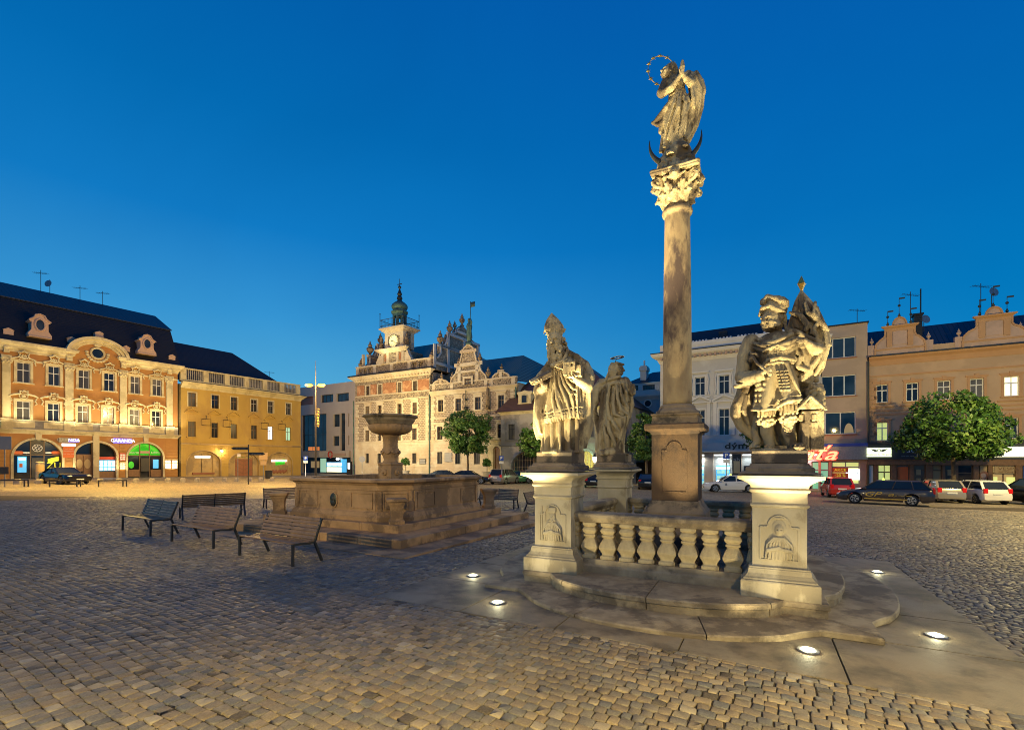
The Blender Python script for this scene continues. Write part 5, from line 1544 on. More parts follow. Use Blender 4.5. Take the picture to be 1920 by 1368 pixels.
part(A, m, 'parapet_trim', 'cream_trim', .02)
zcap = zt2 + .45
for a, b in PU:
    m = MB(); m.box(a, -.16, zc + 1.12, b, .0, zcap - .9); p = part(A, m, 'pilaster', 'cream_trim', .02)
    m = MB(); w2 = (b - a) / 2; c_ = (a + b) / 2
    for i in range(4): m.box(a - .03 * i, -.17 - .03 * i, zcap - .9 + .2 * i, b + .03 * i, .0, zcap - .9 + .2 * (i + 1) - .02)
    for i in range(5): m.ball((a + (b - a) * (i + .5) / 5, -.2 - .02 * (i % 2), zcap - .62 + .14 * (i % 2)), (.11, .08, .13), 8, 5)
    for s_ in (-1, 1): m.ball((c_ + s_ * w2, -.22, zcap - .2), (.14, .12, .13), 8, 5)
    m.build('capital', 'cream_trim', p)
    m = MB(); m.box(a - .08, -.20, zcap - .08, b + .08, .0, zcap + .12)
    m.box(a + .1, -.22, zcap + .35, b - .1, .0, zcor - .1); m.ball((c_, -.26, zcor - .35), (.3, .14, .22), 10, 6)
    for i in range(3): m.box(c_ - .2 + i * .16, -.27, zcap + .5, c_ - .1 + i * .16, -.2, zcor - .6)
    m.build('console', 'cream_trim', p)
m = MB()
prev = AU0
for a, b in PU + [(AU1, AU1)]:
    rs = [r for r in R2 if prev < r[0] < a]
    segs = [prev] + [e for r in rs for e in (r[0] - .42, r[2] + .42)] + [a]
    for s0, s1 in zip(segs[::2], segs[1::2]): m.box(s0, -.08, zt2 + .1, s1, .0, zt2 + .3)
    prev = b
part(A, m, 'string_course', 'cream_trim', .02)


def hood_shell(m, u0, z0, u1, z1, v):
    c = (u0 + u1) / 2; w = (u1 - u0) / 2
    m.box(u0 - .30, v - .14, z1 + .17, u1 + .30, v, z1 + .24)
    for s_ in (-1, 1):
        m.tube([(c + s_ * (w + .42), v - .1, z1 - .25), (c + s_ * (w + .33), v - .14, z1 + .1), (c + s_ * (w + .40), v - .16, z1 + .32), (c + s_ * w * .75, v - .18, z1 + .50), (c + s_ * w * .62, v - .2, z1 + .80), (c + s_ * (w * .9), v - .2, z1 + .98), (c + s_ * w * .40, v - .24, z1 + 1.02), (c, v - .26, z1 + 1.22)], [.05, .07, .08, .085, .07, .08, .09, .09], 6)
        m.tube([(c + s_ * w * .75, v - .1, z1 + .28), (c + s_ * w * .35, v - .14, z1 + .48), (c + s_ * w * .18, v - .16, z1 + .80)], .05, 5)
    for i in range(5):
        a = R(30 + 30 * i); m.tube([(c, v - .12, z1 + .34), (c + .42 * math.cos(a), v - .15, z1 + .34 + .42 * math.sin(a))], [.05, .07], 5)


def hood_broken(m, u0, z0, u1, z1, v):
    c = (u0 + u1) / 2; w = (u1 - u0) / 2
    for s_ in (-1, 1):
        m.tube([(c + s_ * (w + .62), v - .12, z1 + .42), (c + s_ * (w + .30), v - .18, z1 + .62), (c + s_ * w * .62, v - .2, z1 + .74), (c + s_ * w * .52, v - .2, z1 + 1.05), (c + s_ * w * .22, v - .22, z1 + .98), (c, v - .22, z1 + 1.12)], [.07, .10, .11, .11, .1, .1], 6)
        m.tube([(c + s_ * (w + .5), v - .08, z1 + .35), (c + s_ * (w + .36), v - .12, z1 + .05), (c + s_ * (w + .52), v - .1, z1 - .25), (c + s_ * (w + .3), v - .08, z1 - .4)], [.06, .07, .06, .04], 6)
    m.tube([(c + .34 * math.cos(a), v - .12, z1 + .52 + .28 * math.sin(a)) for a in np.linspace(0, 2 * math.pi, 13)[:-1]], .05, 5, True)
    m.ball((c, v - .08, z1 + .52), (.2, .1, .2), 8, 5); m.box(u0 - .2, v - .1, z1 + .18, u1 + .2, v, z1 + .24)


for r in R2: window(A, r, surround='cream_trim', sw=.22, sp=.08, sill=.12, hood=hood_shell, trans=.38)
for r in R1: window(A, r, surround='cream_trim', sw=.22, sp=.08, hood=hood_broken, trans=.36)
# cornice broken by the arched gable
gu0, gu1 = A.u(122), A.u(240)
cp = [(.06, zcor - .75), (.10, zcor - .5), (.28, zcor - .35), (.34, zcor - .1), (.52, zcor + .0), (.60, zcor + .22), (.60, zcor + .32), (.5, zcor + .36)]
m = MB(); cornice(m, AU0, gu0 + .5, cp); cornice(m, gu1 - .5, AU1, cp); part(A, m, 'cornice', 'cream_trim')
gc = (gu0 + gu1) / 2; gr = (gu1 - gu0) / 2; gtop = A.z(185, 632) - .1
m = MB(); m.plate(arc(gc, zcor - .2, gr - .2, gtop - zcor - .25, 0, 180, 28) + [(gc - gr + .2, zcor - .8), (gc + gr - .2, zcor - .8)], -.04, 1.9); part(A, m, 'gable_wall', 'orange_plaster')
m = MB()
for rr, y0, th in ((0, -.62, .34), (.36, -.40, .30), (.68, -.2, .25)):
    o = arc(gc, zcor + .0, gr + .05 - rr, gtop - zcor - rr * .9, 0, 180, 28); i_ = arc(gc, zcor + .0, gr + .05 - rr - th, gtop - zcor - (rr + th) * .9, 0, 180, 28)
    for k in range(28): m.plate([o[k], o[k + 1], i_[k + 1], i_[k]], y0, -.0)
part(A, m, 'gable_moulding', 'cream_trim')
ou, oz = zA(580, 517)
m = MB()
m.tube([(ou + .62 * math.cos(a), -.1, oz + .62 * math.sin(a)) for a in np.linspace(0, 2 * math.pi, 25)[:-1]], .12, 6, True)
for i in range(11): a = R(180 + 18 * i); m.ball((ou + .98 * math.cos(a), -.1, oz + .95 * math.sin(a)), (.2, .12, .16), 8, 5)
m.ball((ou, -.14, oz + 1.0), (.4, .16, .3), 10, 6); m.ball((ou, -.16, oz + 1.35), (.22, .14, .22), 8, 5)
p = part(A, m, 'round_window', 'cream_trim')
m = MB(); m.lathe([(.58, 0), (.58, .02)], 24); o = m.build('pane', 'window_glass', p); o.data.transform(Matrix.Translation((ou, -.045, oz)) @ Matrix.Rotation(R(90), 4, 'X'))
# mansard roof
e0 = zcor + .36
zb = A.z(150, 500 + 268 / 3.18, 2.4); zr = A.z(150, 500 + 195 / 3.18, 7.0); ur = A.u(291, 7.0); ub = A.u(319, 2.4)
m = MB(); U0 = AU0 - 2
m.add([(U0, .35, e0), (AU1 + .5, .35, e0), (ub, 2.4, zb), (U0, 2.4, zb), (AU1 + .5, 11, e0), (ub, 11, zb)], [(0, 1, 2, 3), (1, 4, 5, 2)]); part(A, m, 'mansard_roof', 'slate_roof')
m = MB(); m.add([(U0, 2.25, zb), (ub + .15, 2.25, zb), (ur, 7, zr), (U0, 7, zr), (ub + .15, 12, zb), (ur, 12, zr), (U0, 2.25, zb - .12), (ub + .15, 2.25, zb - .12)], [(0, 1, 2, 3), (1, 4, 5, 2), (6, 7, 1, 0)]); part(A, m, 'upper_roof', 'seamed_dark')
for (q, lab) in (((163, 308, 285, 425), 0), ((818, 930, 407, 525), 0)):
    r = rA(q, .2); c_ = (r[0] + r[2]) / 2; w = (r[2] - r[0]) / 2; h = r[3] - r[1]; z0 = r[1]
    o = [(c_ - w, z0), (c_ + w, z0), (c_ + w, z0 + .15 * h), (c_ + w * .72, z0 + .32 * h), (c_ + w * .70, z0 + .62 * h), (c_ + w * .92, z0 + .70 * h), (c_ + w * .55, z0 + .80 * h), (c_ + w * .36, z0 + .95 * h), (c_, z0 + h), (c_ - w * .36, z0 + .95 * h), (c_ - w * .55, z0 + .80 * h), (c_ - w * .92, z0 + .70 * h), (c_ - w * .70, z0 + .62 * h), (c_ - w * .72, z0 + .32 * h), (c_ - w, z0 + .15 * h)]
    m = MB(); m.plate(o, .05, 2.2); d = part(A, m, 'dormer', 'pink_trim', .04)
    m = MB(); oz2 = z0 + .55 * h
    m.tube([(c_ + w * .42 * math.cos(a), .02, oz2 + h * .25 * math.sin(a)) for a in np.linspace(0, 2 * math.pi, 25)[:-1]], .09, 6, True)
    m.tube([(c_ - w * .95, .0, z0 + .08), (c_ + w * .95, .0, z0 + .08)], .1, 6); m.tube([(a, .0, b + .03) for a, b in o[5:12]], .07, 6)
    m.build('dormer_frame', 'pink_trim', d)
    m = MB(); m.plate([(c_ + w * .40 * math.cos(a), oz2 + h * .235 * math.sin(a)) for a in np.linspace(0, 2 * math.pi, 25)[:-1]], .035, .1); m.build('pane', 'window_glass', d)
for zx, zy in ((45, 390), (585, 407), (420, 440), (745, 492), (1018, 543)):
    u_, z_ = zA(zx, zy, 1.0); m = MB(); m.box(u_ - .38, .6, z_ - .3, u_ + .38, 1.6, z_ + .18); m.plate([(u_ - .45, z_ + .18), (u_ + .45, z_ + .18), (u_, z_ + .42)], .55, 1.7); part(A, m, 'roof_vent', 'pink_trim')
for x0, x1, y0, y1 in ((213, 278, 180, 230), (562, 615, 250, 300)):
    r = rA((x0, x1, y0, y1), 6.2); m = MB(); m.box(r[0], 6.0, r[1] - 1.2, r[2], 7.2, r[3]); m.box(r[0] - .1, 5.9, r[3], r[2] + .1, 7.3, r[3] + .15); part(A, m, 'chimney', 'slate_roof')


def wpt(F, u, v, z): return (F.x0 + u * F.c - v * F.s_, F.y0 + u * F.s_ + v * F.c, F.z0 + z)


for zx, zy, h, kd, lab in ((243, 200, 3.6, 'aerial', 'roof antenna on the left chimney of the orange house'), (297, 215, 2.8, 'dish', 'dish on a mast just right of the left chimney of the orange house'), (477, 255, 3.0, 'aerial', 'television aerial alone on the ridge between the chimneys of the orange house'), (612, 265, 2.6, 'aerial', 'antenna mast at the right chimney of the orange house')):
    u_, z_ = zA(zx, zy, 6.8); antenna(*wpt(A, u_, 6.8, z_), h, lab, kd)
# ground floor shops
def shop_glass(F, r, mat, v, name='shop_window'):
    m = MB(); m.box(r[0], v, r[1], r[2], v + .03, r[3]); return m.build(name, mat, F.t)


def bars(F, us, zs, r, w, v, mat, name='shop_frame'):
    m = MB()
    for u_ in us: m.box(u_ - w / 2, v - .05, r[1], u_ + w / 2, v + .0, r[3])
    for z_ in zs: m.box(r[0], v - .043, z_ - w / 2, r[2], v - .003, z_ + w / 2)
    return m.build(name, mat, F.t)


gf = .2
a = AR['a']; H_ = a[3]; W = a[2] - a[0]; zt_ = A.z(70, 500 + 1120 / 3.18)
shop_glass(A, (a[0], -.3, a[2], a[3]), 'window_glass', .40)
bars(A, [a[0] + W * .36, a[0] + W * .64], [zt_ - .02], a, .10, .38, 'brown_frame')
m = MB(); m.box(a[0] + W * .37, .33, zt_ + .05, a[0] + W * .63, .36, a[3] - .12); pn = part(A, m, 'sign_panel', 'dark_frame')
u_, z_ = zA(222, 1080, .33); m = MB()
m.tube([(u_ + .38 * math.cos(q), .30, z_ + .38 * math.sin(q)) for q in np.linspace(0, 2 * math.pi, 21)[:-1]], .035, 5, True)
for i in range(6): m.tube([(u_ + .1 * math.cos(R(60 * i)), .30, z_ + .1 * math.sin(R(60 * i))), (u_ + .33 * math.cos(R(60 * i + 25)), .30, z_ + .33 * math.sin(R(60 * i + 25)))], .04, 5)
m.build('round_emblem', 'white_sign', pn)
for zx, mt in ((105, 'orange_poster'), (338, 'orange_poster')):
    u_, z_ = zA(zx, 1107, .33); m = MB(); m.plate(arc(u_ - .28, z_, .16, .16, 90, 270, 8) + arc(u_ + .28, z_, .16, .16, -90, 90, 8), .33, .37); part(A, m, 'shop_badge', mt)
for zx in (152, 295): u_, z_ = zA(zx, 1108, .33); m = MB(); m.box(u_ - .32, .34, z_ - .08, u_ + .32, .37, z_ + .08); part(A, m, 'shop_lettering', 'white_sign')
r = rA((103, 155, 1130, 1225), .36); m = MB(); m.box(r[0], .20, r[1], r[2], .37, r[3]); at_ = part(A, m, 'cash_machine', 'lit_blue')
m = MB(); m.box(r[0] + .08, .18, r[3] - .35, r[2] - .08, .199, r[3] - .18); m.build('lamp_strip', 'tube_white', at_)
m = MB(); m.box(r[0] + .12, .18, r[1] + .55, r[2] - .3, .199, r[1] + .95); m.build('screen', 'orange_poster', at_)
r = rA((190, 258, 1138, 1258), .36); m = MB(); m.box(r[0], .33, r[1], r[2], .37, r[3]); part(A, m, 'shop_door', 'dark_frame')
r = rA((285, 352, 1145, 1172), .34); m = MB(); m.plate([(r[0], r[1]), (r[2], r[1] + .3), (r[2], r[3] + .3), (r[0], r[3])], .31, .35); part(A, m, 'shop_banner', 'lit_yellow')
u_, z_ = zA(322, 1185, .33); text('shop_lettering', 'ZU', .9, 'lit_yellow', A.t, (u_, .34, z_))
b_ = AR['b']; shop_glass(A, b_, 'window_glass', .42); zt_ = A.z(157, 500 + 1120 / 3.18)
m = MB(); m.box(b_[0], .30, -.3, (b_[0] + b_[2]) / 2 - .02, .41, zt_ - .1); m.box((b_[0] + b_[2]) / 2 + .02, .30, -.3, b_[2], .41, zt_ - .1)
m.box(b_[0], .27, zt_ - .1, b_[2], .41, zt_ + .06); d_ = part(A, m, 'carved_door', 'brown_wood', .01)
m = MB()
for q in (.26, .74): c_ = b_[0] + (b_[2] - b_[0]) * q; m.plate(arc(c_, 1.6, .3, .55, 0, 360, 16)[:-1], .26, .30)
m.build('door_panel', 'menu_tan', d_)
c0 = AR['c']; shop_glass(A, c0, 'window_glass', .42); r = rA((592, 690, 1132, 1150), .36); m = MB(); m.box(r[0], .3, r[1], r[2], .4, r[3]); part(A, m, 'shop_banner', 'red_sign')
r = rA((592, 690, 1152, 1215), .36); m = MB(); m.box(r[0], .36, r[1], r[2], .41, r[3]); sc_ = part(A, m, 'notice_window', 'lit_blue')
m = MB()
for i in range(4):
    for j in range(3): m.box(r[0] + (r[2] - r[0]) * (i + .14) / 4, .33, r[1] + (r[3] - r[1]) * (j + .14) / 3, r[0] + (r[2] - r[0]) * (i + .86) / 4, .36, r[1] + (r[3] - r[1]) * (j + .86) / 3)
m.build('lit_notices', 'lit_screen', sc_)
m = MB(); m.box(c0[0], .30, -.3, c0[2], .41, r[1] - .08); part(A, m, 'shop_plinth', 'brown_wood')
d0 = AR['d']; W = d0[2] - d0[0]; zt_ = A.z(272, 500 + 1125 / 3.18)
shop_glass(A, d0, 'window_glass', .42)
m = MB(); pts = arc((d0[0] + d0[2]) / 2, d0[3] - W * .5, W * .5 - .03, W * .5 - .03, 0, 180, 24)
m.plate([q for q in pts if q[1] > zt_] + [(d0[0] + .02, zt_), (d0[2] - .02, zt_)][::-1], .36, .40); gb = part(A, m, 'shop_fascia', 'lit_green_board')
bars(A, [d0[0] + W * .36, d0[0] + W * .64], [zt_], d0, .1, .35, 'brown_frame')
u_, z_ = zA(865, 1105, .3); m = MB(); m.box(u_ - .5, .29, z_ - .16, u_ + .5, .33, z_ + .16); part(A, m, 'shop_badge', 'pink_trim')
for zx, tx in ((797, 'Lekárna'), (930, 'Lekárna')): u_, z_ = zA(zx, 1106, .33); text('shop_lettering', tx, .34, 'white_sign', A.t, (u_, .33, z_))
r = rA((840, 888, 1140, 1218), .36); m = MB(); m.box(r[0], .30, r[1], r[2], .38, r[3]); part(A, m, 'shop_door', 'dark_frame')
r = rA((913, 945, 1148, 1200), .36); m = MB(); m.box(r[0], .36, r[1], r[2], .41, r[3]); part(A, m, 'lit_poster', 'lit_blue')
r = rA((765, 800, 1160, 1200), .36); m = MB(); m.plate(arc((r[0] + r[2]) / 2, (r[1] + r[3]) / 2, .3, .45, 0, 360, 9)[:-1], .36, .41); part(A, m, 'leaf_poster', 'lit_green_board')
for x0, x1 in ((765, 833), (897, 965)): r = rA((x0, x1, 1208, 1250), .36); m = MB(); m.box(r[0], .30, r[1], r[2], .41, r[3]); part(A, m, 'shop_plinth', 'brown_wood')
# shop signs and posters on the wall, each a thing of its own
def wall_sign(F, q, v, name, label, cat, mat, bev=.0, th=.12):
    r = F.rect(*q, v); c_ = ((r[0] + r[2]) / 2, (r[1] + r[3]) / 2)
    t = thing(name, label, cat, wpt(F, c_[0], v, c_[1]), F.a)
    m = MB(); w, h = (r[2] - r[0]) / 2, (r[3] - r[1]) / 2; m.box(-w, -th, -h, w, .0, h); m.build('sign_board', mat, t, bev=bev)
    return t, w, h


def pa_(zx0, zx1, zy0, zy1): return (zx0 / 3.18, zx1 / 3.18, 500 + zy0 / 3.18, 500 + zy1 / 3.18)


t, w, h = wall_sign(A, pa_(350, 472, 1020, 1046), -.18, 'neon_sign', 'half dark violet neon shop sign over the red poster of the orange house', 'sign', 'sign_back')
text('lettering', 'GARA', h * 1.9, 'steel_grey', t, (-w * .5, -.14, 0)); text('lettering', 'NDA', h * 1.9, 'lit_screen', t, (w * .42, -.14, 0), shear=.15)
m = MB(); m.box(-.1, -.135, -h * .85, w * .92, -.122, h * .75); m.build('lit_panel', 'neon_violet', t)
t, w, h = wall_sign(A, pa_(675, 785, 1022, 1052), -.18, 'neon_sign', 'fully lit violet neon shop sign beside the green shop arch', 'sign', 'neon_violet')
text('lettering', 'GARANDA', h * 1.7, 'lit_screen', t, (0, -.15, 0), xs=.95)
t, w, h = wall_sign(A, pa_(375, 441, 1068, 1138), -.06, 'shop_poster', 'red shop poster under a white lit strip on the orange house', 'poster', 'orange_poster', th=.05)
m = MB(); m.box(-w - .1, -.12, h, w + .1, -.0, h + .28); m.build('lit_strip', 'lit_screen', t)
for i, tx in enumerate(('— —', '———', '— — —')): text('lettering', tx, h * .42, 'white_sign', t, (0, -.06, h * (.55 - .42 * i)))
for q, lab, bm in (((712, 748, 1110, 1155), 'small dark red notice left of the green shop arch', 'red_sign'), ((712, 748, 1162, 1208), 'pale notice case below the dark red notice by the green arch', 'menu_tan'), ((982, 1018, 1145, 1205), 'left of two lit notice cases right of the green shop arch', 'menu_tan'), ((1024, 1058, 1145, 1205), 'right of two lit notice cases at the corner of the orange house', 'menu_tan')):
    t, w, h = wall_sign(A, pa_(*q), -.06, 'notice_case', lab, 'notice case', bm, th=.06)
    m = MB()
    for i in range(3):
        for j in range(2): m.box(-w * .85 + j * w * .9, -.075, -h * .85 + i * h * .55, -w * .85 + j * w * .9 + w * .78, -.062, -h * .85 + i * h * .55 + h * .45)
    m.build('paper_sheets', 'lit_cream' if q[0] > 900 else 'plate_white', t)
# ------------------------------------------------------------------ yellow house
ub = A.u(339); B = Front(339, A.y0 + ub * A.s_, 58.6, 'yellow_house', 'plain yellow three-storey house with dark hipped roof behind a balustrade')


def rB(q, v=0.0): return B.rect(320 + q[0] / 4.561, 320 + q[1] / 4.561, 620 + q[2] / 4.561, 620 + q[3] / 4.561, v)
def zB(zx, zy, v=0.0): return B.uz(320 + zx / 4.561, 620 + zy / 4.561, v)


q2 = [(150, 218, 528, 645), (350, 412, 548, 662), (515, 570, 567, 680), (687, 740, 588, 695), (832, 878, 603, 708), (986, 1028, 620, 718)]
q1 = [(148, 213, 775, 905), (348, 405, 787, 913), (512, 568, 798, 920), (687, 738, 807, 928), (830, 876, 815, 932), (984, 1028, 825, 935)]
S2 = [rB(q) for q in q2]; S1 = [rB(q) for q in q1]
mean = lambda L, i: sum(r[i] for r in L) / len(L)
S2 = [(r[0], mean(S2, 1), r[2], mean(S2, 3)) for r in S2]; S1 = [(r[0], mean(S1, 1), r[2], mean(S1, 3)) for r in S1]
BU1 = B.u(320 + 1112 / 4.561); zs_ = B.z(450, 620 + 978 / 4.561); zk = B.z(336, 620 + 440 / 4.561) - .1
ao = [(140, 425, 1027), (503, 752, 1040), (825, 1040, 1042)]; ai = [(188, 362, 1048, 1210), (548, 700, 1052, 1240), (858, 998, 1060, 1220)]
AO = [(B.u(320 + a / 4.561), -.3, B.u(320 + b / 4.561), zB((a + b) / 2, t_)[1]) for a, b, t_ in ao]
m = MB(); holes_wall(m, 0, zs_, BU1, zk, S1 + S2); part(B, m, 'wall', 'ochre_plaster')
m = MB(); holes_wall(m, 0, -2.5, BU1, zs_, AO, dep=.4)
for r in AO: arch_spandrels(m, r[0], r[2], r[3] - (r[2] - r[0]) * .38, r[3], 0, .4)
part(B, m, 'ground_floor_wall', 'ochre_plaster')
for a, b in zip([0] + [r[2] + .12 for r in AO], [r[0] - .12 for r in AO] + [BU1]):
    m = MB(); zz = zs_ - .6
    while zz > .9: m.box(a, -.03, zz, b, 0, zz + .36); zz -= .42
    part(B, m, 'rustication', 'ochre_plaster', .012)
body(B, 0, BU1, -2.5, zk, 12, 'ochre_worn', v0=.45)
for r, q, kind in zip(AO, ai, ('lit', 'door', 'tube')):
    ri = B.rect(320 + q[0] / 4.561, 320 + q[1] / 4.561, 620 + q[2] / 4.561, 620 + q[3] / 4.561, .35)
    m = MB(); ins = (ri[0], -.3 if kind == 'door' else ri[1], ri[2], ri[3])
    holes_wall(m, r[0], -.3, r[2], r[3], [ins], v=.30, dep=.25); arch_spandrels(m, ins[0], ins[2], ins[3] - (ins[2] - ins[0]) * .2, ins[3], .30, .25)
    part(B, m, 'arch_niche', 'ochre_worn')
    m = MB(); arch_band(m, r[0], r[2], r[3] - (r[2] - r[0]) * .38, r[3], .14, -.05, .02, -.3); part(B, m, 'arch_surround', 'ochre_worn', .01)
    zt_ = ins[3] - .75
    m = MB(); m.box(ins[0], .52, ins[1], ins[2], .54, ins[3]); g_ = part(B, m, 'shop_window', {'lit': 'lit_teal', 'door': 'window_glass', 'tube': 'lit_dim'}[kind])
    if kind == 'door':
        m = MB(); m.box(ins[0], .40, -.3, (ins[0] + ins[2]) / 2 - .015, .5, zt_); m.box((ins[0] + ins[2]) / 2 + .015, .40, -.3, ins[2], .5, zt_); d_ = part(B, m, 'wooden_gate', 'red_door', .01)
        m = MB()
        for s_ in (-1, 1):
            c_ = (ins[0] + ins[2]) / 2 + s_ * (ins[2] - ins[0]) / 4
            for i in range(5): m.beam((c_ - s_ * .6, .39, .2 + i * .6), (c_ + s_ * .6, .39, .8 + i * .6), .05, .05, (0, 1, 0))
        m.build('gate_boards', 'brown_wood', d_)
        text('shop_lettering', '— — —', .6, 'green_board', B.t, ((ins[0] + ins[2]) / 2, .45, zt_ + .3))
    else:
        bars(B, [ins[0] + (ins[2] - ins[0]) * .45] if kind == 'lit' else [], [zt_] if kind == 'lit' else [], ins, .12, .5, 'brown_frame')
        if kind == 'lit':
            m = MB(); m.box(ins[0] + .3, .44, zt_ + .12, ins[2] - .3, .5, ins[3] - .3); m.build('lamp_strip', 'lit_cool', g_)
            for k in (.25, .68): c_ = ins[0] + (ins[2] - ins[0]) * k; m = MB(); m.box(c_ - .4, .46, ins[1] + .5, c_ + .4, .5, ins[1] + 1.7); m.build('window_poster', 'pink_trim', g_)
            m = MB(); m.box(ins[2] - .7, .46, ins[1] + .3, ins[2] - .15, .5, zt_ - .1); m.build('lit_column', 'lit_cream', g_)
            m = MB(); m.box(ins[0] - .1, .1, ins[1] - .25, ins[2] + .1, .5, ins[1]); m.build('window_sill', 'red_door', g_)
        else:
            m = MB(); m.box(ins[0] + .05, .36, ins[3] - 1.05, ins[2] - .15, .46, ins[3] - .8); m.build('lamp_strip', 'tube_white', g_)
            c_ = (ins[0] + ins[2]) / 2; m = MB(); m.plate([(c_ - .6, ins[1] + 1.3), (c_ + 1.0, ins[1] + 1.5), (c_ + 1.0, ins[1] + 2.3), (c_ - .6, ins[1] + 2.1)], .44, .5); m.build('window_poster', 'lit_green_board', g_)
            m = MB()
            for i in range(14): m.ball((ins[0] + .2 + i * (ins[2] - ins[0] - .4) / 13, .42, ins[1] + .35 + .12 * math.sin(i * 2.1)), (.2, .12, .25), 7, 5)
            m.build('flower_display', 'red_door', g_)


def hood_gable(m, u0, z0, u1, z1, v):
    c = (u0 + u1) / 2; w = (u1 - u0) / 2 + .45; zb_ = z1 + 1.15
    m.box(u0 - .1, v - .04, z1 + .3, u1 + .1, v, z1 + .98)
    m.box(c - w, v - .16, zb_, c + w, v, zb_ + .08)
    m.plate([(c - w, zb_ + .08), (c - w + .1, zb_ + .08), (c, zb_ + .55), (c + w - .1, zb_ + .08), (c + w, zb_ + .08), (c, zb_ + .72)], v - .16, v)


for i, r in enumerate(S2): window(B, r, 'brown_frame' if i < 3 else 'grey_frame', surround='cream_trim', sw=.14, sp=.04, trans=.36, fw=.06)
for i, r in enumerate(S1): window(B, r, 'brown_frame', pane='window_glass' if i < 4 else 'lit_cool' if i == 4 else 'lit_teal', surround='ochre_plaster', sw=.14, sp=.05, sill=.12, hood=hood_gable, trans=.36, fw=.06)
m = MB(); cornice(m, 0, BU1, [(.03, zs_ - .12), (.12, zs_), (.14, zs_ + .08), (.03, zs_ + .14)], e0=False); part(B, m, 'string_course', 'ochre_worn')
m = MB(); cornice(m, 0, BU1, [(.04, zk - .55), (.10, zk - .35), (.34, zk - .12), (.42, zk + .0), (.62, zk + .12), (.66, zk + .28)], e0=False); part(B, m, 'cornice', 'cream_trim')
m = MB(); m.box(0, -.6, zk + .285, BU1 + .55, .6, zk + .36); part(B, m, 'gutter', 'slate_roof')
zb0 = zk + .36; zb1 = zB(600, 385)[1]
m = MB(); npn = 6
m.box(0, .1, zb0, BU1, .5, zb0 + .3); m.box(0, .05, zb1 - .18, BU1, .5, zb1)
for i in range(npn + 1): c_ = .35 + (BU1 - .7) * i / npn; m.box(c_ - .34, .08, zb0 + .3, c_ + .34, .48, zb1 - .18)
part(B, m, 'roof_balustrade', 'cream_trim', .01)
m = MB()
for i in range(npn):
    a, b = .35 + (BU1 - .7) * i / npn + .45, .35 + (BU1 - .7) * (i + 1) / npn - .45
    for j in range(9): m.box(a + (b - a) * j / 8 - .06, .22, zb0 + .3, a + (b - a) * j / 8 + .06, .36, zb1 - .18)
part(B, m, 'baluster_row', 'grey_plaster')
zr = zB(260, 140, 6)[1]; ur = B.u(320 + 525 / 4.561, 6)
m = MB(); m.add([(-.2, .4, zb0 + .1), (BU1, .4, zb0 + .1), (ur, 6, zr), (-.2, 6, zr), (BU1, 12, zb0 + .1)], [(0, 1, 2, 3), (1, 4, 2)]); part(B, m, 'roof', 'slate_roof')
for (x0, x1, y0, y1), k in zip(((257, 335, 755, 808), (440, 508, 765, 820), (765, 828, 788, 838), (915, 972, 798, 845)), ('first', 'second', 'third', 'last')):
    r = rB((x0, x1, y0, y1)); c_ = ((r[0] + r[2]) / 2, (r[1] + r[3]) / 2); w, h = (r[2] - r[0]) / 2, (r[3] - r[1]) / 2
    t = thing('empty_sign_frame', f'{k} empty iron sign frame from the left between the yellow house windows', 'sign frame', wpt(B, c_[0], -.3, c_[1]), B.a, 'empty sign frames on the yellow house')
    m = MB(); m.tube([(-w, 0, -h), (w, 0, -h), (w, 0, h), (-w, 0, h)], .035, 4, True); m.tube([(0, 0, h), (0, .0, h + .5), (0, .3, h + .5)], .03, 4); m.build('iron_frame', 'black_iron', t)
u_, z_ = zB(425, 1025); t = thing('wall_lamp', 'small lit lamp on the yellow house wall between two arches', 'wall lamp', wpt(B, u_, 0, z_), B.a)
m = MB(); m.tube([(0, 0, .25), (0, -.35, .3), (0, -.4, .1)], .025, 5); m.build('bracket', 'black_iron', t); m = MB(); m.lathe([(.08, -.15), (.16, -.05), (.16, .06), (.06, .12)], 12, (0, -.4, 0)); m.build('lamp_globe', 'wall_bulb', t)
lamp('wall_lamp_light', 'POINT', wpt(B, u_, -.5, z_ - .1), 260, (1, .7, .35), size=.15)
u_, z_ = zB(873, 360, 7); antenna(*wpt(B, u_, 8, z_ - 1.8), 2.2, 'television aerial behind the right slope of the yellow house roof', 'aerial')
# ------------------------------------------------------------------ modern block between the yellow house and the town hall
M_ = Front(612, 86, -31, 'modern_block', 'cream modern block with dark glass bays and a lit shop at street level')


def rM(q, v=0.0): return M_.rect(550 + q[0] / 6.514, 550 + q[1] / 6.514, 690 + q[2] / 6.514, 690 + q[3] / 6.514, v)


MU0, MU1 = M_.u(540), M_.u(668); zt_ = M_.z(612, 690 + 200 / 6.514)
strips = [rM(q) for q in ((335, 487, 322, 418), (525, 677, 305, 405))]; wins = [rM(q) for q in ((487, 565, 562, 715), (668, 683, 552, 712), (484, 560, 828, 948), (668, 683, 822, 935))]
bay = rM((100, 403, 565, 1010)); shop = rM((100, 700, 1092, 1285)); bay2 = rM((572, 632, 550, 1005)); gal = rM((60, 240, 350, 450))
m = MB(); holes_wall(m, MU0, -2, MU1, zt_, strips + wins + [bay, shop, bay2, gal], dep=.5); part(M_, m, 'wall', 'modern_render'); body(M_, MU0, MU1, -2, zt_, 14, 'modern_render', v0=.6)
for r in strips: window(M_, r, 'dark_frame', 'modern_glass', cols=3, trans=0, dep=.3, fw=.1)
for r in wins: window(M_, r, 'dark_frame', 'modern_glass', cols=2 if r[2] - r[0] > 1 else 1, trans=0, dep=.3, fw=.09)
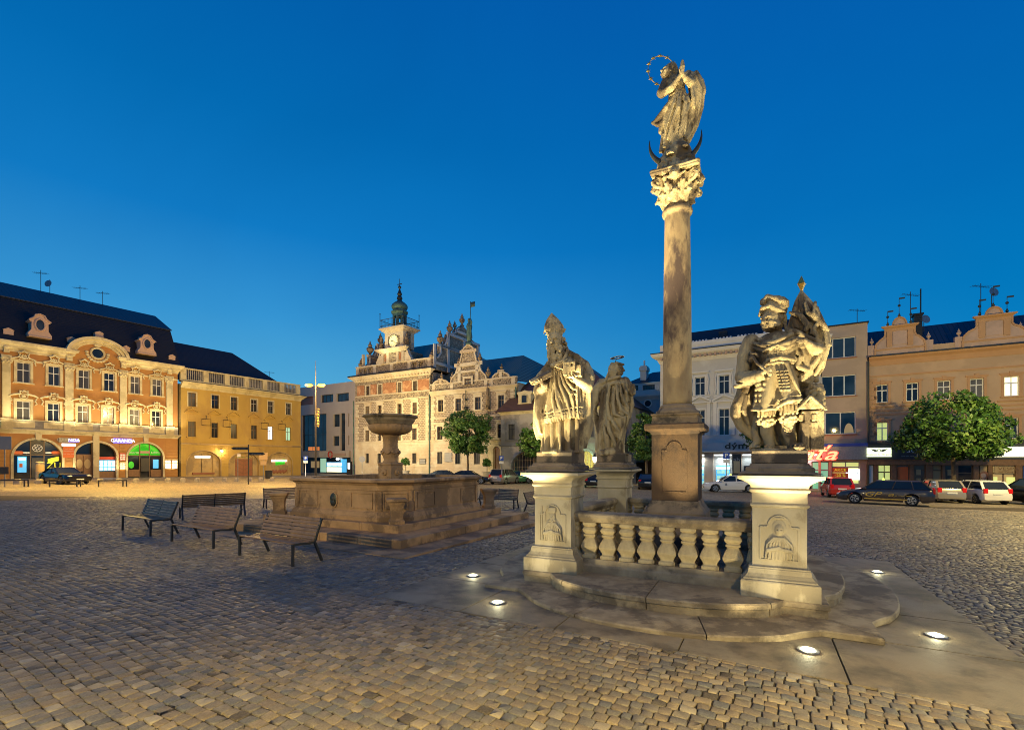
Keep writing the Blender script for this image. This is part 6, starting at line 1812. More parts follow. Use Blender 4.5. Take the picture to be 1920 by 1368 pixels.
for r in (bay, bay2): window(M_, r, 'dark_frame', 'modern_glass', cols=5 if r is bay else 1, trans=.55, dep=.35, fw=.1, name='glass_bay')
m = MB(); m.box(gal[0], .48, gal[1], gal[2], .52, gal[3]); part(M_, m, 'loggia', 'red_door')
r = rM((185, 320, 960, 1006), .4); m = MB(); m.box(r[0], .36, r[1], r[2], .375, r[3]); part(M_, m, 'lit_interior', 'lit_orange')
m = MB(); f0 = rM((100, 705, 1012, 1090)); m.box(f0[0], -.5, f0[1], f0[2], .0, f0[3]); part(M_, m, 'canopy_band', 'modern_render', .03)
m = MB(); r = rM((310, 425, 1014, 1088), -.5); m.box(r[0], -.56, r[1], r[2], -.505, r[3]); part(M_, m, 'white_panel', 'white_plaster')
m = MB(); m.box(shop[0], .46, shop[1], shop[2], .5, shop[3]); part(M_, m, 'shop_window', 'modern_glass')
for q, mt in (((405, 600, 1148, 1205), 'lit_blue'), ((408, 590, 1207, 1268), 'lit_cream'), ((330, 400, 1100, 1268), 'lit_teal'), ((215, 315, 1135, 1215), 'lit_dim'), ((580, 650, 1110, 1270), 'lit_blue')):
    r = rM(q, .4); m = MB(); m.box(r[0], .40, r[1], r[2], .45, r[3]); part(M_, m, 'lit_display', mt)
for i in range(3): r = rM((415 + i * 62, 465 + i * 62, 1152, 1192), .36); m = MB(); m.box(r[0], .35, r[1], r[2], .39, r[3]); part(M_, m, 'lit_screen', 'lit_screen')
m = MB(); r = rM((512, 570, 1095, 1120), .1); m.ball(((r[0] + r[2]) / 2, .1, (r[1] + r[3]) / 2), (.45, .12, .2), 12, 6); part(M_, m, 'neon_badge', 'tube_white')
t, w, h = wall_sign(M_, (550 + 480 / 6.514, 550 + 640 / 6.514, 690 + 1038 / 6.514, 690 + 1066 / 6.514), -.58, 'shop_sign', 'long red-framed shop sign on the modern block', 'sign', 'pink_trim', th=.06)
text('lettering', '— — ——', h * 1.3, 'brown_wood', t, (0, -.07, 0)); m = MB(); m.tube([(-w - .6 + .55 * math.cos(a), -.05, .55 * math.sin(a)) for a in np.linspace(0, 2 * math.pi, 17)[:-1]], .1, 5, True); m.build('round_logo', 'red_sign', t)
x_, y_ = on_ground(0, 900); r = rM((655, 715, 1140, 1270), -2.0); c_ = (r[0] + r[2]) / 2
t = thing('light_box', 'upright lit advertising box at the corner of the modern block', 'light box', wpt(M_, c_, -2.0, r[1]), M_.a)
m = MB(); m.box(-.55, -.12, -.6, .55, .12, r[3] - r[1]); m.build('box_frame', 'dark_frame', t); m = MB(); m.box(-.25, -.135, .55, .28, -.122, r[3] - r[1] - .2); m.build('lit_panel', 'lit_screen', t)
# ------------------------------------------------------------------ town hall
T = Front(735, 74, -29.5, 'town_hall', 'sgraffito town hall with clock tower, stepped gables and red fresco frieze')


def px3(zx, zy): return 640 + zx / 3.508, 520 + zy / 3.508
def rT(q, v=0.0): a = px3(q[0], q[2]); b = px3(q[1], q[3]); return T.rect(a[0], b[0], a[1], b[1], v)
def zT(zx, zy, v=0.0): return T.uz(*px3(zx, zy), v)
def flat(rs, z0=None, z1=None): return [(r[0], mean(rs, 1), r[2], mean(rs, 3)) for r in rs]


TU0, TUM, TU1 = zT(92, 800)[0], zT(585, 800)[0], zT(1150, 800)[0]
fz = flat([rT(q) for q in ((163, 186, 715, 775), (242, 266, 705, 768), (372, 397, 690, 752), (472, 498, 678, 740))])
w2 = flat([rT(q) for q in ((160, 186, 848, 918), (240, 266, 840, 905), (370, 398, 828, 905), (470, 498, 820, 897))])
w1 = flat([rT(q) for q in ((160, 185, 1003, 1078), (240, 264, 1000, 1075), (370, 393, 1003, 1070), (468, 497, 985, 1068))])
w0 = flat([rT(q) for q in ((160, 182, 1158, 1220), (238, 261, 1157, 1218), (352, 378, 1155, 1222), (468, 495, 1153, 1223))])
r3 = flat([rT(q) for q in ((638, 672, 805, 887), (752, 788, 795, 877), (880, 917, 785, 868), (1032, 1070, 775, 855))])
r2 = flat([rT(q) for q in ((632, 667, 980, 1065), (752, 788, 975, 1062), (880, 917, 970, 1060), (1028, 1064, 962, 1055))])
r0 = flat([rT(q) for q in ((632, 665, 1140, 1225), (750, 785, 1147, 1225), (873, 912, 1150, 1230))])
zst = zT(340, 1080)[1]; zcT = zT(340, 645)[1]; zatt = zT(340, 600)[1]; zf0 = mean(fz, 1) - .15; zbd = zT(340, 800)[1]
zcR = zT(870, 735)[1]; zpR = zT(870, 700)[1]
m = MB(); holes_wall(m, TU0, zst, TUM, zbd, w1 + w2); holes_wall(m, TUM, zst, TU1, zcR, r2 + r3); part(T, m, 'wall', 'sgraffito_blocks')
m = MB(); holes_wall(m, TU0, zf0, TUM, zcT, fz); part(T, m, 'frieze_wall', 'sgraffito_scroll'); m = MB(); m.box(TU0, -.02, zbd, TUM, .0, zf0); part(T, m, 'scroll_band', 'sgraffito_scroll')
por = rT((1003, 1048, 1110, 1300))
m = MB(); holes_wall(m, TU0, -2.5, TU1, zst, w0 + r0 + [(por[0], -1, por[2], por[3])], dep=.4); arch_spandrels(m, por[0], por[2], por[3] - (por[2] - por[0]) * .5, por[3], 0, .4); part(T, m, 'ground_floor_wall', 'ashlar_pale')
m = MB(); zz = .1
while zz < zst - .4:
    n_ = 0; rs = sorted(w0 + r0 + [(por[0] - .9, -1, por[2] + .9, por[3] + 1)])
    e = [TU0] + [x for r in rs if r[1] < zz + .3 and r[3] > zz for x in (r[0] - .12, r[2] + .12)] + [TU1]
    for a, b in zip(e[::2], e[1::2]):
        if b > a: m.box(a, -.035, zz, b, 0, zz + .42)
    zz += .48
part(T, m, 'rustication', 'ashlar_pale', .015)
body(T, TU0, TUM, -2.5, zcT, 16, 'sgraffito_scroll', v0=.5); body(T, TUM, TU1, -2.5, zcR, 14, 'grey_plaster', 'rear_wing_wall', .55)
frs = [rT(q) for q in ((105, 152, 715, 780), (192, 232, 703, 768), (273, 360, 690, 760), (403, 462, 675, 748), (505, 577, 660, 735))]
for r in frs:
    m = MB(); m.box(r[0], -.03, mean(fz, 1) - .05, r[2], .0, mean(fz, 3) + .15); part(T, m, 'fresco_panel', 'terracotta_fresco')
for r in fz: window(T, r, 'brown_frame', surround='ashlar_pale', sw=.14, sp=.05, trans=.35, fw=.06)


def hood_flat(m, u0, z0, u1, z1, v):
    m.box(u0 - .28, v - .10, z1 + .26, u1 + .28, v, z1 + .42); m.box(u0 - .42, v - .2, z1 + .423, u1 + .42, v, z1 + .56)
    for i in range(5):
        for s_ in (-1, 1):
            if i % 2 == 0: e = u0 - .25 if s_ < 0 else u1 + .25; m.box(min(e, e - s_ * .0) - .16, v - .05, z0 + (z1 - z0) * i / 5, e + .16, v - .002, z0 + (z1 - z0) * (i + 1) / 5)


for r in w2 + w1 + r3 + r2: window(T, r, 'brown_frame', surround='ashlar_pale', sw=.24, sp=.07, trans=.36, fw=.07, hood=hood_flat, sill=.14)
for r in w0 + r0: window(T, r, 'dark_frame', surround='ashlar_pale', sw=.14, sp=.05, trans=0, fw=.06, cols=3)
m = MB()
for u_ in (TU0, TUM - .9, TUM + .15, TU1 - .9):                     # corner quoins
    z_ = zst + .1; k = 0
    while z_ < (zbd if u_ < TUM else zcR) - .4: m.box(u_ + .02, -.05, z_, u_ + (.85 if k % 2 else .55), -.001, z_ + .40); z_ += .44; k += 1
for a, b, z_ in ((TU0, TUM, zst), (TUM, TU1, zst), (TU0, TUM, zf0), (TU0, TUM, zbd - .08), (TUM, TU1, (mean(r3, 1) + mean(r2, 3)) / 2 + .1)): m.box(a, -.11, z_ - .1, b, .0, z_ + .1)
part(T, m, 'quoins_and_bands', 'ashlar_pale', .015)
m = MB(); cornice(m, TU0, TUM, [(.06, zcT - .5), (.12, zcT - .3), (.55, zcT + .0), (.6, zcT + .05), (.85, zcT + .22), (.85, zcT + .32)]); cornice(m, TUM + .02, TU1, [(.04, zcR - .5), (.10, zcR - .3), (.3, zcR - .05), (.42, zcR + .08), (.42, zcR + .18)], e0=False); part(T, m, 'cornice', 'ashlar_pale')
m = MB()
for i in range(26): u_ = TU0 + .3 + (TUM - TU0 - .6) * i / 25; m.box(u_ - .12, -.5, zcT - .32, u_ + .12, -.05, zcT + .02)
part(T, m, 'cornice_brackets', 'ashlar_pale')
m = MB(); m.box(TU0 - .85, -.88, zcT + .322, TUM + .85, .3, zcT + .52); part(T, m, 'eaves', 'slate_roof')
# attic parapet with openings
za0 = zcT + .52; za1 = max(zatt + .4, za0 + 1.4); m = MB(); e = [TU0 + (TUM - TU0) * f_ for f_ in (.0, .10, .22, .30, .50, .70, .78, .90, 1.0)]
holes_wall(m, TU0, za0, TUM, za1, [(TU0 + (TUM - TU0) * a + .15, za0 + .3, TU0 + (TUM - TU0) * b - .15, za1 - .3) for a, b in ((.10, .16), (.17, .23), (.76, .83), (.84, .91))], v=.2, dep=.3); m.box(TU0, .5, za0, TUM, .6, za1); part(T, m, 'attic_wall', 'sgraffito_scroll')
m = MB(); m.box(TU0 - .05, .05, za1, TUM + .05, .6, za1 + .2)
for f_ in (.02, .27, .5, .73, .98): u_ = TU0 + (TUM - TU0) * f_; m.box(u_ - .3, .1, za0, u_ + .3, .55, za1 + .0)
part(T, m, 'attic_trim', 'ashlar_pale', .01)
# tower gable stage
g0, g1 = zT(245, 540)[0], zT(432, 540)[0]; zs1 = zT(340, 480)[1]; zs2 = zT(340, 350)[1]; zs3 = zT(340, 335)[1]
c0_, c1_ = zT(282, 400)[0], zT(398, 400)[0]; gm = (c0_ + c1_) / 2
m = MB(); m.box(g0 + .6, .1, za1 + .1, g1 - .6, 4.4, zs1); tw = part(T, m, 'tower_gable', 'sgraffito_scroll')
m = MB()
for s_, e_ in ((-1, g0), (1, g1)):
    b = e_ - s_ * .6; m.plate([(b, za1 + .1), (b + s_ * 1.2, za1 + .1), (b + s_ * 1.25, za1 + .5), (b + s_ * .8, za1 + 1.2), (b + s_ * .45, za1 + 2.0), (b + s_ * .3, zs1 - .5), (b, zs1 - .4)], .1, .7)
    m.box(b - (.5 if s_ > 0 else .0), -.1, za1 + .1, b + (.5 if s_ < 0 else .0), .1, zs1 - .3)
for f_ in (.33, .67): u_ = g0 + (g1 - g0) * f_; m.box(u_ - .25, -.05, za1 + .1, u_ + .25, .1, zs1 - .3)
cornice(m, g0 + .3, g1 - .3, [(.0, zs1 - .3), (.15, zs1 - .15), (.6, zs1 + .2), (.6, zs1 + .35)], v=.0); m.build('gable_trim', 'ashlar_pale', tw)
for a, b in ((.20, .30), (.70, .80)): m = MB(); m.box(g0 + (g1 - g0) * a, .06, za1 + .5, g0 + (g1 - g0) * b, .10, zs1 - .5); m.build('fresco_panel', 'terracotta_fresco', tw)
m = MB(); m.box(gm - .95, .04, za1 + .6, gm + .95, .09, zs1 - .6); m.build('date_panel', 'sgraffito_scroll', tw)
for i, tx in enumerate(('——', '———')): text('inscription', tx, .7, 'ashlar_pale', tw, (gm, .03, za1 + (zs1 - za1) * (.58 - .24 * i)))
# clock stage
m = MB(); m.box(c0_, .3, zs1 + .36, c1_, 2.7, zs2); cs = part(T, m, 'clock_tower', 'sgraffito_scroll')
m = MB()
for a in (c0_ - .08, c1_ - .62): m.box(a, .2, zs1 + .36, a + .7, .3, zs2 - .1)
for v_ in (.3, 2.0): m.box(c1_, v_, zs1 + .36, c1_ + .1, v_ + .7, zs2 - .1)
m.box(c0_ + .62, .22, zs1 + .36, c1_ - .62, .3, zs1 + .9); m.box(c0_ + .62, .22, zs2 - .7, c1_ - .62, .3, zs2 - .1)
for z_, p_ in ((zs2 - .1, .2), (zs2 + .12, .5), (zs2 + .35, .75)): m.box(c0_ - p_, .3 - p_, z_, c1_ + p_, 2.7 + p_, z_ + .22)
m.build('clock_tower_trim', 'ashlar_pale', cs)
m = MB(); m.lathe([(.98, 0), (.98, .06), (.9, .08)], 32); o = m.build('clock_face', 'lit_dial', cs); du, dz = zT(335, 415); o.data.transform(Matrix.Translation((du, .29, dz)) @ Matrix.Rotation(R(90), 4, 'X'))
m = MB()
for i in range(12): a = R(30 * i); m.beam((du + .72 * math.sin(a), .19, dz + .72 * math.cos(a)), (du + .90 * math.sin(a), .19, dz + .90 * math.cos(a)), .09, .03, (0, 1, 0))
m.tube([(du + .98 * math.cos(a), .2, dz + .98 * math.sin(a)) for a in np.linspace(0, 2 * math.pi, 33)[:-1]], .04, 5, True); m.build('hour_marks', 'black_sign', o)
m = MB(); m.beam((du, .16, dz), (du - .5, .16, dz + .02), .09, .03, (0, 1, 0)); m.beam((du, .14, dz), (du + .55, .14, dz - .5), .06, .03, (0, 1, 0)); m.build('clock_hands', 'black_sign', o)
for (u_, v_) in ((c0_ - 1.1, .5), (c1_ + .55, .6)):
    m = MB(); m.box(u_ - .3, v_ - .3, zs1 + .35, u_ + .3, v_ + .3, zs1 + .7); m.smooth = True; m.lathe([(.28, 0), (.36, .3), (.3, .9), (.34, 1.2), (.2, 1.45), (.16, 1.6), (.2, 1.75), (.12, 1.95)], 10, (u_, v_, zs1 + .7)); m.tube([(u_ + .3, v_ - .1, zs1 + 1.8), (u_ + .5, v_ - .2, zs1 + 1.3), (u_ + .2, v_ - .3, zs1 + 1.3)], .09, 6); m.build('attic_statue', 'sandstone_dark', cs)
zr0 = zs2 + .57; lc = (gm, 1.5)
m = MB()
cr = [(c0_ - .6, -.3), (c1_ + .6, -.3), (c1_ + .6, 3.3), (c0_ - .6, 3.3)]
for i in range(4):
    a, b = Vector(cr[i]), Vector(cr[(i + 1) % 4]); m.tube([(*a, zr0 - .1), (*a, zr0 + 2.3)], .05, 5); m.ball((*a, zr0 + 2.3), .1, 6, 4)
    for h_ in (.35, 1.3): m.tube([(*a, zr0 + h_), (*b, zr0 + h_)], .045, 5)
    for j in range(1, 16): p_ = a.lerp(b, j / 16); m.tube([(*p_, zr0), (*p_, zr0 + 1.3)], .022, 4)
m.build('gallery_railing', 'dark_bronze', cs)
zl0 = zT(375, 335, 1.5)[1]; zl1 = zT(375, 238, 1.5)[1]; zd1 = zT(375, 165, 1.5)[1]; ztp = zT(375, 12, 1.5)[1]
m = MB()
for i in range(8): a = R(45 * i + 22.5); m.box(lc[0] + .95 * math.cos(a) - .15, lc[1] + .95 * math.sin(a) - .15, zr0 - .1, lc[0] + .95 * math.cos(a) + .15, lc[1] + .95 * math.sin(a) + .15, zl1 - .1)
m.lathe([(.9, zl1 - .6), (1.1, zl1 - .6), (1.1, zl1 - .2), (1.36, zl1), (1.4, zl1 + .15), (1.15, zl1 + .3), (1.1, zl1 + .6)], 8, (lc[0], lc[1], 0), a0=R(22.5)); m.lathe([(.8, zr0 - .1), (.8, zr0 + .4)], 8, (lc[0], lc[1], 0)); la = part(T, m, 'lantern', 'verdigris')
m = MB(); m.smooth = True; m.lathe([(.15, 0), (.2, .1), (.25, .5), (.36, .7)], 12, (lc[0], lc[1], zl1 - 2.2)); m.build('bell', 'dark_bronze', la)
hd = zd1 - zl1 - .6; m = MB(); m.smooth = True
m.lathe([(1.1, zl1 + .6), (1.22, zl1 + .6 + hd * .2), (1.25, zl1 + .6 + hd * .42), (1.16, zl1 + .6 + hd * .64), (.86, zl1 + .6 + hd * .88), (.5, zd1 + .1), (.3, zd1 + .35)], 24, (lc[0], lc[1], 0), flute=8, fdep=.02); part(T, m, 'dome', 'verdigris')
m = MB(); h_ = ztp - zd1; m.lathe([(.3, zd1 + .35), (.45, zd1 + .5), (.42, zd1 + .75), (.25, zd1 + 1.0), (.4, zd1 + 1.25), (.25, zd1 + 1.6), (.11, zd1 + h_ * .55), (.05, zd1 + h_ * .62), (.04, ztp)], 12, (lc[0], lc[1], 0)); m.ball((lc[0], lc[1], zd1 + h_ * .64), .26, 8, 6); m.box(lc[0] - .45, lc[1] - .03, ztp - .9, lc[0] + .45, lc[1] + .03, ztp - .78); part(T, m, 'spire', 'dark_bronze')


def scroll_gable(Fm, pts, trims, y0, y1, name, mat, trim, finials, M=None):
    """stepped gable outline with pale edge bands and urns"""
    m = MB(M); m.plate(pts, y0, y1); g_ = m.build(name, mat, Fm.t)
    m = MB(M)
    for a, b, w in trims: m.beam((a[0], y0 - .06, a[1]), (b[0], y0 - .06, b[1]), w, .22, (0, 1, 0))
    m.build('gable_trim', trim, g_, bev=.01)
    for c_, s_ in finials:
        m = MB(M); vase(m, (c_[0], (y0 + y1) / 2, c_[1]), s_); m.build('gable_urn', 'sandstone_dark', g_)
    return g_


# side gables of the tall wing: planes running back from the front
S = Front(100, 50, 0, 'tmp', 'tmp'); bpy.data.objects.remove(S.t)
def side(u0):
    S.a = T.a + R(90); S.c, S.s_ = math.cos(S.a), math.sin(S.a); S.x0, S.y0, _ = wpt(T, u0, 0, 0); S.z0 = T.z0
    return lambda zx, zy: S.uz(*px3(zx, zy))


sp = side(TUM); ML = Matrix.Translation((TUM, 0, 0)) @ Matrix.Rotation(R(90), 4, 'Z')
q = lambda zx, zy: sp(zx, zy)
zz0 = q(600, 600)[1]; rw = q(720, 500)[0]
pt = [(0.2, zcT + .4), (.2, q(615, 560)[1]), (q(617, 540)[0], q(617, 530)[1]), q(640, 500), (q(640, 500)[0], q(640, 450)[1]), q(668, 445), q(680, 420), (q(690, 400)[0], q(690, 372)[1]), q(735, 368), q(742, 345), q(760, 335)]
mir = q(786, 330)[0] + .3; top = q(786, 318)
pt2 = pt + [top] + [(2 * mir - a, b) for a, b in pt[::-1]]
zl = [q(650, 455)[1], q(690, 372)[1], q(740, 345)[1]]
tr = []
for z_, zx in ((zl[0], 620), (zl[1], 680), (zl[2] - .2, 738), (q(650, 575)[1], 600), (q(700, 470)[1], 640)):
    a = max(.2, q(zx, 400)[0]); tr.append(((a, z_), (2 * mir - a, z_), .42))
for f_ in (.0, .22, .5, .78, 1.0):
    a = .5 + (2 * mir - 1.0) * f_; tr.append(((a, zcT + .4), (a, zl[0] if f_ in (0, 1) else zl[1]), .5))
for a, b in zip(pt[2:], pt[3:]): tr.append((a, b, .2))
scroll_gable(T, pt2, tr, -.35, .3, 'stepped_gable', 'sgraffito_scroll', 'white_plaster', [((.4, pt[1][1]), 2.0), ((q(650, 445)[0], zl[0]), 2.6), ((q(712, 368)[0], zl[1]), 2.4), ((mir, top[1]), 2.2), ((q(745, 345)[0], zl[2]), 1.6)], ML)
# left end gable, same build, seen from behind its edge
ML2 = Matrix.Translation((TU0 + .9, 0, 0)) @ Matrix.Rotation(R(90), 4, 'Z')
scroll_gable(T, pt2, tr, -.35, .3, 'stepped_gable', 'sgraffito_scroll', 'ashlar_pale', [((.4, pt[1][1]), 2.2), ((q(650, 445)[0], zl[0]), 2.8), ((q(712, 368)[0], zl[1]), 2.4)], ML2)
m = MB(); m.add([(TU0 + .6, .6, za0 + .2), (TUM - .3, .6, za0 + .2), (TUM - .3, mir, top[1] - 2.2), (TU0 + .6, mir, top[1] - 2.2), (TU0 + .6, 2 * mir, za0), (TUM - .3, 2 * mir, za0)], [(0, 1, 2, 3), (3, 2, 5, 4)]); part(T, m, 'steep_roof', 'seamed_copper')
# lower wing: scrolled parapet, big middle gable, two small ones, roof
m = MB(); m.box(TUM, .02, zcR + .18, TU1, .4, zpR + .35); part(T, m, 'parapet', 'sgraffito_scroll')
m = MB(); m.box(TUM, -.06, zpR + .352, TU1 + .05, .42, zpR + .55)
for zx in (607, 725, 950, 985, 1130): u_ = zT(zx, 720)[0]; m.box(u_ - .28, -.04, zcR + .18, u_ + .28, .41, zpR + .35)
part(T, m, 'parapet_trim', 'ashlar_pale', .01)
zp = zpR + .55


def small_gable(x0, x1, ytop):
    a, b = zT(x0, 700)[0], zT(x1, 700)[0]; c_ = (a + b) / 2; w = (b - a) / 2; zt2_ = zT((x0 + x1) / 2, ytop)[1]; h = zt2_ - zp
    half = [(w, 0), (w * .98, .12), (w * .82, .38), (w * .55, .58), (w * .30, .72), (w * .2, .86), (w * .32, .95), (w * .32, 1.0)]
    o = [(c_ + p_, zp + f_ * h) for p_, f_ in half] + [(c_ - p_, zp + f_ * h) for p_, f_ in half[::-1]]
    tr = [(o[i], o[i + 1], .2) for i in range(len(o) - 1)] + [((c_, zp), (c_, zt2_), .42)]
    scroll_gable(T, o, tr, .05, .4, 'small_gable', 'sgraffito_scroll', 'ashlar_pale', [((c_, zt2_), 1.1)])


small_gable(607, 702, 668); small_gable(995, 1105, 612)
a, b = zT(722, 680)[0], zT(955, 680)[0]; c_ = (a + b) / 2; w = (b - a) / 2; z1 = zT(840, 570)[1]; z2 = zT(840, 490)[1]; z3 = zT(840, 460)[1]
half = [(w, zp), (w * .95, zp + .5), (w * .72, zp + (z1 - zp) * .5), (w * .62, z1 - .5), (w * .62, z1), (w * .48, z1 + .1), (w * .42, z1 + (z2 - z1) * .5), (w * .36, z2 - .3), (w * .36, z2 + .3), (w * .28, z2 + .4), (w * .22, z3), (0, z3 + .45)]
o = [(c_ + p_, z_) for p_, z_ in half] + [(c_ - p_, z_) for p_, z_ in half[-2::-1]]
wd = rT((815, 858, 665, 705)); 
tr = [((c_ - w * .78, z1), (c_ + w * .78, z1), .5), ((c_ - w * .66, z1 - 1.0), (c_ + w * .66, z1 - 1.0), .3), ((c_ - w * .46, z2 + .15), (c_ + w * .46, z2 + .15), .4), ((c_ - w * .5, zp), (c_ - w * .5, z1), .5), ((c_ + w * .5, zp), (c_ + w * .5, z1), .5)] + [(o[i], o[i + 1], .2) for i in range(len(o) - 1)]
scroll_gable(T, o, tr, .02, .4, 'middle_gable', 'sgraffito_scroll', 'ashlar_pale', [((c_ - w * .98, zp), 1.6), ((c_ + w * 1.05, zp), 1.8), ((c_ + w * .6, z1), 1.6), ((c_ - w * .6, z1), 1.2)])
window(T, wd, 'brown_frame', v=-.14, dep=.05, surround='ashlar_pale', sw=.3, sp=.08, trans=0, fw=.09)
m = MB(); zk2 = z3 + .4; m.smooth = True
m.lathe([(.5, 0), (.45, .3), (.3, .5)], 8, (c_, .2, zk2)); m.lathe([(.3, .5), (.42, 1.3), (.34, 2.0), (.44, 2.6), (.3, 3.0), (.16, 3.15), (.24, 3.4), (.2, 3.65), (.05, 3.8)], 10, (c_, .2, zk2)); m.tube([(c_ + .35, .1, zk2 + 2.6), (c_ + .55, .0, zk2 + 3.1), (c_ + .35, 0, zk2 + 3.6)], .1, 6); m.tube([(c_ + .35, 0, zk2 + 1.2), (c_ + .35, 0, zk2 + 6.0)], .05, 5); m.box(c_ + .35, -.02, zk2 + 5.2, c_ + 1.1, .02, zk2 + 5.9); part(T, m, 'gable_knight', 'verdigris')
zrf = zT(1200, 512, 7)[1]; urf = zT(1245, 500, 7)[0]
m = MB(); m.add([(TUM, .42, zcR + .6), (TU1 + .1, .42, zcR + .6), (urf - 1.2, 7, zrf), (TUM, 7, zrf), (TU1 + 6, 14, zcR + .6)], [(0, 1, 2, 3), (1, 4, 2)]); part(T, m, 'wing_roof', 'seamed_copper')
m = MB(); m.box(TU1 - .02, .5, -1, TU1 + .1, 12, zcR + .5); part(T, m, 'end_wall', 'grey_plaster')
# portal, notice boards, sundial figure on the corner
m = MB(); d_ = por
for rr, y_ in ((.28, -.22), (.58, -.14), (.88, -.08)): arch_band(m, d_[0] - rr + .28, d_[2] + rr - .28, d_[3] - (d_[2] - d_[0]) * .5, d_[3] + rr - .28, .28, y_, .0, -1)
m.box(d_[0] - 1.0, -.3, d_[3] + .85, d_[2] + 1.0, .0, d_[3] + 1.15); m.box(d_[0] - .9, -.16, d_[3] + 1.15, d_[2] + .9, .0, zst - .12)
pp = part(T, m, 'portal', 'cream_trim', .012); m = MB(); m.box(d_[0], .25, -1, d_[2], .36, d_[3]); m.build('portal_door', 'brown_wood', pp)
for q_, lab in (((680, 728, 1150, 1212), 'grey notice board on the town hall between ground windows'), ((515, 557, 1192, 1227), 'small dark plaque low on the town hall wall')):
    a_ = px3(q_[0], q_[2]); b_ = px3(q_[1], q_[3]); t, w_, h_ = wall_sign(T, (a_[0], b_[0], a_[1], b_[1]), -.06, 'notice_board', lab, 'notice board', 'steel_grey' if q_[0] > 600 else 'dark_bronze', th=.07)
    m = MB()
    for i in range(3): m.box(-w_ * .9, -.085, -h_ * .85 + i * h_ * .6, w_ * .9, -.072, -h_ * .85 + i * h_ * .6 + h_ * .5)
    m.build('board_panels', 'grey_frame', t)
u_, z_ = zT(970, 950); m = MB(); m.smooth = True; m.lathe([(.1, -1.4), (.35, -.9), (.45, -.7), (.3, -.6), (.32, .2), (.36, .7), (.2, 1.0), (.22, 1.3), (.05, 1.5)], 10, (u_, -.35, z_)); m.tube([(u_, -.3, z_ + 1.7), (u_, -.3, z_ + 5.2)], [.3, .12], 6); part(T, m, 'corner_figure', 'sandstone_dark')
u_, z_ = zT(825, 860); m = MB(); m.tube([(u_, -.2, z_ - 1.6), (u_, -.25, z_ + 2.6)], .05, 5); m.ball((u_, -.25, z_), .3, 8, 6); m.ball((u_, -.25, z_ + 1.2), .2, 8, 6); part(T, m, 'banner_bracket', 'dark_bronze')
for zx in (85, 583, 1150): u_ = zT(zx, 900)[0]; m = MB(); m.tube([(u_, -.16, -1), (u_, -.16, zcR - .2)], .09, 6); part(T, m, 'drainpipe', 'verdigris')
# ------------------------------------------------------------------ grey arched house
Hh = Front(1000, 60, -31.5, 'arched_house', 'weathered grey house with tiled roof, cream dormer and barred archways')


def p4(zx, zy): return 900 + zx / 4.717, 640 + zy / 4.717
def rH(q, v=0.0): a = p4(q[0], q[2]); b = p4(q[1], q[3]); return Hh.rect(a[0], b[0], a[1], b[1], v)


HU0, HU1 = Hh.u(939), Hh.u(1172); ze = Hh.z(*p4(280, 622)); zs_h = Hh.z(*p4(290, 915))
hw = flat([rH(q) for q in ((250, 308, 730, 860), (940, 1008, 700, 850))]); hw.insert(1, (hw[0][0] + (hw[1][0] - hw[0][0]) * .5, hw[0][1], hw[0][2] + (hw[1][0] - hw[0][0]) * .5, hw[0][3]))
ar1 = rH((272, 560, 972, 1150)); ar2 = rH((850, 1010, 975, 1130)); ar1 = (ar1[0], -1, ar1[2], ar1[3]); ar2 = (ar2[0], -1, ar2[2], ar1[3])
m = MB(); holes_wall(m, HU0, zs_h, HU1, ze, hw); part(Hh, m, 'wall', 'grey_plaster')
m = MB(); holes_wall(m, HU0, -2, HU1, zs_h, [ar1, ar2], dep=.8)
for r in (ar1, ar2): arch_spandrels(m, r[0], r[2], r[3] - (r[2] - r[0]) * .5, r[3], 0, .8)
part(Hh, m, 'ground_floor_wall', 'grey_plaster'); body(Hh, HU0, HU1, zs_h + .1, ze, 10, 'grey_plaster', v0=.5)
m = MB(); m.box(HU0, 4, -2, HU1, 4.2, zs_h); part(Hh, m, 'passage_back', 'lit_archway' if False else 'grey_plaster')
m = MB(); r = ar2; m.box(r[0] - .2, 3.0, -.8, r[2] + .2, 3.1, r[3]); part(Hh, m, 'lit_passage', 'lit_archway')
m = MB()
for r in (ar1, ar2): arch_band(m, r[0], r[2], r[3] - (r[2] - r[0]) * .5, r[3], .3, -.08, .0, -1)
m.box(HU0, -.12, zs_h - .12, HU1, .0, zs_h + .12)
for r in hw: m.box(r[0] - .6, -.05, r[1] - .5, r[0] - .45, 0, r[3] + .7); m.box(r[2] + .45, -.05, r[1] - .5, r[2] + .6, 0, r[3] + .7); m.box(r[0] - .6, -.052, r[3] + .7, r[2] + .6, 0, r[3] + .85)
part(Hh, m, 'wall_trim', 'grey_plaster', .01)
for r in (ar1, ar2):
    m = MB(); c_ = (r[0] + r[2]) / 2; rx = (r[2] - r[0]) / 2; zsp = r[3] - rx
    for i in range(1, 12): u_ = r[0] + (r[2] - r[0]) * i / 12; m.tube([(u_, .3, -1), (u_, .3, zsp + math.sqrt(max(0, rx * rx - (u_ - c_) ** 2)))], .035, 4)
    for z_ in (0, .9, 1.8, 2.7, 3.5):
        if z_ < r[3] - .2: h_ = rx if z_ < zsp else math.sqrt(max(0, rx * rx - (z_ - zsp) ** 2)); m.tube([(c_ - h_, .3, z_), (c_ + h_, .3, z_)], .035, 4)
    part(Hh, m, 'iron_gate', 'menu_tan')
for r in hw: window(Hh, r, 'dark_frame', surround='grey_plaster', sw=.2, sp=.05, trans=.33, fw=.08, sill=.12)
m = MB(); cornice(m, HU0, HU1, [(.05, ze - .35), (.15, ze - .2), (.4, ze), (.45, ze + .1)]); part(Hh, m, 'cornice', 'cream_trim')
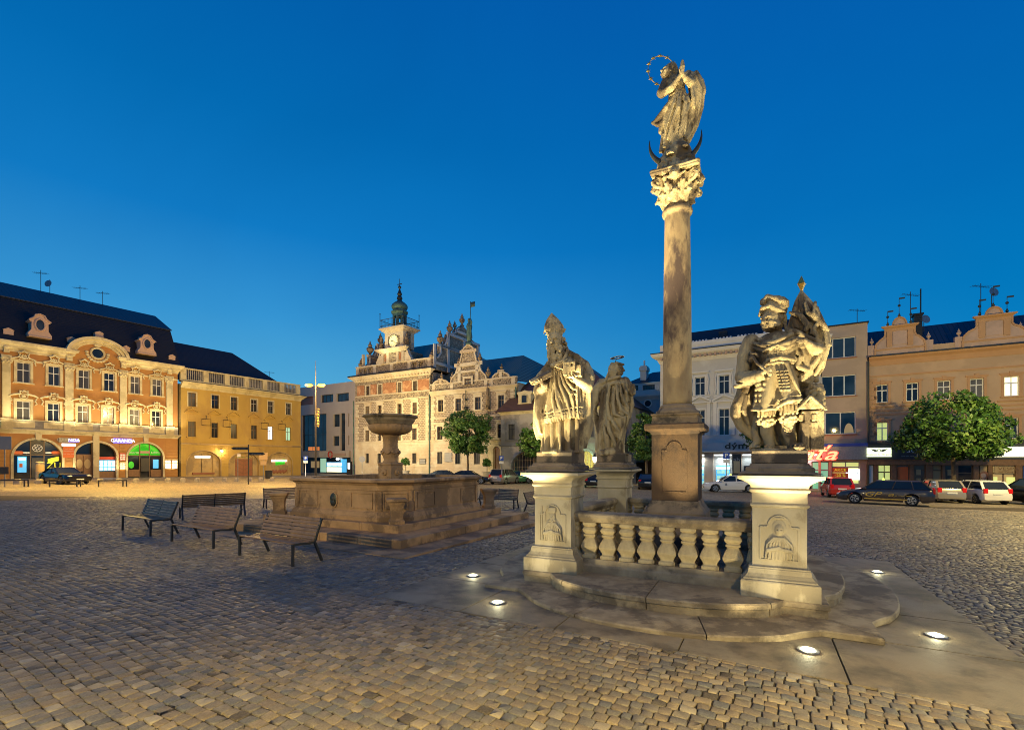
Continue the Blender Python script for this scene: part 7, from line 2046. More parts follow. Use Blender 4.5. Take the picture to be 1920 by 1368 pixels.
zr = Hh.z(*p4(590, 235), 6); ur = Hh.u(p4(560, 235)[0], 6)
m = MB(); m.add([(HU0 - .6, -.6, ze), (HU1 + .3, -.6, ze), (Hh.u(1098, 6), 6, zr), (ur, 6, zr), (HU0 - .6, 12, ze), (HU1 + .3, 12, ze)], [(0, 1, 2, 3), (0, 3, 4), (1, 5, 2), (3, 2, 5, 4)]); part(Hh, m, 'roof', 'tile_roof')
r = rH((330, 470, 430, 585), .6); c_ = (r[0] + r[2]) / 2; w = (r[2] - r[0]) / 2; h = r[3] - r[1]; z0 = r[1]
o = [(c_ - w, z0), (c_ + w, z0), (c_ + w, z0 + .12 * h), (c_ + w * .8, z0 + .3 * h), (c_ + w * .8, z0 + .72 * h), (c_ + w, z0 + .84 * h), (c_ + w * .9, z0 + .92 * h), (c_ + w * .4, z0 + .93 * h), (c_, z0 + h), (c_ - w * .4, z0 + .93 * h), (c_ - w * .9, z0 + .92 * h), (c_ - w, z0 + .84 * h), (c_ - w * .8, z0 + .72 * h), (c_ - w * .8, z0 + .3 * h), (c_ - w, z0 + .12 * h)]
m = MB(); m.plate(o, .4, 3); d_ = part(Hh, m, 'dormer', 'cream_trim', .04)
m = MB(); m.box(c_ - w * .34, .36, z0 + .28 * h, c_ + w * .34, .40, z0 + .7 * h); m.build('dormer_window', 'window_glass', d_)
m = MB(); m.tube([(c_ - w * .36, .36, z0 + .26 * h), (c_ + w * .36, .36, z0 + .26 * h), (c_ + w * .36, .36, z0 + .68 * h), (c_, .36, z0 + .76 * h), (c_ - w * .36, .36, z0 + .68 * h)], .07, 5, True); m.build('dormer_frame', 'cream_trim', d_)
for zx, lab in ((880, 'lit wall lamp left of the glowing archway'), (1015, 'lit wall lamp right of the glowing archway, by the robed saint')):
    u_, z_ = Hh.uz(*p4(zx, 1035), -.3); t = thing('wall_lantern', lab, 'wall lamp', wpt(Hh, u_, -.35, z_), Hh.a, 'lanterns at the archway')
    m = MB(); m.lathe([(.05, -.45), (.2, -.25), (.24, .2), (.1, .35)], 8); m.build('lamp_glass', 'wall_bulb', t); m = MB(); m.tube([(0, 0, .35), (0, 0, .55), (0, .35, .6)], .03, 5); m.lathe([(.26, .2), (.1, .42), (.03, .5)], 8); m.build('bracket', 'black_iron', t)
    lamp('lantern_light', 'POINT', wpt(Hh, u_, -.7, z_), 110, (.45, 1.0, .6), size=.2)
# ------------------------------------------------------------------ blue house
K = Front(1205, 64, -31.5, 'blue_house', 'blue house with white attic storey and tall chimney, partly behind the robed saint')


def pk(zx, zy): return 1160 + zx / 4.89, 640 + zy / 4.89
def rK(q, v=0.0): a = pk(q[0], q[2]); b = pk(q[1], q[3]); return K.rect(a[0], b[0], a[1], b[1], v)


KU0, KU1 = K.u(1166), K.u(1246); zk1 = K.z(*pk(240, 505)); zk2_ = K.z(*pk(240, 375)); zkt = K.z(*pk(240, 290), 4)
m = MB(); m.box(KU0, 0, -2, KU1, 10, zk1); part(K, m, 'wall', 'blue_plaster'); 
aw = [rK(q) for q in ((105, 172, 400, 448), (215, 325, 393, 440))]
m = MB(); holes_wall(m, KU0, zk1 + .2, KU1, zk2_, aw, v=.3); m.box(KU0, .6, zk1, KU1, 9, zk2_); part(K, m, 'attic_wall', 'white_plaster')
for r in aw: window(K, r, 'dark_frame', v=.3, cols=5, trans=0, fw=.07)
for zx in (195, 348): r = rK((zx - 15, zx + 15, 400, 438)); window(K, r, 'white_frame', 'white_plaster', v=.16, cols=1, trans=0, fw=.08, dep=.04)
m = MB(); cornice(m, KU0, KU1, [(.05, zk1 - .5), (.2, zk1 - .3), (.5, zk1), (.55, zk1 + .18)]); m.box(KU0, -.06, zk1 - 3.0, KU1, 0, zk1 - 2.8)
for zx in (118, 268): u_, z_ = K.uz(*pk(zx, 568)); m.tube([(u_ + .5 * math.cos(a), -.03, z_ + .5 * math.sin(a)) for a in np.linspace(0, 2 * math.pi, 17)[:-1]], .1, 5, True)
part(K, m, 'cornice', 'white_trim')
for zx in (118, 268): u_, z_ = K.uz(*pk(zx, 568)); m = MB(); m.plate(arc(u_, z_, .45, .45, 0, 360, 16)[:-1], -.02, .05); part(K, m, 'round_window', 'window_glass')
for zy0, zy1 in ((660, 780), (820, 960)):
    for a_, b_ in ((95, 150), (235, 290)): window(K, rK((a_, b_, zy0, zy1)), v=-.08, dep=.02, surround='white_trim', sw=.22, sp=.06, cols=2)
m = MB(); q_ = rK((100, 340, 895, 990)); m.box(KU0, -.9, q_[1], KU1, 0, q_[1] + .25); m.box(KU0, -.95, q_[1] + .25, KU1, -.88, q_[1] + 1.2); part(K, m, 'balcony', 'white_trim')
m = MB(); m.add([(KU0, .2, zk2_), (KU1, .2, zk2_), (KU1, 4, zkt), (KU0 + 3.2, 4, zkt), (KU0, 9, zk2_)], [(0, 1, 2, 3), (0, 3, 4)]); part(K, m, 'roof', 'seamed_dark')
r = rK((203, 258, 225, 352), 1.5); m = MB(); m.box(r[0], 1.2, r[1] - 1, r[2], 2.4, r[3]); m.box(r[0] - .12, 1.1, r[3] - .7, r[2] + .12, 2.5, r[3] - .2); m.tube([((r[0] + r[2]) / 2, 1.8, r[3]), ((r[0] + r[2]) / 2, 1.8, r[3] + .8)], .12, 6); part(K, m, 'chimney', 'white_plaster')
r = rK((120, 330, 1040, 1065), -1.6); m = MB(); m.box(KU0, -2.2, r[1], KU1, 0, r[3]); part(K, m, 'shop_awning', 'verdigris')
m = MB(); m.box(KU0, -.1, -1.5, KU1, -.02, r[1]); part(K, m, 'shop_front', 'brown_wood')
r = rK((120, 235, 1072, 1105), -.3); m = MB(); m.box(r[0], -.4, r[1], r[2], -.3, r[3]); s_ = part(K, m, 'shop_sign', 'white_sign'); text('lettering', '— — —', (r[3] - r[1]) * .7, 'blue_sign', s_, ((r[0] + r[2]) / 2, -.42, (r[1] + r[3]) / 2))
# ------------------------------------------------------------------ right row: peach house, plain modern house, white palace
P = Front(1775, 42, -31.5, 'peach_house', 'peach house with two scrolled gables, brown shop fronts and lit signs')


def p6(zx, zy): return 1520 + zx / 3.11, 520 + zy / 3.11
def rP(q, v=0.0): a = p6(q[0], q[2]); b = p6(q[1], q[3]); return P.rect(a[0], b[0], a[1], b[1], v)
def zP(zx, zy, v=0.0): return P.uz(*p6(zx, zy), v)


PU0 = P.u(1629); PU1 = P.u(2080)
v2 = flat([rP(q) for q in ((383, 452, 625, 730), (557, 630, 613, 722), (738, 818, 600, 690 + 20), (928, 1010, 588, 700), (1127, 1218, 575, 695))])
v1 = flat([rP(q) for q in ((383, 453, 840, 950), (557, 630, 835, 948), (738, 818, 830, 946), (928, 1010, 826, 944), (1128, 1213, 820, 940))])
d_ = v2[4][0] - v2[3][0]
for L in (v2, v1):
    for i in (1, 2): L.append((L[4][0] + d_ * i, L[4][1], L[4][2] + d_ * i, L[4][3]))
zf = zP(700, 962)[1]; zcP = zP(700, 440)[1]
m = MB(); holes_wall(m, PU0, zf, PU1, zcP, v1 + v2); part(P, m, 'wall', 'peach_plaster'); body(P, PU0, PU1, -1.5, zcP, 11, 'peach_plaster', v0=.4)


def hood_peach(m, u0, z0, u1, z1, v):
    c = (u0 + u1) / 2; m.box(u0 - .28, v - .10, z1 + .17, u1 + .28, v, z1 + .3); m.box(c - .14, v - .13, z1 + .05, c + .14, v, z1 + .42); m.box(u0 - .42, v - .16, z0 - .42, u1 + .42, v, z0 - .3)


for i, r in enumerate(v2): window(P, r, 'white_frame', 'lit_cream' if i == 4 else 'window_glass', surround='peach_trim', sw=.17, sp=.06, sill=.1, trans=.33, hood=hood_peach, fw=.08)
for i, r in enumerate(v1): window(P, r, 'white_frame', 'lit_yellow_green' if i == 0 else 'window_glass', surround='peach_trim', sw=.17, sp=.06, sill=.1, trans=.33, hood=hood_peach, fw=.08)
m = MB(); zm = (v2[0][1] + v1[0][3]) / 2
for z_ in (v2[0][3] + .75, zm + .1, zm - .25): m.box(PU0, -.08, z_, PU1, .0, z_ + .14)
for k in range(14): z_ = zf + .3 + k * .42; m.box(PU0 + .02, -.06, z_, PU0 + (.62 if k % 2 else .42), -.001, z_ + .36) if z_ < zcP - 1.4 else None
part(P, m, 'string_courses', 'peach_trim', .01)
m = MB(); cornice(m, PU0, PU1, [(.05, zcP - .75), (.12, zcP - .5), (.2, zcP - .3), (.45, zcP - .1), (.5, zcP + .02)], e0=False); part(P, m, 'cornice', 'peach_trim')
m = MB(); m.box(PU0, -.56, zcP + .022, PU1, .3, zcP + .14); part(P, m, 'gutter', 'slate_roof')
zpa = zcP + .95; m = MB(); m.box(PU0, .05, zcP + .14, PU1, .4, zpa - .2); part(P, m, 'parapet', 'peach_plaster')
for zx in (357, 690, 868, 1230, 1420): m = MB(); u_ = zP(zx, 400)[0]; m.box(u_ - .3, .0, zcP + .145, u_ + .3, .45, zpa + .25); vase(m, (u_, .22, zpa + .25), .8); part(P, m, 'parapet_post', 'pink_trim')


def peach_gable(x0, x1, xt0, xt1, yt, ydome):
    a, b = zP(x0, 400)[0], zP(x1, 400)[0]; c = (a + b) / 2; w = (b - a) / 2; wt = (zP(xt1, 300)[0] - zP(xt0, 300)[0]) / 2; zt = zP((xt0 + xt1) / 2, yt)[1]; zd = zP((xt0 + xt1) / 2, ydome)[1]; zb = zcP + .14; h = zt - zb
    half = [(w, zb), (w, zb + .22 * h), (w * .96, zb + .42 * h), (w * .80, zb + .56 * h), (wt * 1.12, zb + .64 * h), (wt * 1.02, zb + .72 * h), (wt * 1.02, zt)]
    o = [(c + p_, z_) for p_, z_ in half] + [(c - p_, z_) for p_, z_ in half[::-1]]
    m = MB(); m.plate(o, -.05, .45); m.plate(arc(c, zt + .1, wt * .48, zd - zt - .1, 0, 180, 16), .0, .45); g_ = part(P, m, 'gable', 'pink_trim')
    m = MB(); cornice(m, c - wt, c + wt, [(.05, zt - .4), (.08, zt - .15), (.28, zt), (.3, zt + .1)], v=-.05)
    for q_ in (-1, 1): m.box(c + q_ * wt * .72 - .2, -.14, zb + .3 * h, c + q_ * wt * .72 + .2, -.05, zt - .4)
    m.box(c - w * 1.0, -.12, zb + .22 * h - .08, c + w, -.052, zb + .22 * h + .06)
    for p_, q_ in zip(o, o[1:]): m.beam((p_[0], -.09, p_[1]), (q_[0], -.09, q_[1]), .12, .1, (0, 1, 0))
    m.tube([(p_, -.05, q_) for p_, q_ in arc(c, zt + .1, wt * .48, zd - zt - .1, 0, 180, 16)], .08, 5)
    m.build('gable_trim', 'peach_trim', g_)
    m = MB(); m.plate([(c - wt * .5, zb + .35 * h), (c + wt * .5, zb + .35 * h), (c + wt * .5, zt - .55)] + arc(c, zt - .55, wt * .5, .18, 0, 180, 8) + [(c - wt * .5, zt - .55)], -.09, -.05); m.build('gable_panel', 'pink_trim', g_)
    for q_, hh in ((-.8, 1.5), (0, 1.9), (.8, 1.5)):
        m = MB(); x_ = c + wt * q_; zb2 = zt + .1 if q_ else zd - .05; vase(m, (x_, .2, zb2), .55); m.tube([(x_, .2, zb2 + .3), (x_, .2, zb2 + hh)], .022, 5); m.ball((x_, .2, zb2 + hh * .62), .12, 8, 5); m.box(x_, .19, zb2 + hh - .14, x_ + .42, .21, zb2 + hh); m.build('weather_vane', 'dark_bronze', g_)


peach_gable(375, 668, 435, 605, 285, 232); peach_gable(885, 1262, 968, 1170, 225, 172)
zr = zP(800, 268, 5)[1]; m = MB(); m.add([(PU0 - .3, .42, zcP + .3), (PU1, .42, zcP + .3), (PU1, 5, zr), (PU0 - .3, 5, zr), (PU0 - .3, 11, zcP), (PU1, 11, zcP)], [(0, 1, 2, 3), (3, 2, 5, 4), (0, 3, 4)]); part(P, m, 'roof', 'seamed_dark')
r = rP((600, 648, 222, 320), 3.5); m = MB(); m.box(r[0], 3.2, r[1] - 1, r[2], 4.2, r[3]); m.box(r[0] - .1, 3.1, r[3], r[2] + .1, 4.3, r[3] + .14); m.tube([(r[2] - .1, 3.4, r[3]), (r[2] - .1, 3.4, r[3] + 2.5)], .06, 6); part(P, m, 'chimney', 'slate_roof')
for zx, zy, h, kd, lab in ((660, 300, 1.6, 'dish', 'satellite dish beside the dark chimney of the peach house'), (1055, 215, 3.6, 'dish', 'satellite dish above the right gable of the peach house'), (582, 270, 4.6, 'aerial', 'thin mast aerial left of the chimney of the peach house'), (992, 215, 4.2, 'aerial', 'thin mast aerial over the left shoulder of the right gable')): u_, z_ = zP(zx, zy, 4); h *= .68; antenna(*wpt(P, u_, 4, z_), h, lab, kd)
# shop fronts
u1_ = zP(660, 960)[0]; m = MB(); m.box(PU0 - .1, -.55, zf - .1, PU1, .0, zf + .12); m.box(PU0 - .1, -.45, zf - 1.5, PU1, -.0, zf - .1); fa = part(P, m, 'shop_fascia', 'awning_dark')
m = MB(); m.box(PU0 - .1, -.35, zf - 2.0, PU1, .3, zf - 1.502); part(P, m, 'shop_beam', 'brown_wood')
zb_ = zf - 2.0; op = [rP(q) for q in ((325, 368, 1095, 1200), (390, 468, 1095, 1215), (498, 575, 1100, 1215), (598, 668, 1095, 1215), (708, 765, 1100, 1215), (780, 835, 1100, 1215), (855, 945, 1098, 1250), (978, 1032, 1100, 1250), (1055, 1190, 1100, 1300), (1230, 1330, 1100, 1290), (1380, 1500, 1100, 1290))]
op = [(r[0], -.6 if i in (1, 6, 8) else .35, r[2], zb_) for i, r in enumerate(op)]
m = MB(); holes_wall(m, PU0, -1.5, PU1, zb_, op, v=-.2, dep=.35); part(P, m, 'shop_front_wall', 'brown_wood')
mt = ('plate_white', 'lit_yellow_green', 'red_sign', 'window_glass', 'menu_tan', 'window_glass', 'window_glass', 'menu_tan', 'lit_dim', 'blue_sign', 'window_glass')
for i, r in enumerate(op):
    if i in (0, 7, 9): m = MB(); m.box(r[0] + .06, -.12, r[1] + .05, r[2] - .06, -.05, r[3] - .06); pp = part(P, m, 'shop_poster', mt[i]); pp['label'] = ('white menu poster', '', '', '', '', '', '', 'tan poster of a curly-haired woman', '', 'blue poster')[i]
    else: pp = window(P, r, 'brown_frame', mt[i] if i != 2 else 'window_glass', v=-.2, dep=.2, cols=2 if i in (1, 8) else 1, trans=.22, fw=.08, name='shop_window')
    if i == 7:
        c = (r[0] + r[2]) / 2; m = MB(); m.ball((c + .05, -.13, r[1] + 1.35), (.3, .02, .34), 14, 8); m.build('hair', 'red_door', pp); m = MB(); m.ball((c, -.145, r[1] + 1.3), (.17, .02, .23), 12, 8); m.ball((c, -.13, r[1] + .62), (.36, .02, .42), 12, 8); m.build('face', 'pink_trim', pp)
    if i == 2: m = MB(); m.plate([(r[0] + .1, r[1]), (r[2] - .1, r[1] + .4), (r[2] - .1, r[3] - .2), (r[0] + .1, r[3] - .2)], -.04, -.02); m.plate([(r[0] + .12, r[3] - .5), (r[0] + .5, r[3] - .5), (r[2] - .15, r[1] + .2), (r[2] - .5, r[1] + .1)], -.06, -.045); m.build('window_poster', 'orange_poster', pp)
    if i in (3, 5, 6):
        for k in range(2): m = MB(); m.box(r[0] + .2, -.03, r[1] + .5 + k * .8, r[0] + .2 + (r[2] - r[0]) * .4, -.015, r[1] + 1.0 + k * .8); m.build('paper_notice', 'menu_tan', pp)
    if i == 8:
        m = MB(); m.box(r[0] + .9, -.03, r[1] + .6, r[0] + 1.5, -.012, r[3] - 1.0); m.box(r[0] + .1, -.03, r[1] + .5, r[0] + .35, -.012, r[3] - 1.0); m.build('lit_doorway', 'lit_yellow_green', pp)
        m = MB(); m.box(r[0] + .1, -.3, r[3] - .68, r[2] - .1, -.22, r[3] - .08); s_ = m.build('sign_board', 'menu_tan', pp)
        text('lettering', 'VESPA', .36, 'brown_wood', P.t, ((r[0] + r[2]) / 2 + .25, -.31, r[3] - .3), xs=1.3); text('lettering', 'RISTORANTE', .16, 'brown_wood', P.t, ((r[0] + r[2]) / 2 + .25, -.31, r[3] - .56), xs=1.3)
r = rP((327, 470, 993, 1045), -.5); q_ = (*p6(327, 993), *p6(470, 1045)); t, w, h = wall_sign(P, (q_[0], q_[2], q_[1], q_[3]), -.5, 'lit_shop_sign', 'lit white sign with black wings above the left shop door of the peach house', 'sign', 'lit_sign_green')
text('lettering', 'Hostinec U Tří pírek', h * .62, 'black_sign', t, (0, -.14, -h * .5), xs=.92); m = MB(); m.tube([(h * .28 * math.cos(a), -.13, h * .42 + h * .28 * math.sin(a)) for a in np.linspace(0, 2 * math.pi, 17)[:-1]], .03, 5, True)
for s_ in (-1, 1):
    for i in range(3): m.beam((s_ * h * .4, -.13, h * (.45 - .14 * i)), (s_ * h * (1.5 - .25 * i), -.13, h * (.72 - .2 * i)), .06, .02, (0, 1, 0))
m.build('wing_emblem', 'black_sign', t)
q_ = (*p6(1085, 985), *p6(1500, 1045)); t, w, h = wall_sign(P, (q_[0], q_[2], q_[1], q_[3]), -.5, 'lit_shop_sign', 'long lit cream restaurant sign behind the tree at the right edge', 'sign', 'lit_sign_warm')
text('lettering', 'VESPA', h * 1.1, 'brown_wood', t, (-w + 2.9, -.14, h * .25), xs=1.25, space=1.35); text('lettering', 'RISTORANTE', h * .5, 'brown_wood', t, (-w + 3.1, -.14, -h * .5), xs=1.3, space=1.3)
q_ = (*p6(800, 990), *p6(1075, 1048)); t, w, h = wall_sign(P, (q_[0], q_[2], q_[1], q_[3]), -.5, 'lit_shop_sign', 'lit pale sign hidden by the crown of the right tree', 'sign', 'lit_sign_warm'); text('lettering', '— — —', h * 1.2, 'red_sign', t, (0, -.14, 0))
u_, z_ = zP(590, 1010, -.47); text('shop_lettering', 'SU', .5, 'plate_white', P.t, (u_, -.46, z_), xs=1.3); text('shop_lettering', '— — — — —', .2, 'plate_white', P.t, (u_, -.46, z_ - .48), xs=1.2)
u_ = PU0 - .05; m = MB(); m.tube([(u_, -.14, -1), (u_, -.14, zcP - .3)], .09, 6); part(P, m, 'drainpipe', 'dark_bronze')
# plain modern house with ribbon windows
ud = P.u(1627); Z = Front(1627, P.y0 + ud * P.s_, -31.5, 'plain_house', 'plain beige flat-roofed house with wide three-part windows and red neon shop sign')


def rZ(q, v=0.0): a = p6(q[0], q[2]); b = p6(q[1], q[3]); return Z.rect(a[0], b[0], a[1], b[1], v)


ZU0, ZU1 = Z.u(1541), -.02; zt = Z.z(1580, 520 + 280 / 3.11); w3 = [rZ((62, 264, 352, 470)), rZ((62, 265, 570, 692)), rZ((0, 264, 786, 914))]; zfz = Z.z(1580, 520 + 985 / 3.11); sh0 = rZ((5, 108, 1072, 1260)); sh1 = rZ((122, 288, 1072, 1205)); sh0 = (sh0[0], -.6, sh0[2], sh0[3])
m = MB(); holes_wall(m, ZU0, -1.5, ZU1, zt, w3 + [sh0, sh1], dep=.4); part(Z, m, 'wall', 'beige_plaster'); body(Z, ZU0, ZU1, -1.5, zt, 11, 'beige_plaster', v0=.5)
m = MB(); m.box(ZU0 - .1, -.12, zt, ZU1 + .1, 11, zt + .12); part(Z, m, 'roof_edge', 'slate_roof'); r = rZ((240, 305, 250, 275), 4); m = MB(); m.box(r[0], 3.5, zt, r[2], 5, zt + .8); part(Z, m, 'chimney', 'slate_roof')
u_ = (r[0] + r[2]) / 2; antenna(*wpt(Z, u_, 4.2, zt + .9), 1.6, 'television aerial on the flat roof of the plain beige house', 'aerial')
for i, r in enumerate(w3):
    wn = window(Z, r, 'white_frame', 'modern_glass', cols=3, trans=0, dep=.14, fw=.09); m = MB(); m.box(r[0] - .1, -.12, r[1] - .1, r[2] + .1, .0, r[1]); m.build('window_sill', 'red_door', wn)
    if i == 2: m = MB(); c = r[2] - .55; m.plate(arc(c, r[1] + .1, .38, .95, 0, 180, 10), .12, .15); m.build('lit_figure', 'lit_dim', wn); m = MB(); m.box(r[0] + .1, .13, r[1] + .1, r[0] + (r[2] - r[0]) * .32, .15, r[3] - .1); m.build('window_poster', 'white_plaster', wn)
m = MB(); m.box(ZU0, -.35, zfz - 1.25, ZU1, .0, zfz); fs_ = part(Z, m, 'shop_fascia', 'steel_grey'); m = MB(); m.box(ZU0, -.42, zfz + .002, ZU1, .0, zfz + .3); part(Z, m, 'shop_canopy', 'blue_sign')
for r, mtl in ((sh0, 'lit_mint'), (sh1, 'lit_yellow_green')): window(Z, r, 'grey_frame', mtl, cols=2, trans=.25, dep=.3, fw=.1, name='shop_window')
m = MB(); r = sh1; m.box(r[0] + 1.15, .2, r[1] + .45, r[0] + 2.5, .24, r[3] - .75); bd = part(Z, m, 'lit_board', 'lit_screen'); text('lettering', 'OVÁ', .42, 'black_sign', Z.t, (r[0] + 2.05, .18, r[1] + 1.15))
for i, tx in enumerate(('— —', '-20 %', 'AKCE')): m = MB(); z_ = r[1] + .1 + .52 * i; m.box(r[0] + .05, .10, z_, r[0] + 1.35, .13, z_ + .46); part(Z, m, 'sale_poster', 'neon_core' if False else 'orange_poster'); text('lettering', tx, .34, 'lit_yellow', Z.t, (r[0] + .7, .09, z_ + .23), xs=1.1)
r = rZ((-70, 170, 1005, 1062), -.5); t = thing('red_neon_sign', 'glowing red script neon sign on the grey fascia beside the armoured saint', 'neon sign', wpt(Z, (r[0] + r[2]) / 2, -.42, (r[1] + r[3]) / 2), Z.a)
text('neon_script', 'Baťa', 1.75, 'neon_red', t, (-.75, 0, .05), extrude=.05, bold=.055, shear=.42, xs=1.35); text('neon_tube', 'Baťa', 1.75, 'neon_core', t, (-.75, -.07, .05), extrude=.015, bold=.012, shear=.42, xs=1.35)
lamp('neon_light', 'POINT', wpt(Z, (r[0] + r[2]) / 2, -1.2, (r[1] + r[3]) / 2), 140, (1, .12, .08), size=.6)
# white palace
ud = P.u(1540); Wh = Front(1540, P.y0 + ud * P.s_, -31.5, 'white_palace', 'white classical house with roof balustrade, pedimented windows and blue-lit shops')


def rW(q, v=0.0): return Wh.rect(1230 + q[0] / 6.842, 1230 + q[1] / 6.842, 600 + q[2] / 6.842, 600 + q[3] / 6.842, v)
def rV(q, v=0.0): return Wh.rect(1230 + q[0] / 7.6, 1230 + q[1] / 7.6, 780 + q[2] / 7.6, 780 + q[3] / 7.6, v)
def uw(px, py, v=0.0): return Wh.uz(px, py, v)


WU0, WU1 = Wh.u(1238), -.02
a0 = rW((500, 628, 728, 962)); a1 = rW((805, 940, 708, 945)); dW = (a1[0] - a0[0]); n_ = (a0[1] + a1[1]) / 2, (a0[3] + a1[3]) / 2; wd_ = a1[2] - a1[0]
b1 = rV((890, 1050, -105, 270)); us_ = [a1[0] + dW * i for i in range(-3, 5)]; us_ = [u for u in us_ if u > WU0 + .4 and u + wd_ < WU1 - .2]
x2 = [(u, n_[0], u + wd_, n_[1]) for u in us_]; x1 = [(u, b1[1], u + wd_, b1[3]) for u in us_]
zfw = rV((700, 1300, 370, 480)); zcw = rW((490, 1150, 470, 640))[3]
m = MB(); holes_wall(m, WU0, zfw[1], WU1, zcw, x1 + x2); part(Wh, m, 'wall', 'white_plaster'); body(Wh, WU0, WU1, -1.5, zcw, 11, 'white_plaster', v0=.4)


def hood_plain(m, u0, z0, u1, z1, v):
    m.box(u0 - .4, v - .16, z1 + .45, u1 + .4, v, z1 + .6); m.box(u0 - .5, v - .14, z0 - .32, u1 + .5, v, z0 - .2)
    for s_, e in ((-1, u0 - .22), (1, u1 + .22)): m.tube([(e, v - .06, z1 + .3), (e + s_ * .12, v - .08, z1 - .3), (e + s_ * .04, v - .06, z0 + .7), (e + s_ * .18, v - .06, z0)], .08, 6)


def hood_ped(m, u0, z0, u1, z1, v):
    c = (u0 + u1) / 2; w = (u1 - u0) / 2 + .75; zb = z1 + .75
    m.box(u0 - .55, v - .1, z0, u0 - .2, v, zb); m.box(u1 + .2, v - .1, z0, u1 + .55, v, zb); m.box(c - w, v - .2, zb, c + w, v, zb + .12)
    for s_ in (-1, 1): m.beam((c + s_ * w, v - .12, zb + .15), (c, v - .12, zb + .78), .2, .16, (0, 1, 0))


for r in x2: window(Wh, r, 'white_frame', surround='white_trim', sw=.2, sp=.06, trans=.32, fw=.07, hood=hood_plain)
for r in x1: window(Wh, r, 'white_frame', surround='white_trim', sw=.18, sp=.06, trans=.30, fw=.07, hood=hood_ped)
m = MB(); zz = zfw[3] + .3
while zz < zcw - 1.2:
    e = [WU0] + [x for r in x1 + x2 if r[1] - .5 < zz < r[3] + .9 for x in (r[0] - .75, r[2] + .75)] + [WU1]; e = sorted(e)
    for a, b in zip(e[::2], e[1::2]):
        if b - a > .1: m.box(a, -.03, zz, b, 0, zz + .34)
    zz += .4
part(Wh, m, 'rusticated_courses', 'white_plaster', .012)
m = MB(); cornice(m, WU0, WU1, [(.05, zcw - .2), (.15, zcw), (.3, zcw + .3), (.75, zcw + .55), (.85, zcw + .7), (.9, zcw + .9)]); part(Wh, m, 'cornice', 'white_trim')
m = MB(); nb_ = 30
for i in range(nb_): u_ = WU0 + (WU1 - WU0) * (i + .5) / nb_; m.box(u_ - .1, -.62, zcw + .18, u_ + .1, -.1, zcw + .48)
part(Wh, m, 'cornice_brackets', 'pink_trim'); m = MB(); m.box(WU0 - .9, -.95, zcw + .9, WU1, .3, zcw + 1.0); part(Wh, m, 'gutter', 'slate_roof')
zq0 = zcw + 1.0; zq1 = rW((700, 1000, 225, 300))[3] - .1; m = MB(); m.box(WU0, -.1, zq0, WU1, .5, zq0 + .55); m.box(WU0, -.15, zq1 - .4, WU1, .5, zq1); ng = 6
for i in range(ng + 1): u_ = WU0 + .4 + (WU1 - WU0 - .8) * i / ng; m.box(u_ - .38, -.12, zq0 + .55, u_ + .38, .48, zq1 - .4)
part(Wh, m, 'roof_balustrade', 'white_trim', .01)
for i in range(ng):
    m = MB()
    for j in range(6): u_ = WU0 + .4 + (WU1 - WU0 - .8) * (i + (j + 1.1) / 7.2) / ng; m.lathe([(.14, zq0 + .55), (.1, zq0 + .65), (.2, zq0 + .85), (.08, zq0 + 1.15), (.13, zq1 - .4)], 8, (u_, .2, 0))
    part(Wh, m, 'baluster_row', 'white_trim')
zr = rW((490, 1300, 100, 200), 4)[3]; m = MB(); m.add([(WU0, .5, zq0), (WU1, .5, zq0), (WU1, 4, zr), (WU0, 4, zr), (WU0, 11, zq0), (WU1, 11, zq0)], [(0, 1, 2, 3), (3, 2, 5, 4)]); part(Wh, m, 'roof', 'slate_roof')
r = rW((810, 915, 150, 200), 3); m = MB(); m.box(r[0], 2.6, r[1] - 1, r[2], 4, r[3]); part(Wh, m, 'chimney', 'slate_roof')
m = MB(); m.box(WU0, -.3, zfw[1], WU1, .0, zfw[3]); part(Wh, m, 'shop_fascia', 'white_plaster'); zsb = zfw[1] - .35; m = MB(); cornice(m, WU0, WU1, [(.3, zsb + .1), (.42, zsb + .2), (.42, zsb + .34)], e0=False, e1=False); part(Wh, m, 'fascia_moulding', 'white_trim')
u_, z_ = uw(1398, 835.5, -.32); text('shop_lettering', 'dýmbar', .92, 'black_sign', Wh.t, (u_, -.33, z_), bold=.02, xs=1.35, space=1.1)
og = [rV(q) for q in ((560, 692, 540, 960), (812, 1085, 540, 950), (1218, 1405, 540, 960))]; wg = og[1][2] - og[1][0]; og += [(og[2][2] + .9 + i * (wg + .9), -.6, og[2][2] + .9 + i * (wg + .9) + wg, 0) for i in range(2)]
og = [(r[0], -.6, r[2], zsb - .1) for r in og if r[2] < WU1 - .1]
m = MB(); holes_wall(m, WU0, -1.5, WU1, zfw[1], og, dep=.6); part(Wh, m, 'ground_floor_wall', 'beige_plaster')
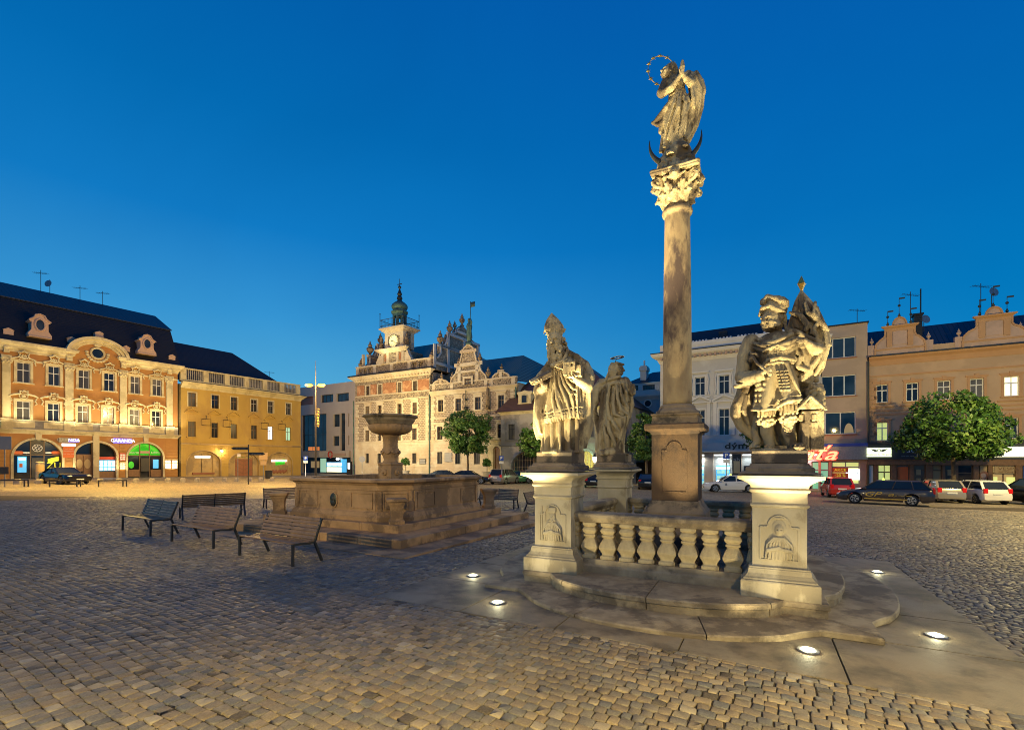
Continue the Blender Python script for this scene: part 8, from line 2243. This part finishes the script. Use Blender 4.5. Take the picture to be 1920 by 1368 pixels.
for i, r in enumerate(og):
    zt_ = r[3] - 1.25; m = MB(); m.box(r[0], .5, r[1], r[2], .56, r[3]); nw = part(Wh, m, 'shop_niche', 'white_plaster'); c = (r[0] + r[2]) / 2; hw_ = (r[2] - r[0]) * .36
    m = MB(); m.box(r[0] + .1, .1, r[3] - .16, r[2] - .1, .3, r[3] - .04); m.build('lamp_strip', 'tube_white' if False else 'lit_screen', nw)
    m = MB(); m.plate(arc(c, zt_ + .1, hw_, hw_ * .75, 0, 180, 14), .42, .49); m.build('fanlight', 'lit_teal' if i < 2 else 'window_glass', nw)
    m = MB(); m.box(c - hw_, .38, r[1] + .5, c + hw_, .49, zt_); sw_ = part(Wh, m, 'shop_window', 'lit_blue' if i < 2 else 'window_glass')
    if i < 2:
        m = MB(); m.box(c - hw_, .35, zt_ - .42, c + hw_, .375, zt_ - .1); m.build('lit_band', 'lit_cool', sw_); rr = random.Random(5 + i)
        m = MB()
        for k in range(9): x_ = c - hw_ + .1 + (k % 3) * hw_ * .62; z_ = r[1] + .8 + (k // 3) * .62; m.box(x_, .36, z_, x_ + hw_ * .5, .375, z_ + .42)
        m.build('window_notices', 'lit_teal', sw_)
    lamp('shop_light', 'AREA', wpt(Wh, c, -.2, r[3] - .3), 60 if i < 2 else 25, (.8, .95, 1.0), wpt(Wh, c, -.6, 0), .8)
r = rV((1088, 1213, 540, 930), -.1); m = MB(); m.box(r[0], -.14, r[1], r[2], -.0, r[3]); bp_ = part(Wh, m, 'black_panel', 'black_sign'); m = MB(); m.box(r[0] + .12, -.16, r[1] + .9, r[2] - .12, -.142, r[1] + 2.2); m.build('menu_board', 'menu_tan', bp_)
c = (r[0] + r[2]) / 2; text('lettering', 'ab', .7, 'steel_grey', Wh.t, (c, -.15, r[3] - .6)); text('lettering', '———', .22, 'plate_white', Wh.t, (c, -.15, r[3] - 1.2))
# ------------------------------------------------------------------ cars
for nm, c_, r_, me in (('car_black', (.006, .006, .007), .2, .2), ('car_white', (.62, .60, .58), .25, 0), ('car_grey', (.075, .055, .045), .25, .4), ('car_red', (.42, .03, .02), .25, .1), ('car_beige', (.30, .26, .20), .3, .4), ('car_green', (.03, .12, .05), .25, .3), ('car_silver', (.25, .23, .21), .28, .6), ('car_orange', (.45, .10, .04), .3, .1), ('car_cream', (.62, .52, .38), .28, 0)): paint(nm, c_, r_, me, .6)
KINDS = dict(coupe=dict(L=4.9, W=1.9, H=1.42, top=[(-2.45, .80), (-2.3, .98), (-1.3, 1.0), (.55, .95), (1.2, .92), (2.2, .86), (2.45, .66)], gh=(.75, -.15, -.95, -1.75), wb=(-1.45, 1.5), r=.36),
             hatch=dict(L=3.75, W=1.65, H=1.48, top=[(-1.87, .78), (-1.83, .95), (-1.2, .98), (.55, .94), (1.0, .88), (1.65, .76), (1.87, .55)], gh=(.95, .25, -1.35, -1.78), wb=(-1.2, 1.25), r=.30),
             estate=dict(L=4.65, W=1.8, H=1.47, top=[(-2.32, .80), (-2.28, .98), (-1.4, .99), (.75, .95), (1.2, .90), (2.05, .76), (2.32, .55)], gh=(1.15, .35, -1.75, -2.2), wb=(-1.3, 1.38), r=.32),
             sedan=dict(L=4.6, W=1.8, H=1.44, top=[(-2.3, .80), (-2.22, .98), (-1.5, 1.0), (.75, .94), (1.2, .88), (2.05, .74), (2.3, .52)], gh=(1.1, .25, -.95, -1.9), wb=(-1.3, 1.4), r=.33),
             mpv=dict(L=4.3, W=1.8, H=1.66, top=[(-2.15, .85), (-2.1, 1.02), (-1.4, 1.03), (.9, 1.0), (1.4, .94), (1.95, .80), (2.15, .55)], gh=(1.45, .55, -1.75, -2.05), wb=(-1.25, 1.3), r=.32))
_wheels = {}


def car(kind, mat, px, dist, head, label, plate=True, rim='alloy', name='parked_car', group='cars parked round the square', taxi=False):
    k = KINDS[kind]; L, W, H = k['L'], k['W'], k['H']; x = at_depth(px, dist); z = gz(x, dist)
    t = thing(name, label, 'car', (x, dist, z), R(head), group)
    xs = sorted(set(np.linspace(-L / 2, L / 2, 34)) | {w + s * k['r'] * 1.18 for w in k['wb'] for s in (-1, -.92, -.7, -.35, 0, .35, .7, .92, 1)}); h = W / 2
    tx, tz = zip(*k['top']); V = []; n = 12
    for q in xs:
        zt = float(np.interp(q, tx, tz)); e = max(0, (abs(q) - L / 2 + .5) / .5); w = h * (1 - .13 * e * e); zb = .20 + .10 * e * e
        for wx in k['wb']:
            d = abs(q - wx) / (k['r'] * 1.18)
            if d < 1: zb = max(zb, k['r'] + k['r'] * 1.12 * math.sqrt(1 - d * d))
        zb = min(zb, zt - .12); zz = [zb, zb + .04, max(zb + .05, .5), max(zb + .06, zt - .18), max(zb + .07, zt - .05), zt]; ww = [w * .90, w * .97, w, w * .985, w * .94, w * .80]
        V += [(q, a, b) for a, b in zip(ww, zz)] + [(q, -a, b) for a, b in zip(ww[::-1], zz[::-1])]
    fs = []
    for i in range(len(xs) - 1): fs += [(i * n + j, (i + 1) * n + j, (i + 1) * n + (j + 1) % n, i * n + (j + 1) % n) for j in range(n)]
    fs += [tuple(range(n)), tuple(range((len(xs) - 1) * n + n - 1, (len(xs) - 1) * n - 1, -1))]
    m = MB(); m.smooth = True; m.add(V, fs); b = m.build('body', mat, t); e = b.modifiers.new('crease', 'EDGE_SPLIT'); e.split_angle = R(38)
    xa, xb, xc, xd = k['gh']; za = float(np.interp(xa, tx, tz)) - .03; zd = float(np.interp(xd, tx, tz)) - .03; wb_, wt = h * .90, h * .70; zr = H - .05
    G = [(xa, wb_ * .92, za), (xd, wb_ * .92, zd), (xc, wt, zr), (xb, wt, zr), (xa, -wb_ * .92, za), (xd, -wb_ * .92, zd), (xc, -wt, zr), (xb, -wt, zr)]
    m = MB(); m.add(G, [(0, 1, 2, 3), (7, 6, 5, 4), (4, 0, 3, 7), (1, 5, 6, 2)]); m.build('window_glass', 'car_glass', t)
    m = MB(); o = [(xb + .06, wt + .02, zr - .02), (xc - .06, wt + .02, zr - .02), (xc - .04, -wt - .02, zr - .02), (xb + .06, -wt - .02, zr - .02)]; o2 = [(xb - .1, wt * .82, H), (xc + .12, wt * .82, H), (xc + .12, -wt * .82, H), (xb - .1, -wt * .82, H)]; m.add(o + o2, [(4, 5, 6, 7), (0, 1, 5, 4), (1, 2, 6, 5), (2, 3, 7, 6), (3, 0, 4, 7)]); m.build('roof', mat, t, bev=.03)
    m = MB()
    for s in (-1, 1):
        def P_(f, top): a, c = (xb, xc) if top else (xa, xd); z_ = zr if top else za + (zd - za) * f; y_ = wt if top else wb_ * .92; return (a + (c - a) * f, s * (y_ + .012), z_)
        m.beam(P_(0, 0), P_(0, 1), .07, .05); m.beam(P_(.46, 0), P_(.44, 1), .07, .03); m.beam(P_(1, 0), P_(1, 1), .12 if kind != 'estate' else .08, .05)
        if kind in ('estate', 'mpv', 'sedan'): m.beam(P_(.76, 0), P_(.78, 1), .07, .03)
    m.build('pillars', mat, t)
    for i, (wx, s) in enumerate((a, b_) for a in k['wb'] for b_ in (-1, 1)):
        r = k['r']
        if (r, rim) not in _wheels:
            mt = MB(Matrix.Rotation(R(90), 4, 'X')); mt.smooth = True; mt.lathe([(r * .62, -.1), (r * .9, -.1), (r, -.06), (r, .06), (r * .9, .1), (r * .62, .1)], 26); a = mt.build('wheel', 'rubber', t)
            mr = MB(Matrix.Rotation(R(90), 4, 'X')); mr.lathe([(r * .64, .08), (r * .66, .105), (r * .6, .106), (r * .58, .085)], 26); mr.lathe([(r * .15, .07), (r * .15, .112)], 12)
            for j in range(5): c = math.cos(R(72 * j)), math.sin(R(72 * j)); mr.beam((c[0] * .08, c[1] * .08, .098), (c[0] * r * .6, c[1] * r * .6, .098), .085, .03, (0, 0, 1))
            _wheels[r, rim] = a, mr.build('rim', rim, a)
        else:
            a0, r0 = _wheels[r, rim]; a = a0.copy(); COL.objects.link(a); a.parent = t; c = r0.copy(); COL.objects.link(c); c.parent = a
        a.location = (wx, s * (h - .11), r); a.rotation_euler.z = 0 if s < 0 else math.pi
    zh = float(np.interp(L / 2 - .12, tx, tz)); zq = float(np.interp(-L / 2 + .1, tx, tz))
    for s in (-1, 1):
        m = MB(); m.ball((L / 2 - .16, s * h * .68, zh - .06), (.16, .19, .075), 10, 6); m.build('headlight', 'lens_clear', t)
        m = MB(); m.cbox((-L / 2 + .045, s * h * .76, zq - .10), (.05, .11, .15 if kind in ('hatch', 'mpv', 'estate') else .07)); m.build('tail_light', 'tail_red', t, bev=.02)
        m = MB(); m.ball((xa - .28, s * (h + .07), za + .1), (.08, .11, .07), 8, 6); m.build('door_mirror', mat, t)
        m = MB(); m.cbox((-.35, s * (h * .99 + .006), .82), (.09, .02, .018)); m.build('door_handle', mat, t)
    if plate:
        for e, z_ in ((L / 2 + .01, .42), (-L / 2 - .005, zq - .28)): m = MB(); m.cbox((e, 0, z_), (.012, .26, .055)); m.build('number_plate', 'plate_white', t)
    if taxi: m = MB(); m.add([(-.06, -.14, H), (.08, -.14, H), (.08, .14, H), (-.06, .14, H), (0, -.1, H + .13), (.03, -.1, H + .13), (.03, .1, H + .13), (0, .1, H + .13)], [(0, 1, 5, 4), (1, 2, 6, 5), (2, 3, 7, 6), (3, 0, 4, 7), (4, 5, 6, 7)]); m.build('taxi_lamp', 'taxi_lamp', t)
    return t


car('coupe', 'car_black', 122, 41.5, -24, 'black two-door coupe parked by the arches of the orange house', rim='dark_alloy')
car('sedan', 'car_black', 836, 54, 2, 'dark car behind the fountain rim, left of two, roof just showing', False)
car('sedan', 'car_black', 880, 52, -4, 'dark car right of the fountain, its front wheel clear of the rim', rim='alloy')
car('mpv', 'car_silver', 946, 53, 62, 'dark silver people carrier seen from behind near the barred archway')
car('hatch', 'car_green', 968, 55, 20, 'dark green hatchback beside the silver people carrier'); car('hatch', 'car_orange', 990, 57.5, 10, 'orange-red small car half hidden behind the bishop pedestal')
car('hatch', 'car_black', 1112, 47, 80, 'dark small car with white plate between the bishop and robed saint pedestals'); car('sedan', 'car_black', 1216, 45, 72, 'dark car with white plate between the robed saint and the column')
tx = car('sedan', 'car_white', 1370, 41, 168, 'white taxi in front of the blue-lit shop windows', taxi=True)
ss = text('lettering', 'B', .28, 'black_sign', tx, (.55, .905, .68), (R(90), 0, R(180)), .004); text('lettering', '— —', .16, 'black_sign', tx, (-.55, .9, .8), (R(90), 0, R(180)), .004)
car('hatch', 'car_red', 1569, 36, 66, 'red small car seen from behind under the red neon sign')
tx = car('estate', 'car_grey', 1657, 28.9, 140, 'dark grey estate taxi with gold lettering on its doors', taxi=True)
text('lettering', 'GP', .42, 'gilt', tx, (.55, .905, .62), (R(90), 0, R(180)), .004, shear=.4, xs=1.5); text('lettering', '69,- — —', .26, 'gilt', tx, (-.75, .905, .6), (R(90), 0, R(180)), .004, shear=.3)
m = MB(); m.cbox((-.1, .897, .36), (1.0, .012, .03)); m.build('gold_stripe', 'gilt', tx)
car('hatch', 'car_beige', 1758, 32, 70, 'beige hatchback seen from behind between the grey taxi and tree trunk'); car('hatch', 'car_white', 1832, 31.2, 76, 'white hatchback seen from behind below the woman poster'); car('mpv', 'car_black', 1948, 29.5, 96, 'black people carrier cut off by the right edge of the view', plate=False)


# ------------------------------------------------------------------ trees
leaf, nt, b = new_mat('leaf'); a_ = nt.nodes.new('ShaderNodeAttribute'); a_.attribute_name = 'tone'
nt.links.new(ramp(nt, a_.outputs['Fac'], [(0, (.028, .075, .012)), (.5, (.065, .155, .026)), (1, (.16, .25, .05))]), b.inputs['Base Color']); b.inputs['Roughness'].default_value = .5
b.inputs['Transmission Weight'].default_value = 0.0; b.inputs['Subsurface Weight'].default_value = 0


def tree(px, dist, rx, rz, zc, label, seed, n=9000, ls=.17):
    x = at_depth(px, dist); z = gz(x, dist); g = np.random.default_rng(seed)
    t = thing('street_tree', label, 'tree', (x, dist, z), 0, 'trees round the square'); r_ = random.Random(seed)
    m = MB(); m.smooth = True; f = zc - rz * .75; m.tube([(0, 0, -.2), (.03, 0, f * .5), (-.02, .02, f), (.05, 0, zc)], [.17, .14, .12, .05], 10)
    for i in range(9):
        a = i * 2.4 + seed; e = r_.uniform(.45, .8); m.tube([(0, 0, f - .2 + .12 * i), (rx * .3 * math.cos(a), rx * .3 * math.sin(a), f + rz * .35 + .1 * i), (rx * e * math.cos(a), rx * e * math.sin(a), zc + rz * r_.uniform(-.4, .5))], [.08, .05, .015], 6)
    m.build('trunk', 'bark', t)
    nc = 120; d = g.normal(size=(nc, 3)); d /= np.linalg.norm(d, axis=1)[:, None]; C = d * (g.uniform(.35, 1.12, nc) ** .6)[:, None] * [rx * .86, rx * .86, rz * .86]; C[:, 2] = np.where(C[:, 2] < -rz * .62, -rz * .62 + g.uniform(0, .2, nc), C[:, 2])
    cs = g.uniform(.13, .36, nc) * rx * .8; k = g.integers(0, nc, n); q = g.normal(size=(n, 3)); q /= np.linalg.norm(q, axis=1)[:, None]
    p = C[k] + q * (cs[k] * g.uniform(.3, 1, n) ** .5)[:, None] * [1, 1, .75]
    u = g.normal(size=(n, 3)); u /= np.linalg.norm(u, axis=1)[:, None]; w = np.cross(u, g.normal(size=(n, 3))); w /= np.linalg.norm(w, axis=1)[:, None]; s = (ls * g.uniform(.6, 1.2, n))[:, None]
    nn = np.cross(u, w) * s * .18
    V = np.stack([p - u * s, p + w * s * .5 + nn, p + u * s, p - w * s * .5 + nn], 1).reshape(-1, 3); V[:, 2] += zc
    o = mesh_np('crown', V, np.arange(4 * n).reshape(-1, 4), 'leaf', False, t); at = o.data.attributes.new('tone', 'FLOAT', 'POINT'); tn = np.clip(g.normal(.45, .2, nc)[k] + g.normal(0, .15, n), 0, 1); at.data.foreach_set('value', np.repeat(tn, 4).astype(np.float32))
    return t


tree(1788, 36, 3.5, 3.05, 5.2, 'broad leafy tree in front of the peach house and lit restaurant sign', 1, 15000, .17); tree(877, 60, 3.15, 3.3, 5.9, 'round leafy tree in front of the town hall', 2, 10000, .20)
tree(1003, 54, 1.9, 2.4, 4.7, 'leafy tree half hidden behind the bishop statue', 3, 6000, .18); tree(1212, 50, 2.15, 3.0, 4.9, 'dark leafy tree between the robed saint and the column', 4, 7000, .18); tree(1466, 42.5, 3.3, 1.9, 5.3, 'dark leafy tree mostly hidden behind the armoured saint', 5, 9000, .18)

# ------------------------------------------------------------------ street furniture
t = thing('street_lamp', 'tall street lamp with two lit orange heads and ornament on its mast', 'street lamp', (at_depth(592, 50), 50, gz(at_depth(592, 50), 50))); H_ = 10.2
m = MB(); m.tube([(0, 0, 0), (0, 0, 2.2), (0, 0, H_)], [.13, .10, .06], 10); m.tube([(0, 0, H_), (0, 0, H_ + 2.6)], [.05, .02], 6); m.tube([(0, 0, 0), (0, 0, .5)], .17, 10); m.build('mast', 'iron_lamp', t)
for s in (-1, 1):
    m = MB(); m.tube([(0, 0, H_ - .15), (s * .35, 0, H_ + .1)], .04, 6); m.ball((s * .62, -.05, H_ + .12), (.36, .16, .10), 12, 6); hd = m.build('lamp_head', 'iron_lamp', t)
    m = MB(); m.ball((s * .66, -.14, H_ + .0), (.42, .24, .17), 12, 6); m.build('lamp_bulb', 'bulb_sodium', hd)
m = MB()
for i in range(6): m.tube([(.12, 0, H_ - 2.4 - i * .32), (.42 - .04 * (i % 2), -.05, H_ - 2.5 - i * .32), (.34, 0, H_ - 2.72 - i * .32), (.12, 0, H_ - 2.6 - i * .32)], .035, 5)
m.build('mast_ornament', 'gilt', t)
for s in (-1, 1): lamp('street_light', 'POINT', (t.location.x + s * 1.7, 48.6, t.location.z + H_ - .1), 4200, (1, .56, .18), size=.2)
BX = [33, 74, 113, 152, 188, 223, 255, 285, 315, 343, 370, 397, 421, 444, 468, 489, 510]; names = ['leftmost'] + [f'{w} from the left' for w in 'second third fourth fifth sixth seventh eighth ninth tenth eleventh twelfth thirteenth fourteenth fifteenth sixteenth'.split()] + ['rightmost']
proto = None
for px, w in zip(BX, names):
    x, y = on_ground(px, 907.2 - (px - 33) * .0125); loc = (x, y, gz(x, y)); lab = f'low stone bollard block on the far pavement edge, {w} of the row'
    if proto is None:
        proto = thing('stone_bollard', lab, 'bollard', loc, R(25), 'stone bollards along the pavement'); m = MB(); m.sq([(.21, -.1), (.21, .30), (.19, .36)]); m.build('block', 'granite_block', proto, bev=.03)
        m = MB(); m.sq([(.175, .361), (.16, .40), (.10, .42)]); m.build('worn_top', 'granite_block', proto, bev=.02)
    else: dup(proto, loc, R(25), lab)
proto = None
for (a, b), w in zip(((-8, 54), (92, 152), (184, 238)), ('left end, cut by the frame', 'middle, in front of the black coupe', 'right, beside the wooden arched door')):
    p, q = Vector(on_ground(a, 912.5)), Vector(on_ground(b, 912)); c = (p + q) / 2; d = (q - p); L = d.length / 2; lab = f'low dark iron rail at the pavement edge, {w}'
    t = thing('iron_rail', lab, 'rail', (c.x, c.y, gz(c.x, c.y)), math.atan2(d.y, d.x), 'low iron rails')
    for nm, pts in (('rail_bar', [(-L, 0, .5), (L, 0, .5)]), ('leg', [(-L + .03, 0, 0), (-L + .03, 0, .465)]), ('leg', [(L - .03, 0, 0), (L - .03, 0, .465)]), ('leg', [(L - .25, .0, 0), (L - .25, 0, .465)])): m = MB(); m.beam(*pts, .08, .07, (0, 1, 0)); m.build(nm, 'black_iron', t)


def pole(px, py, h, label, name='sign_post', mat='steel_grey', r=.035, y=None):
    if y: x = at_depth(px, y)
    else: x, y = on_ground(px, py)
    t = thing(name, label, 'sign post', (x, y, gz(x, y)), math.atan2(-x, y)); m = MB(); m.tube([(0, 0, 0), (0, 0, h)], r, 8); m.build('pole', mat, t); return t


def plate_(t, u0, z0, u1, z1, mat, name='sign_plate', y=-.06): m = MB(); m.box(u0, y, z0, u1, y + .02, z1); return m.build(name, mat, t, bev=.008)


t = pole(9, 912, 3.6, 'sign post at the far left with the dark back of a board'); plate_(t, -.75, 2.8, .35, 3.8, 'sign_back'); plate_(t, -.25, .95, .2, 1.5, 'black_iron', 'box', -.2)
t = pole(446, 0, 2.9, 'pale thin post left of the direction signs', y=50); plate_(t, -.05, 2.6, .25, 2.9, 'plate_white')
t = pole(466, 0, 3.7, 'dark direction post with two pointing boards', 'direction_post', 'black_iron', .06, 44)
for z_, s in ((3.2, -1), (2.72, 1)): m = MB(); m.plate([(.06 * s, z_), (1.2 * s, z_), (1.4 * s, z_ + .13), (1.2 * s, z_ + .26), (.06 * s, z_ + .26)], -.03, .03); bd = m.build('direction_board', 'black_sign', t); text('lettering', '— — ——', .17, 'plate_white', t, (.64 * s, -.035, z_ + .13), extrude=.004)
t = pole(494, 0, 3.2, 'post with two pale plates left of the tube-lit shop arch', y=52); plate_(t, -.45, 2.3, .4, 3.1, 'menu_tan'); plate_(t, -.3, 1.75, .3, 2.2, 'menu_tan')
x, y = at_depth(504, 58), 58; t = thing('litter_bin', 'black litter bin beside the tube-lit shop arch', 'litter bin', (x, y, gz(x, y) + .1)); m = MB(); m.lathe([(.33, 0), (.38, .05), (.40, .85), (.36, .9)], 14); m.build('bin_body', 'black_iron', t); m = MB(); m.lathe([(.42, .88), (.43, .95), (.3, 1.0)], 14); m.build('bin_lid', 'black_iron', t)


def parking(px, z_top, y, lab, both=True):
    t = pole(px, 0, z_top, lab, 'parking_sign', y=y); p = plate_(t, -.28, z_top - .6, .28, z_top, 'blue_sign'); o = text('lettering', 'P', .5, 'white_sign', t, (0, -.07, z_top - .3), extrude=.004, bold=.012)
    if both: plate_(t, -.28, z_top - .98, .28, z_top - .66, 'plate_white', 'lower_plate')


parking(573, 3.0, 68, 'blue parking sign before the modern block'); parking(940, 3.2, 58, 'blue parking sign between the town hall portal and the archway'); parking(1362, 3.5, 44, 'blue parking sign in front of the blue-lit shop'); parking(1126, 3.1, 47, 'blue parking sign behind the robed saint pedestal')
t = pole(679, 0, 3.0, 'round sign seen from behind left of the fountain pillar', 'round_sign', y=66); m = MB(Matrix.Translation((0, -.05, 2.65)) @ Matrix.Rotation(R(90), 4, 'X')); m.lathe([(.42, 0), (.42, .02)], 24); m.build('sign_disc', 'sign_back', t)
t = thing('advert_pillar', 'short pale stone advertising pillar left of the black coupe', 'pillar', (at_depth(75, 42), 42, gz(at_depth(75, 42), 42))); m = MB(); m.lathe([(.36, 0), (.36, .15), (.29, .2), (.29, 1.75), (.31, 1.8), (.25, 1.9)], 20); m.build('pillar_body', 'granite_block', t); m = MB(); m.lathe([(.296, 1.0), (.296, 1.6)], 20); m.build('paper_notice', 'menu_tan', t)
for px, y, lab in ((913, 63, 'pale planter with a small green shrub beside the town hall portal'), (760, 66, 'pale planter with a shrub half hidden by the fountain pillar')):
    x = at_depth(px, y); z = gz(x, y); t = thing('planter', lab, 'planter', (x, y, z), 0, 'planters by the town hall'); m = MB(); m.lathe([(.36, 0), (.42, .1), (.58, 1.05), (.62, 1.15), (.54, 1.16), (.5, 1.0)], 18); m.build('pot', 'planter_clay', t)
    s_ = tree(px, y, .62, .62, 2.35, 'tmp', px, 700, .16); c = [o for o in s_.children if o.name.startswith('crown')][0]; c.name = 'shrub'; c.parent = t
    for o in list(s_.children): bpy.data.objects.remove(o)
    bpy.data.objects.remove(s_); m = MB(); m.tube([(0, 0, 1.0), (.03, 0, 2.2)], .035, 6); m.build('stem', 'bark', t)
x, y, z = wpt(A, A.u(-1), -1.2, 0); t = thing('scaffold_net', 'green scaffold net at the left edge beside the orange house', 'scaffold net', (x, y, z), A.a); m = MB(); m.box(-6, -.04, -.5, -.2, .0, 13); m.build('net', 'teal_net', t)
for z_ in (2, 4, 6, 8, 10, 12): m = MB(); m.tube([(-6, -.1, z_), (-.2, -.1, z_)], .03, 5); m.build('scaffold_tube', 'steel_grey', t)
# paved walk and road along the left front and the pavement at the right front
m = MB(); q = [wpt(A, u, v, 0) for u, v in ((-30, 0), (70, 0), (70, -10.5), (-30, -10.5))]; m.add([(a, b_, gz(a, b_) + .004) for a, b_, _ in q], [(0, 1, 2, 3)]); setting(m.build('pavement_west', 'slab_stone'))
m = MB(); q = [wpt(P, u, v, 0) for u, v in ((-45, 0), (40, 0), (40, -4.2), (-45, -4.2))]; m.add([(a, b_, gz(a, b_) - .3) for a, b_, _ in q] + [(a, b_, gz(a, b_) + .10) for a, b_, _ in q], [(4, 5, 6, 7), (7, 6, 2, 3), (0, 4, 7, 3), (1, 2, 6, 5)]); setting(m.build('pavement_north', 'slab_stone'))
# ------------------------------------------------------------------ uplights sunk in the slabs round the monument, and added spots on the column
WARM = (1.0, .83, .45)


def sunk_light(px, py, label, target, energy, ang=55):
    x, y = on_ground(px, py); z = gz(x, y) + .03
    t = thing('ground_spotlight', label, 'spotlight', (x, y, z), 0, 'spotlights sunk in the slabs')
    m = MB(); m.smooth = False
    m.lathe([(.115, -.04), (.115, .008), (.108, .016), (.085, .016), (.08, .004)], 28); m.build('rim', 'steel_grey', t)
    m = MB(); m.lathe([(.078, .0), (.078, .012), (.055, .028), (.02, .034)], 24); m.build('lens', 'spot_lens', t)
    d = (Vector(target) - Vector((x, y, z + .09))).normalized()
    l = lamp('spot_beam', 'SPOT', (x, y, z + .09), energy, WARM, target, .04, ang, .7)
    lamp('lens_glow', 'POINT', (x, y, z + .07), 5, (1, .93, .55), size=.03)
    return t


sunk_light(887, 1082, 'lit ground spotlight furthest left in the slabs, beside the fountain side', (PA[0] + .1, PA[1], 4.0), 2700, 40)
sunk_light(933, 1133, 'lit ground spotlight in the slabs in front of the bishop pedestal', (PA[0] - .05, PA[1] - .1, 4.0), 1500, 38)
sunk_light(1515, 1224, 'lit ground spotlight in the front slabs right below the armoured saint', (PB[0] - .1, PB[1], 4.15), 2100, 42)
sunk_light(1755, 1196, 'lit ground spotlight at the right end of the slabs, nearest the camera on that side', (PB[0] + .05, PB[1] + .1, 4.0), 900, 40)
sunk_light(1645, 1075, 'lit ground spotlight in the slabs behind the armoured saint pedestal', (CX, CY, 6.5), 500, 40)
for px, py, tg, e, a_ in ((933, 1133, (PA[0], PA[1], 1.15), 105, 70), (1515, 1224, (PB[0], PB[1], 1.15), 105, 75), (1515, 1224, (2.5, 7.6, 1.0), 130, 44), (933, 1133, (2.2, 7.8, 1.0), 130, 44)):
    x_, y_ = on_ground(px, py); lamp('spill_beam', 'SPOT', (x_ + .05, y_, gz(x_, y_) + .1), e, WARM, tg, .06, a_, .9)
x_, y_ = mloc(-3.4, 2.4)
lamp('spot_beam', 'SPOT', (x_, y_, gz(x_, y_) + .1), 600, WARM, (PC[0], PC[1], 3.6), .04, 46, .8)
for u_, v_, e in ((-1.6, -3.6, 4300), (-3.8, -.6, 4300)):
    x_, y_ = mloc(u_, v_); lamp('spot_beam', 'SPOT', (x_, y_, .05), e, WARM, (CX, CY, 7.6), .02, 19, .35)  # added spots without a fixture, narrow cones leave the middle shaft dark
x_, y_ = mloc(.3, -1.25)
lamp('spot_beam', 'SPOT', (x_, y_, .3), 750, WARM, (CX, CY, 4.3), .03, 46, 1.0)  # added spot inside the balustrade that brightens the lower shaft
SOD = (1.0, .76, .26); SOD2 = (1.0, .64, .13)
for (x, y, z, e, c_) in ((-34, 41, 8, 5200, SOD2), (-29, 57, 8, 4600, SOD2), (-18, 66, 9, 2500, SOD), (30, 25, 8, 7500, SOD), (2, 46, 9, 3200, SOD)):
    lamp('street_light', 'POINT', (x, y, z + gz(x, y)), e, c_, size=.25)
for (x, y, z, e, pe) in ((2, -7, 8, 14500, 1700), (24, 9, 9, 8000, 1300), (-15, -4, 8, 11000, 900)):      # unseen mast lamps behind the camera and at the side, points added as fill
    lamp('street_light', 'SPOT', (x, y, z), e, SOD, (x, y + .01, 0), .25, 124, .25); lamp('street_light', 'POINT', (x, y, z - .1), pe, SOD, size=.25)
lamp('fill_spot', 'SPOT', (-10, -1, 7), 2600, (1, .82, .42), (.9, 8.4, 3.6), .2, 20, .8); lamp('fill_spot', 'SPOT', (-15, -4, 7), 7500, SOD, (-4.1, 15.5, 1.0), .2, 26, .8); lamp('fill_spot', 'SPOT', (17, -2, 7), 1000, (1, .82, .42), (3.6, 8.2, 4.8), .2, 44, .6)  # added unseen fill spots for the statues and the fountain
for (x, y, e) in ((-27, 36, 9000), (-15, 40, 5000), (-40, 40, 6000)): lamp('street_light', 'SPOT', (x, y, 8), e, (1, .58, .09), (x, y + .01, 0), .25, 120, .3)  # added downward spots without masts for the orange glow on the road
# facade floodlights
FL = (1.0, .85, .48)
for f_ in (.02, .14, .30, .39, .5, .61, .70, .80, .91, .985):
    u_ = AU0 + (AU1 - AU0) * f_; lamp('ledge_light', 'SPOT', wpt(A, u_, -1.5, zc - .1), 520, FL, wpt(A, u_, .3, zc + 5.5), .08, 95, .8)
for u_ in ((AR['a'][0] + AR['a'][2]) / 2, (AR['a'][2] + AR['b'][0]) / 2, (AR['c'][2] + AR['d'][0]) / 2, AU1 - .8):
    lamp('base_light', 'SPOT', wpt(A, u_, -1.1, .1), 330, FL, wpt(A, u_, 0, 3.5), .06, 90, .8)
FW = (1.0, .88, .64)
for f_, z_, e in ((.08, 11, 2300), (.22, 11, 2300), (.38, 11, 2300), (.54, 8, 2100), (.70, 8, 2100), (.88, 8, 2100)):
    u_ = TU0 + (TU1 - TU0) * f_; lamp('flood_light', 'SPOT', wpt(T, u_, -15, .3), e * 1.0, FW, wpt(T, u_, 0, z_), .15, 95, .7)
u_ = gm; lamp('flood_light', 'SPOT', wpt(T, u_ - 2, -4, zcT + .9), 1500, (1, .86, .45), wpt(T, u_, 0, zs1 + 2), .15, 60, .7)
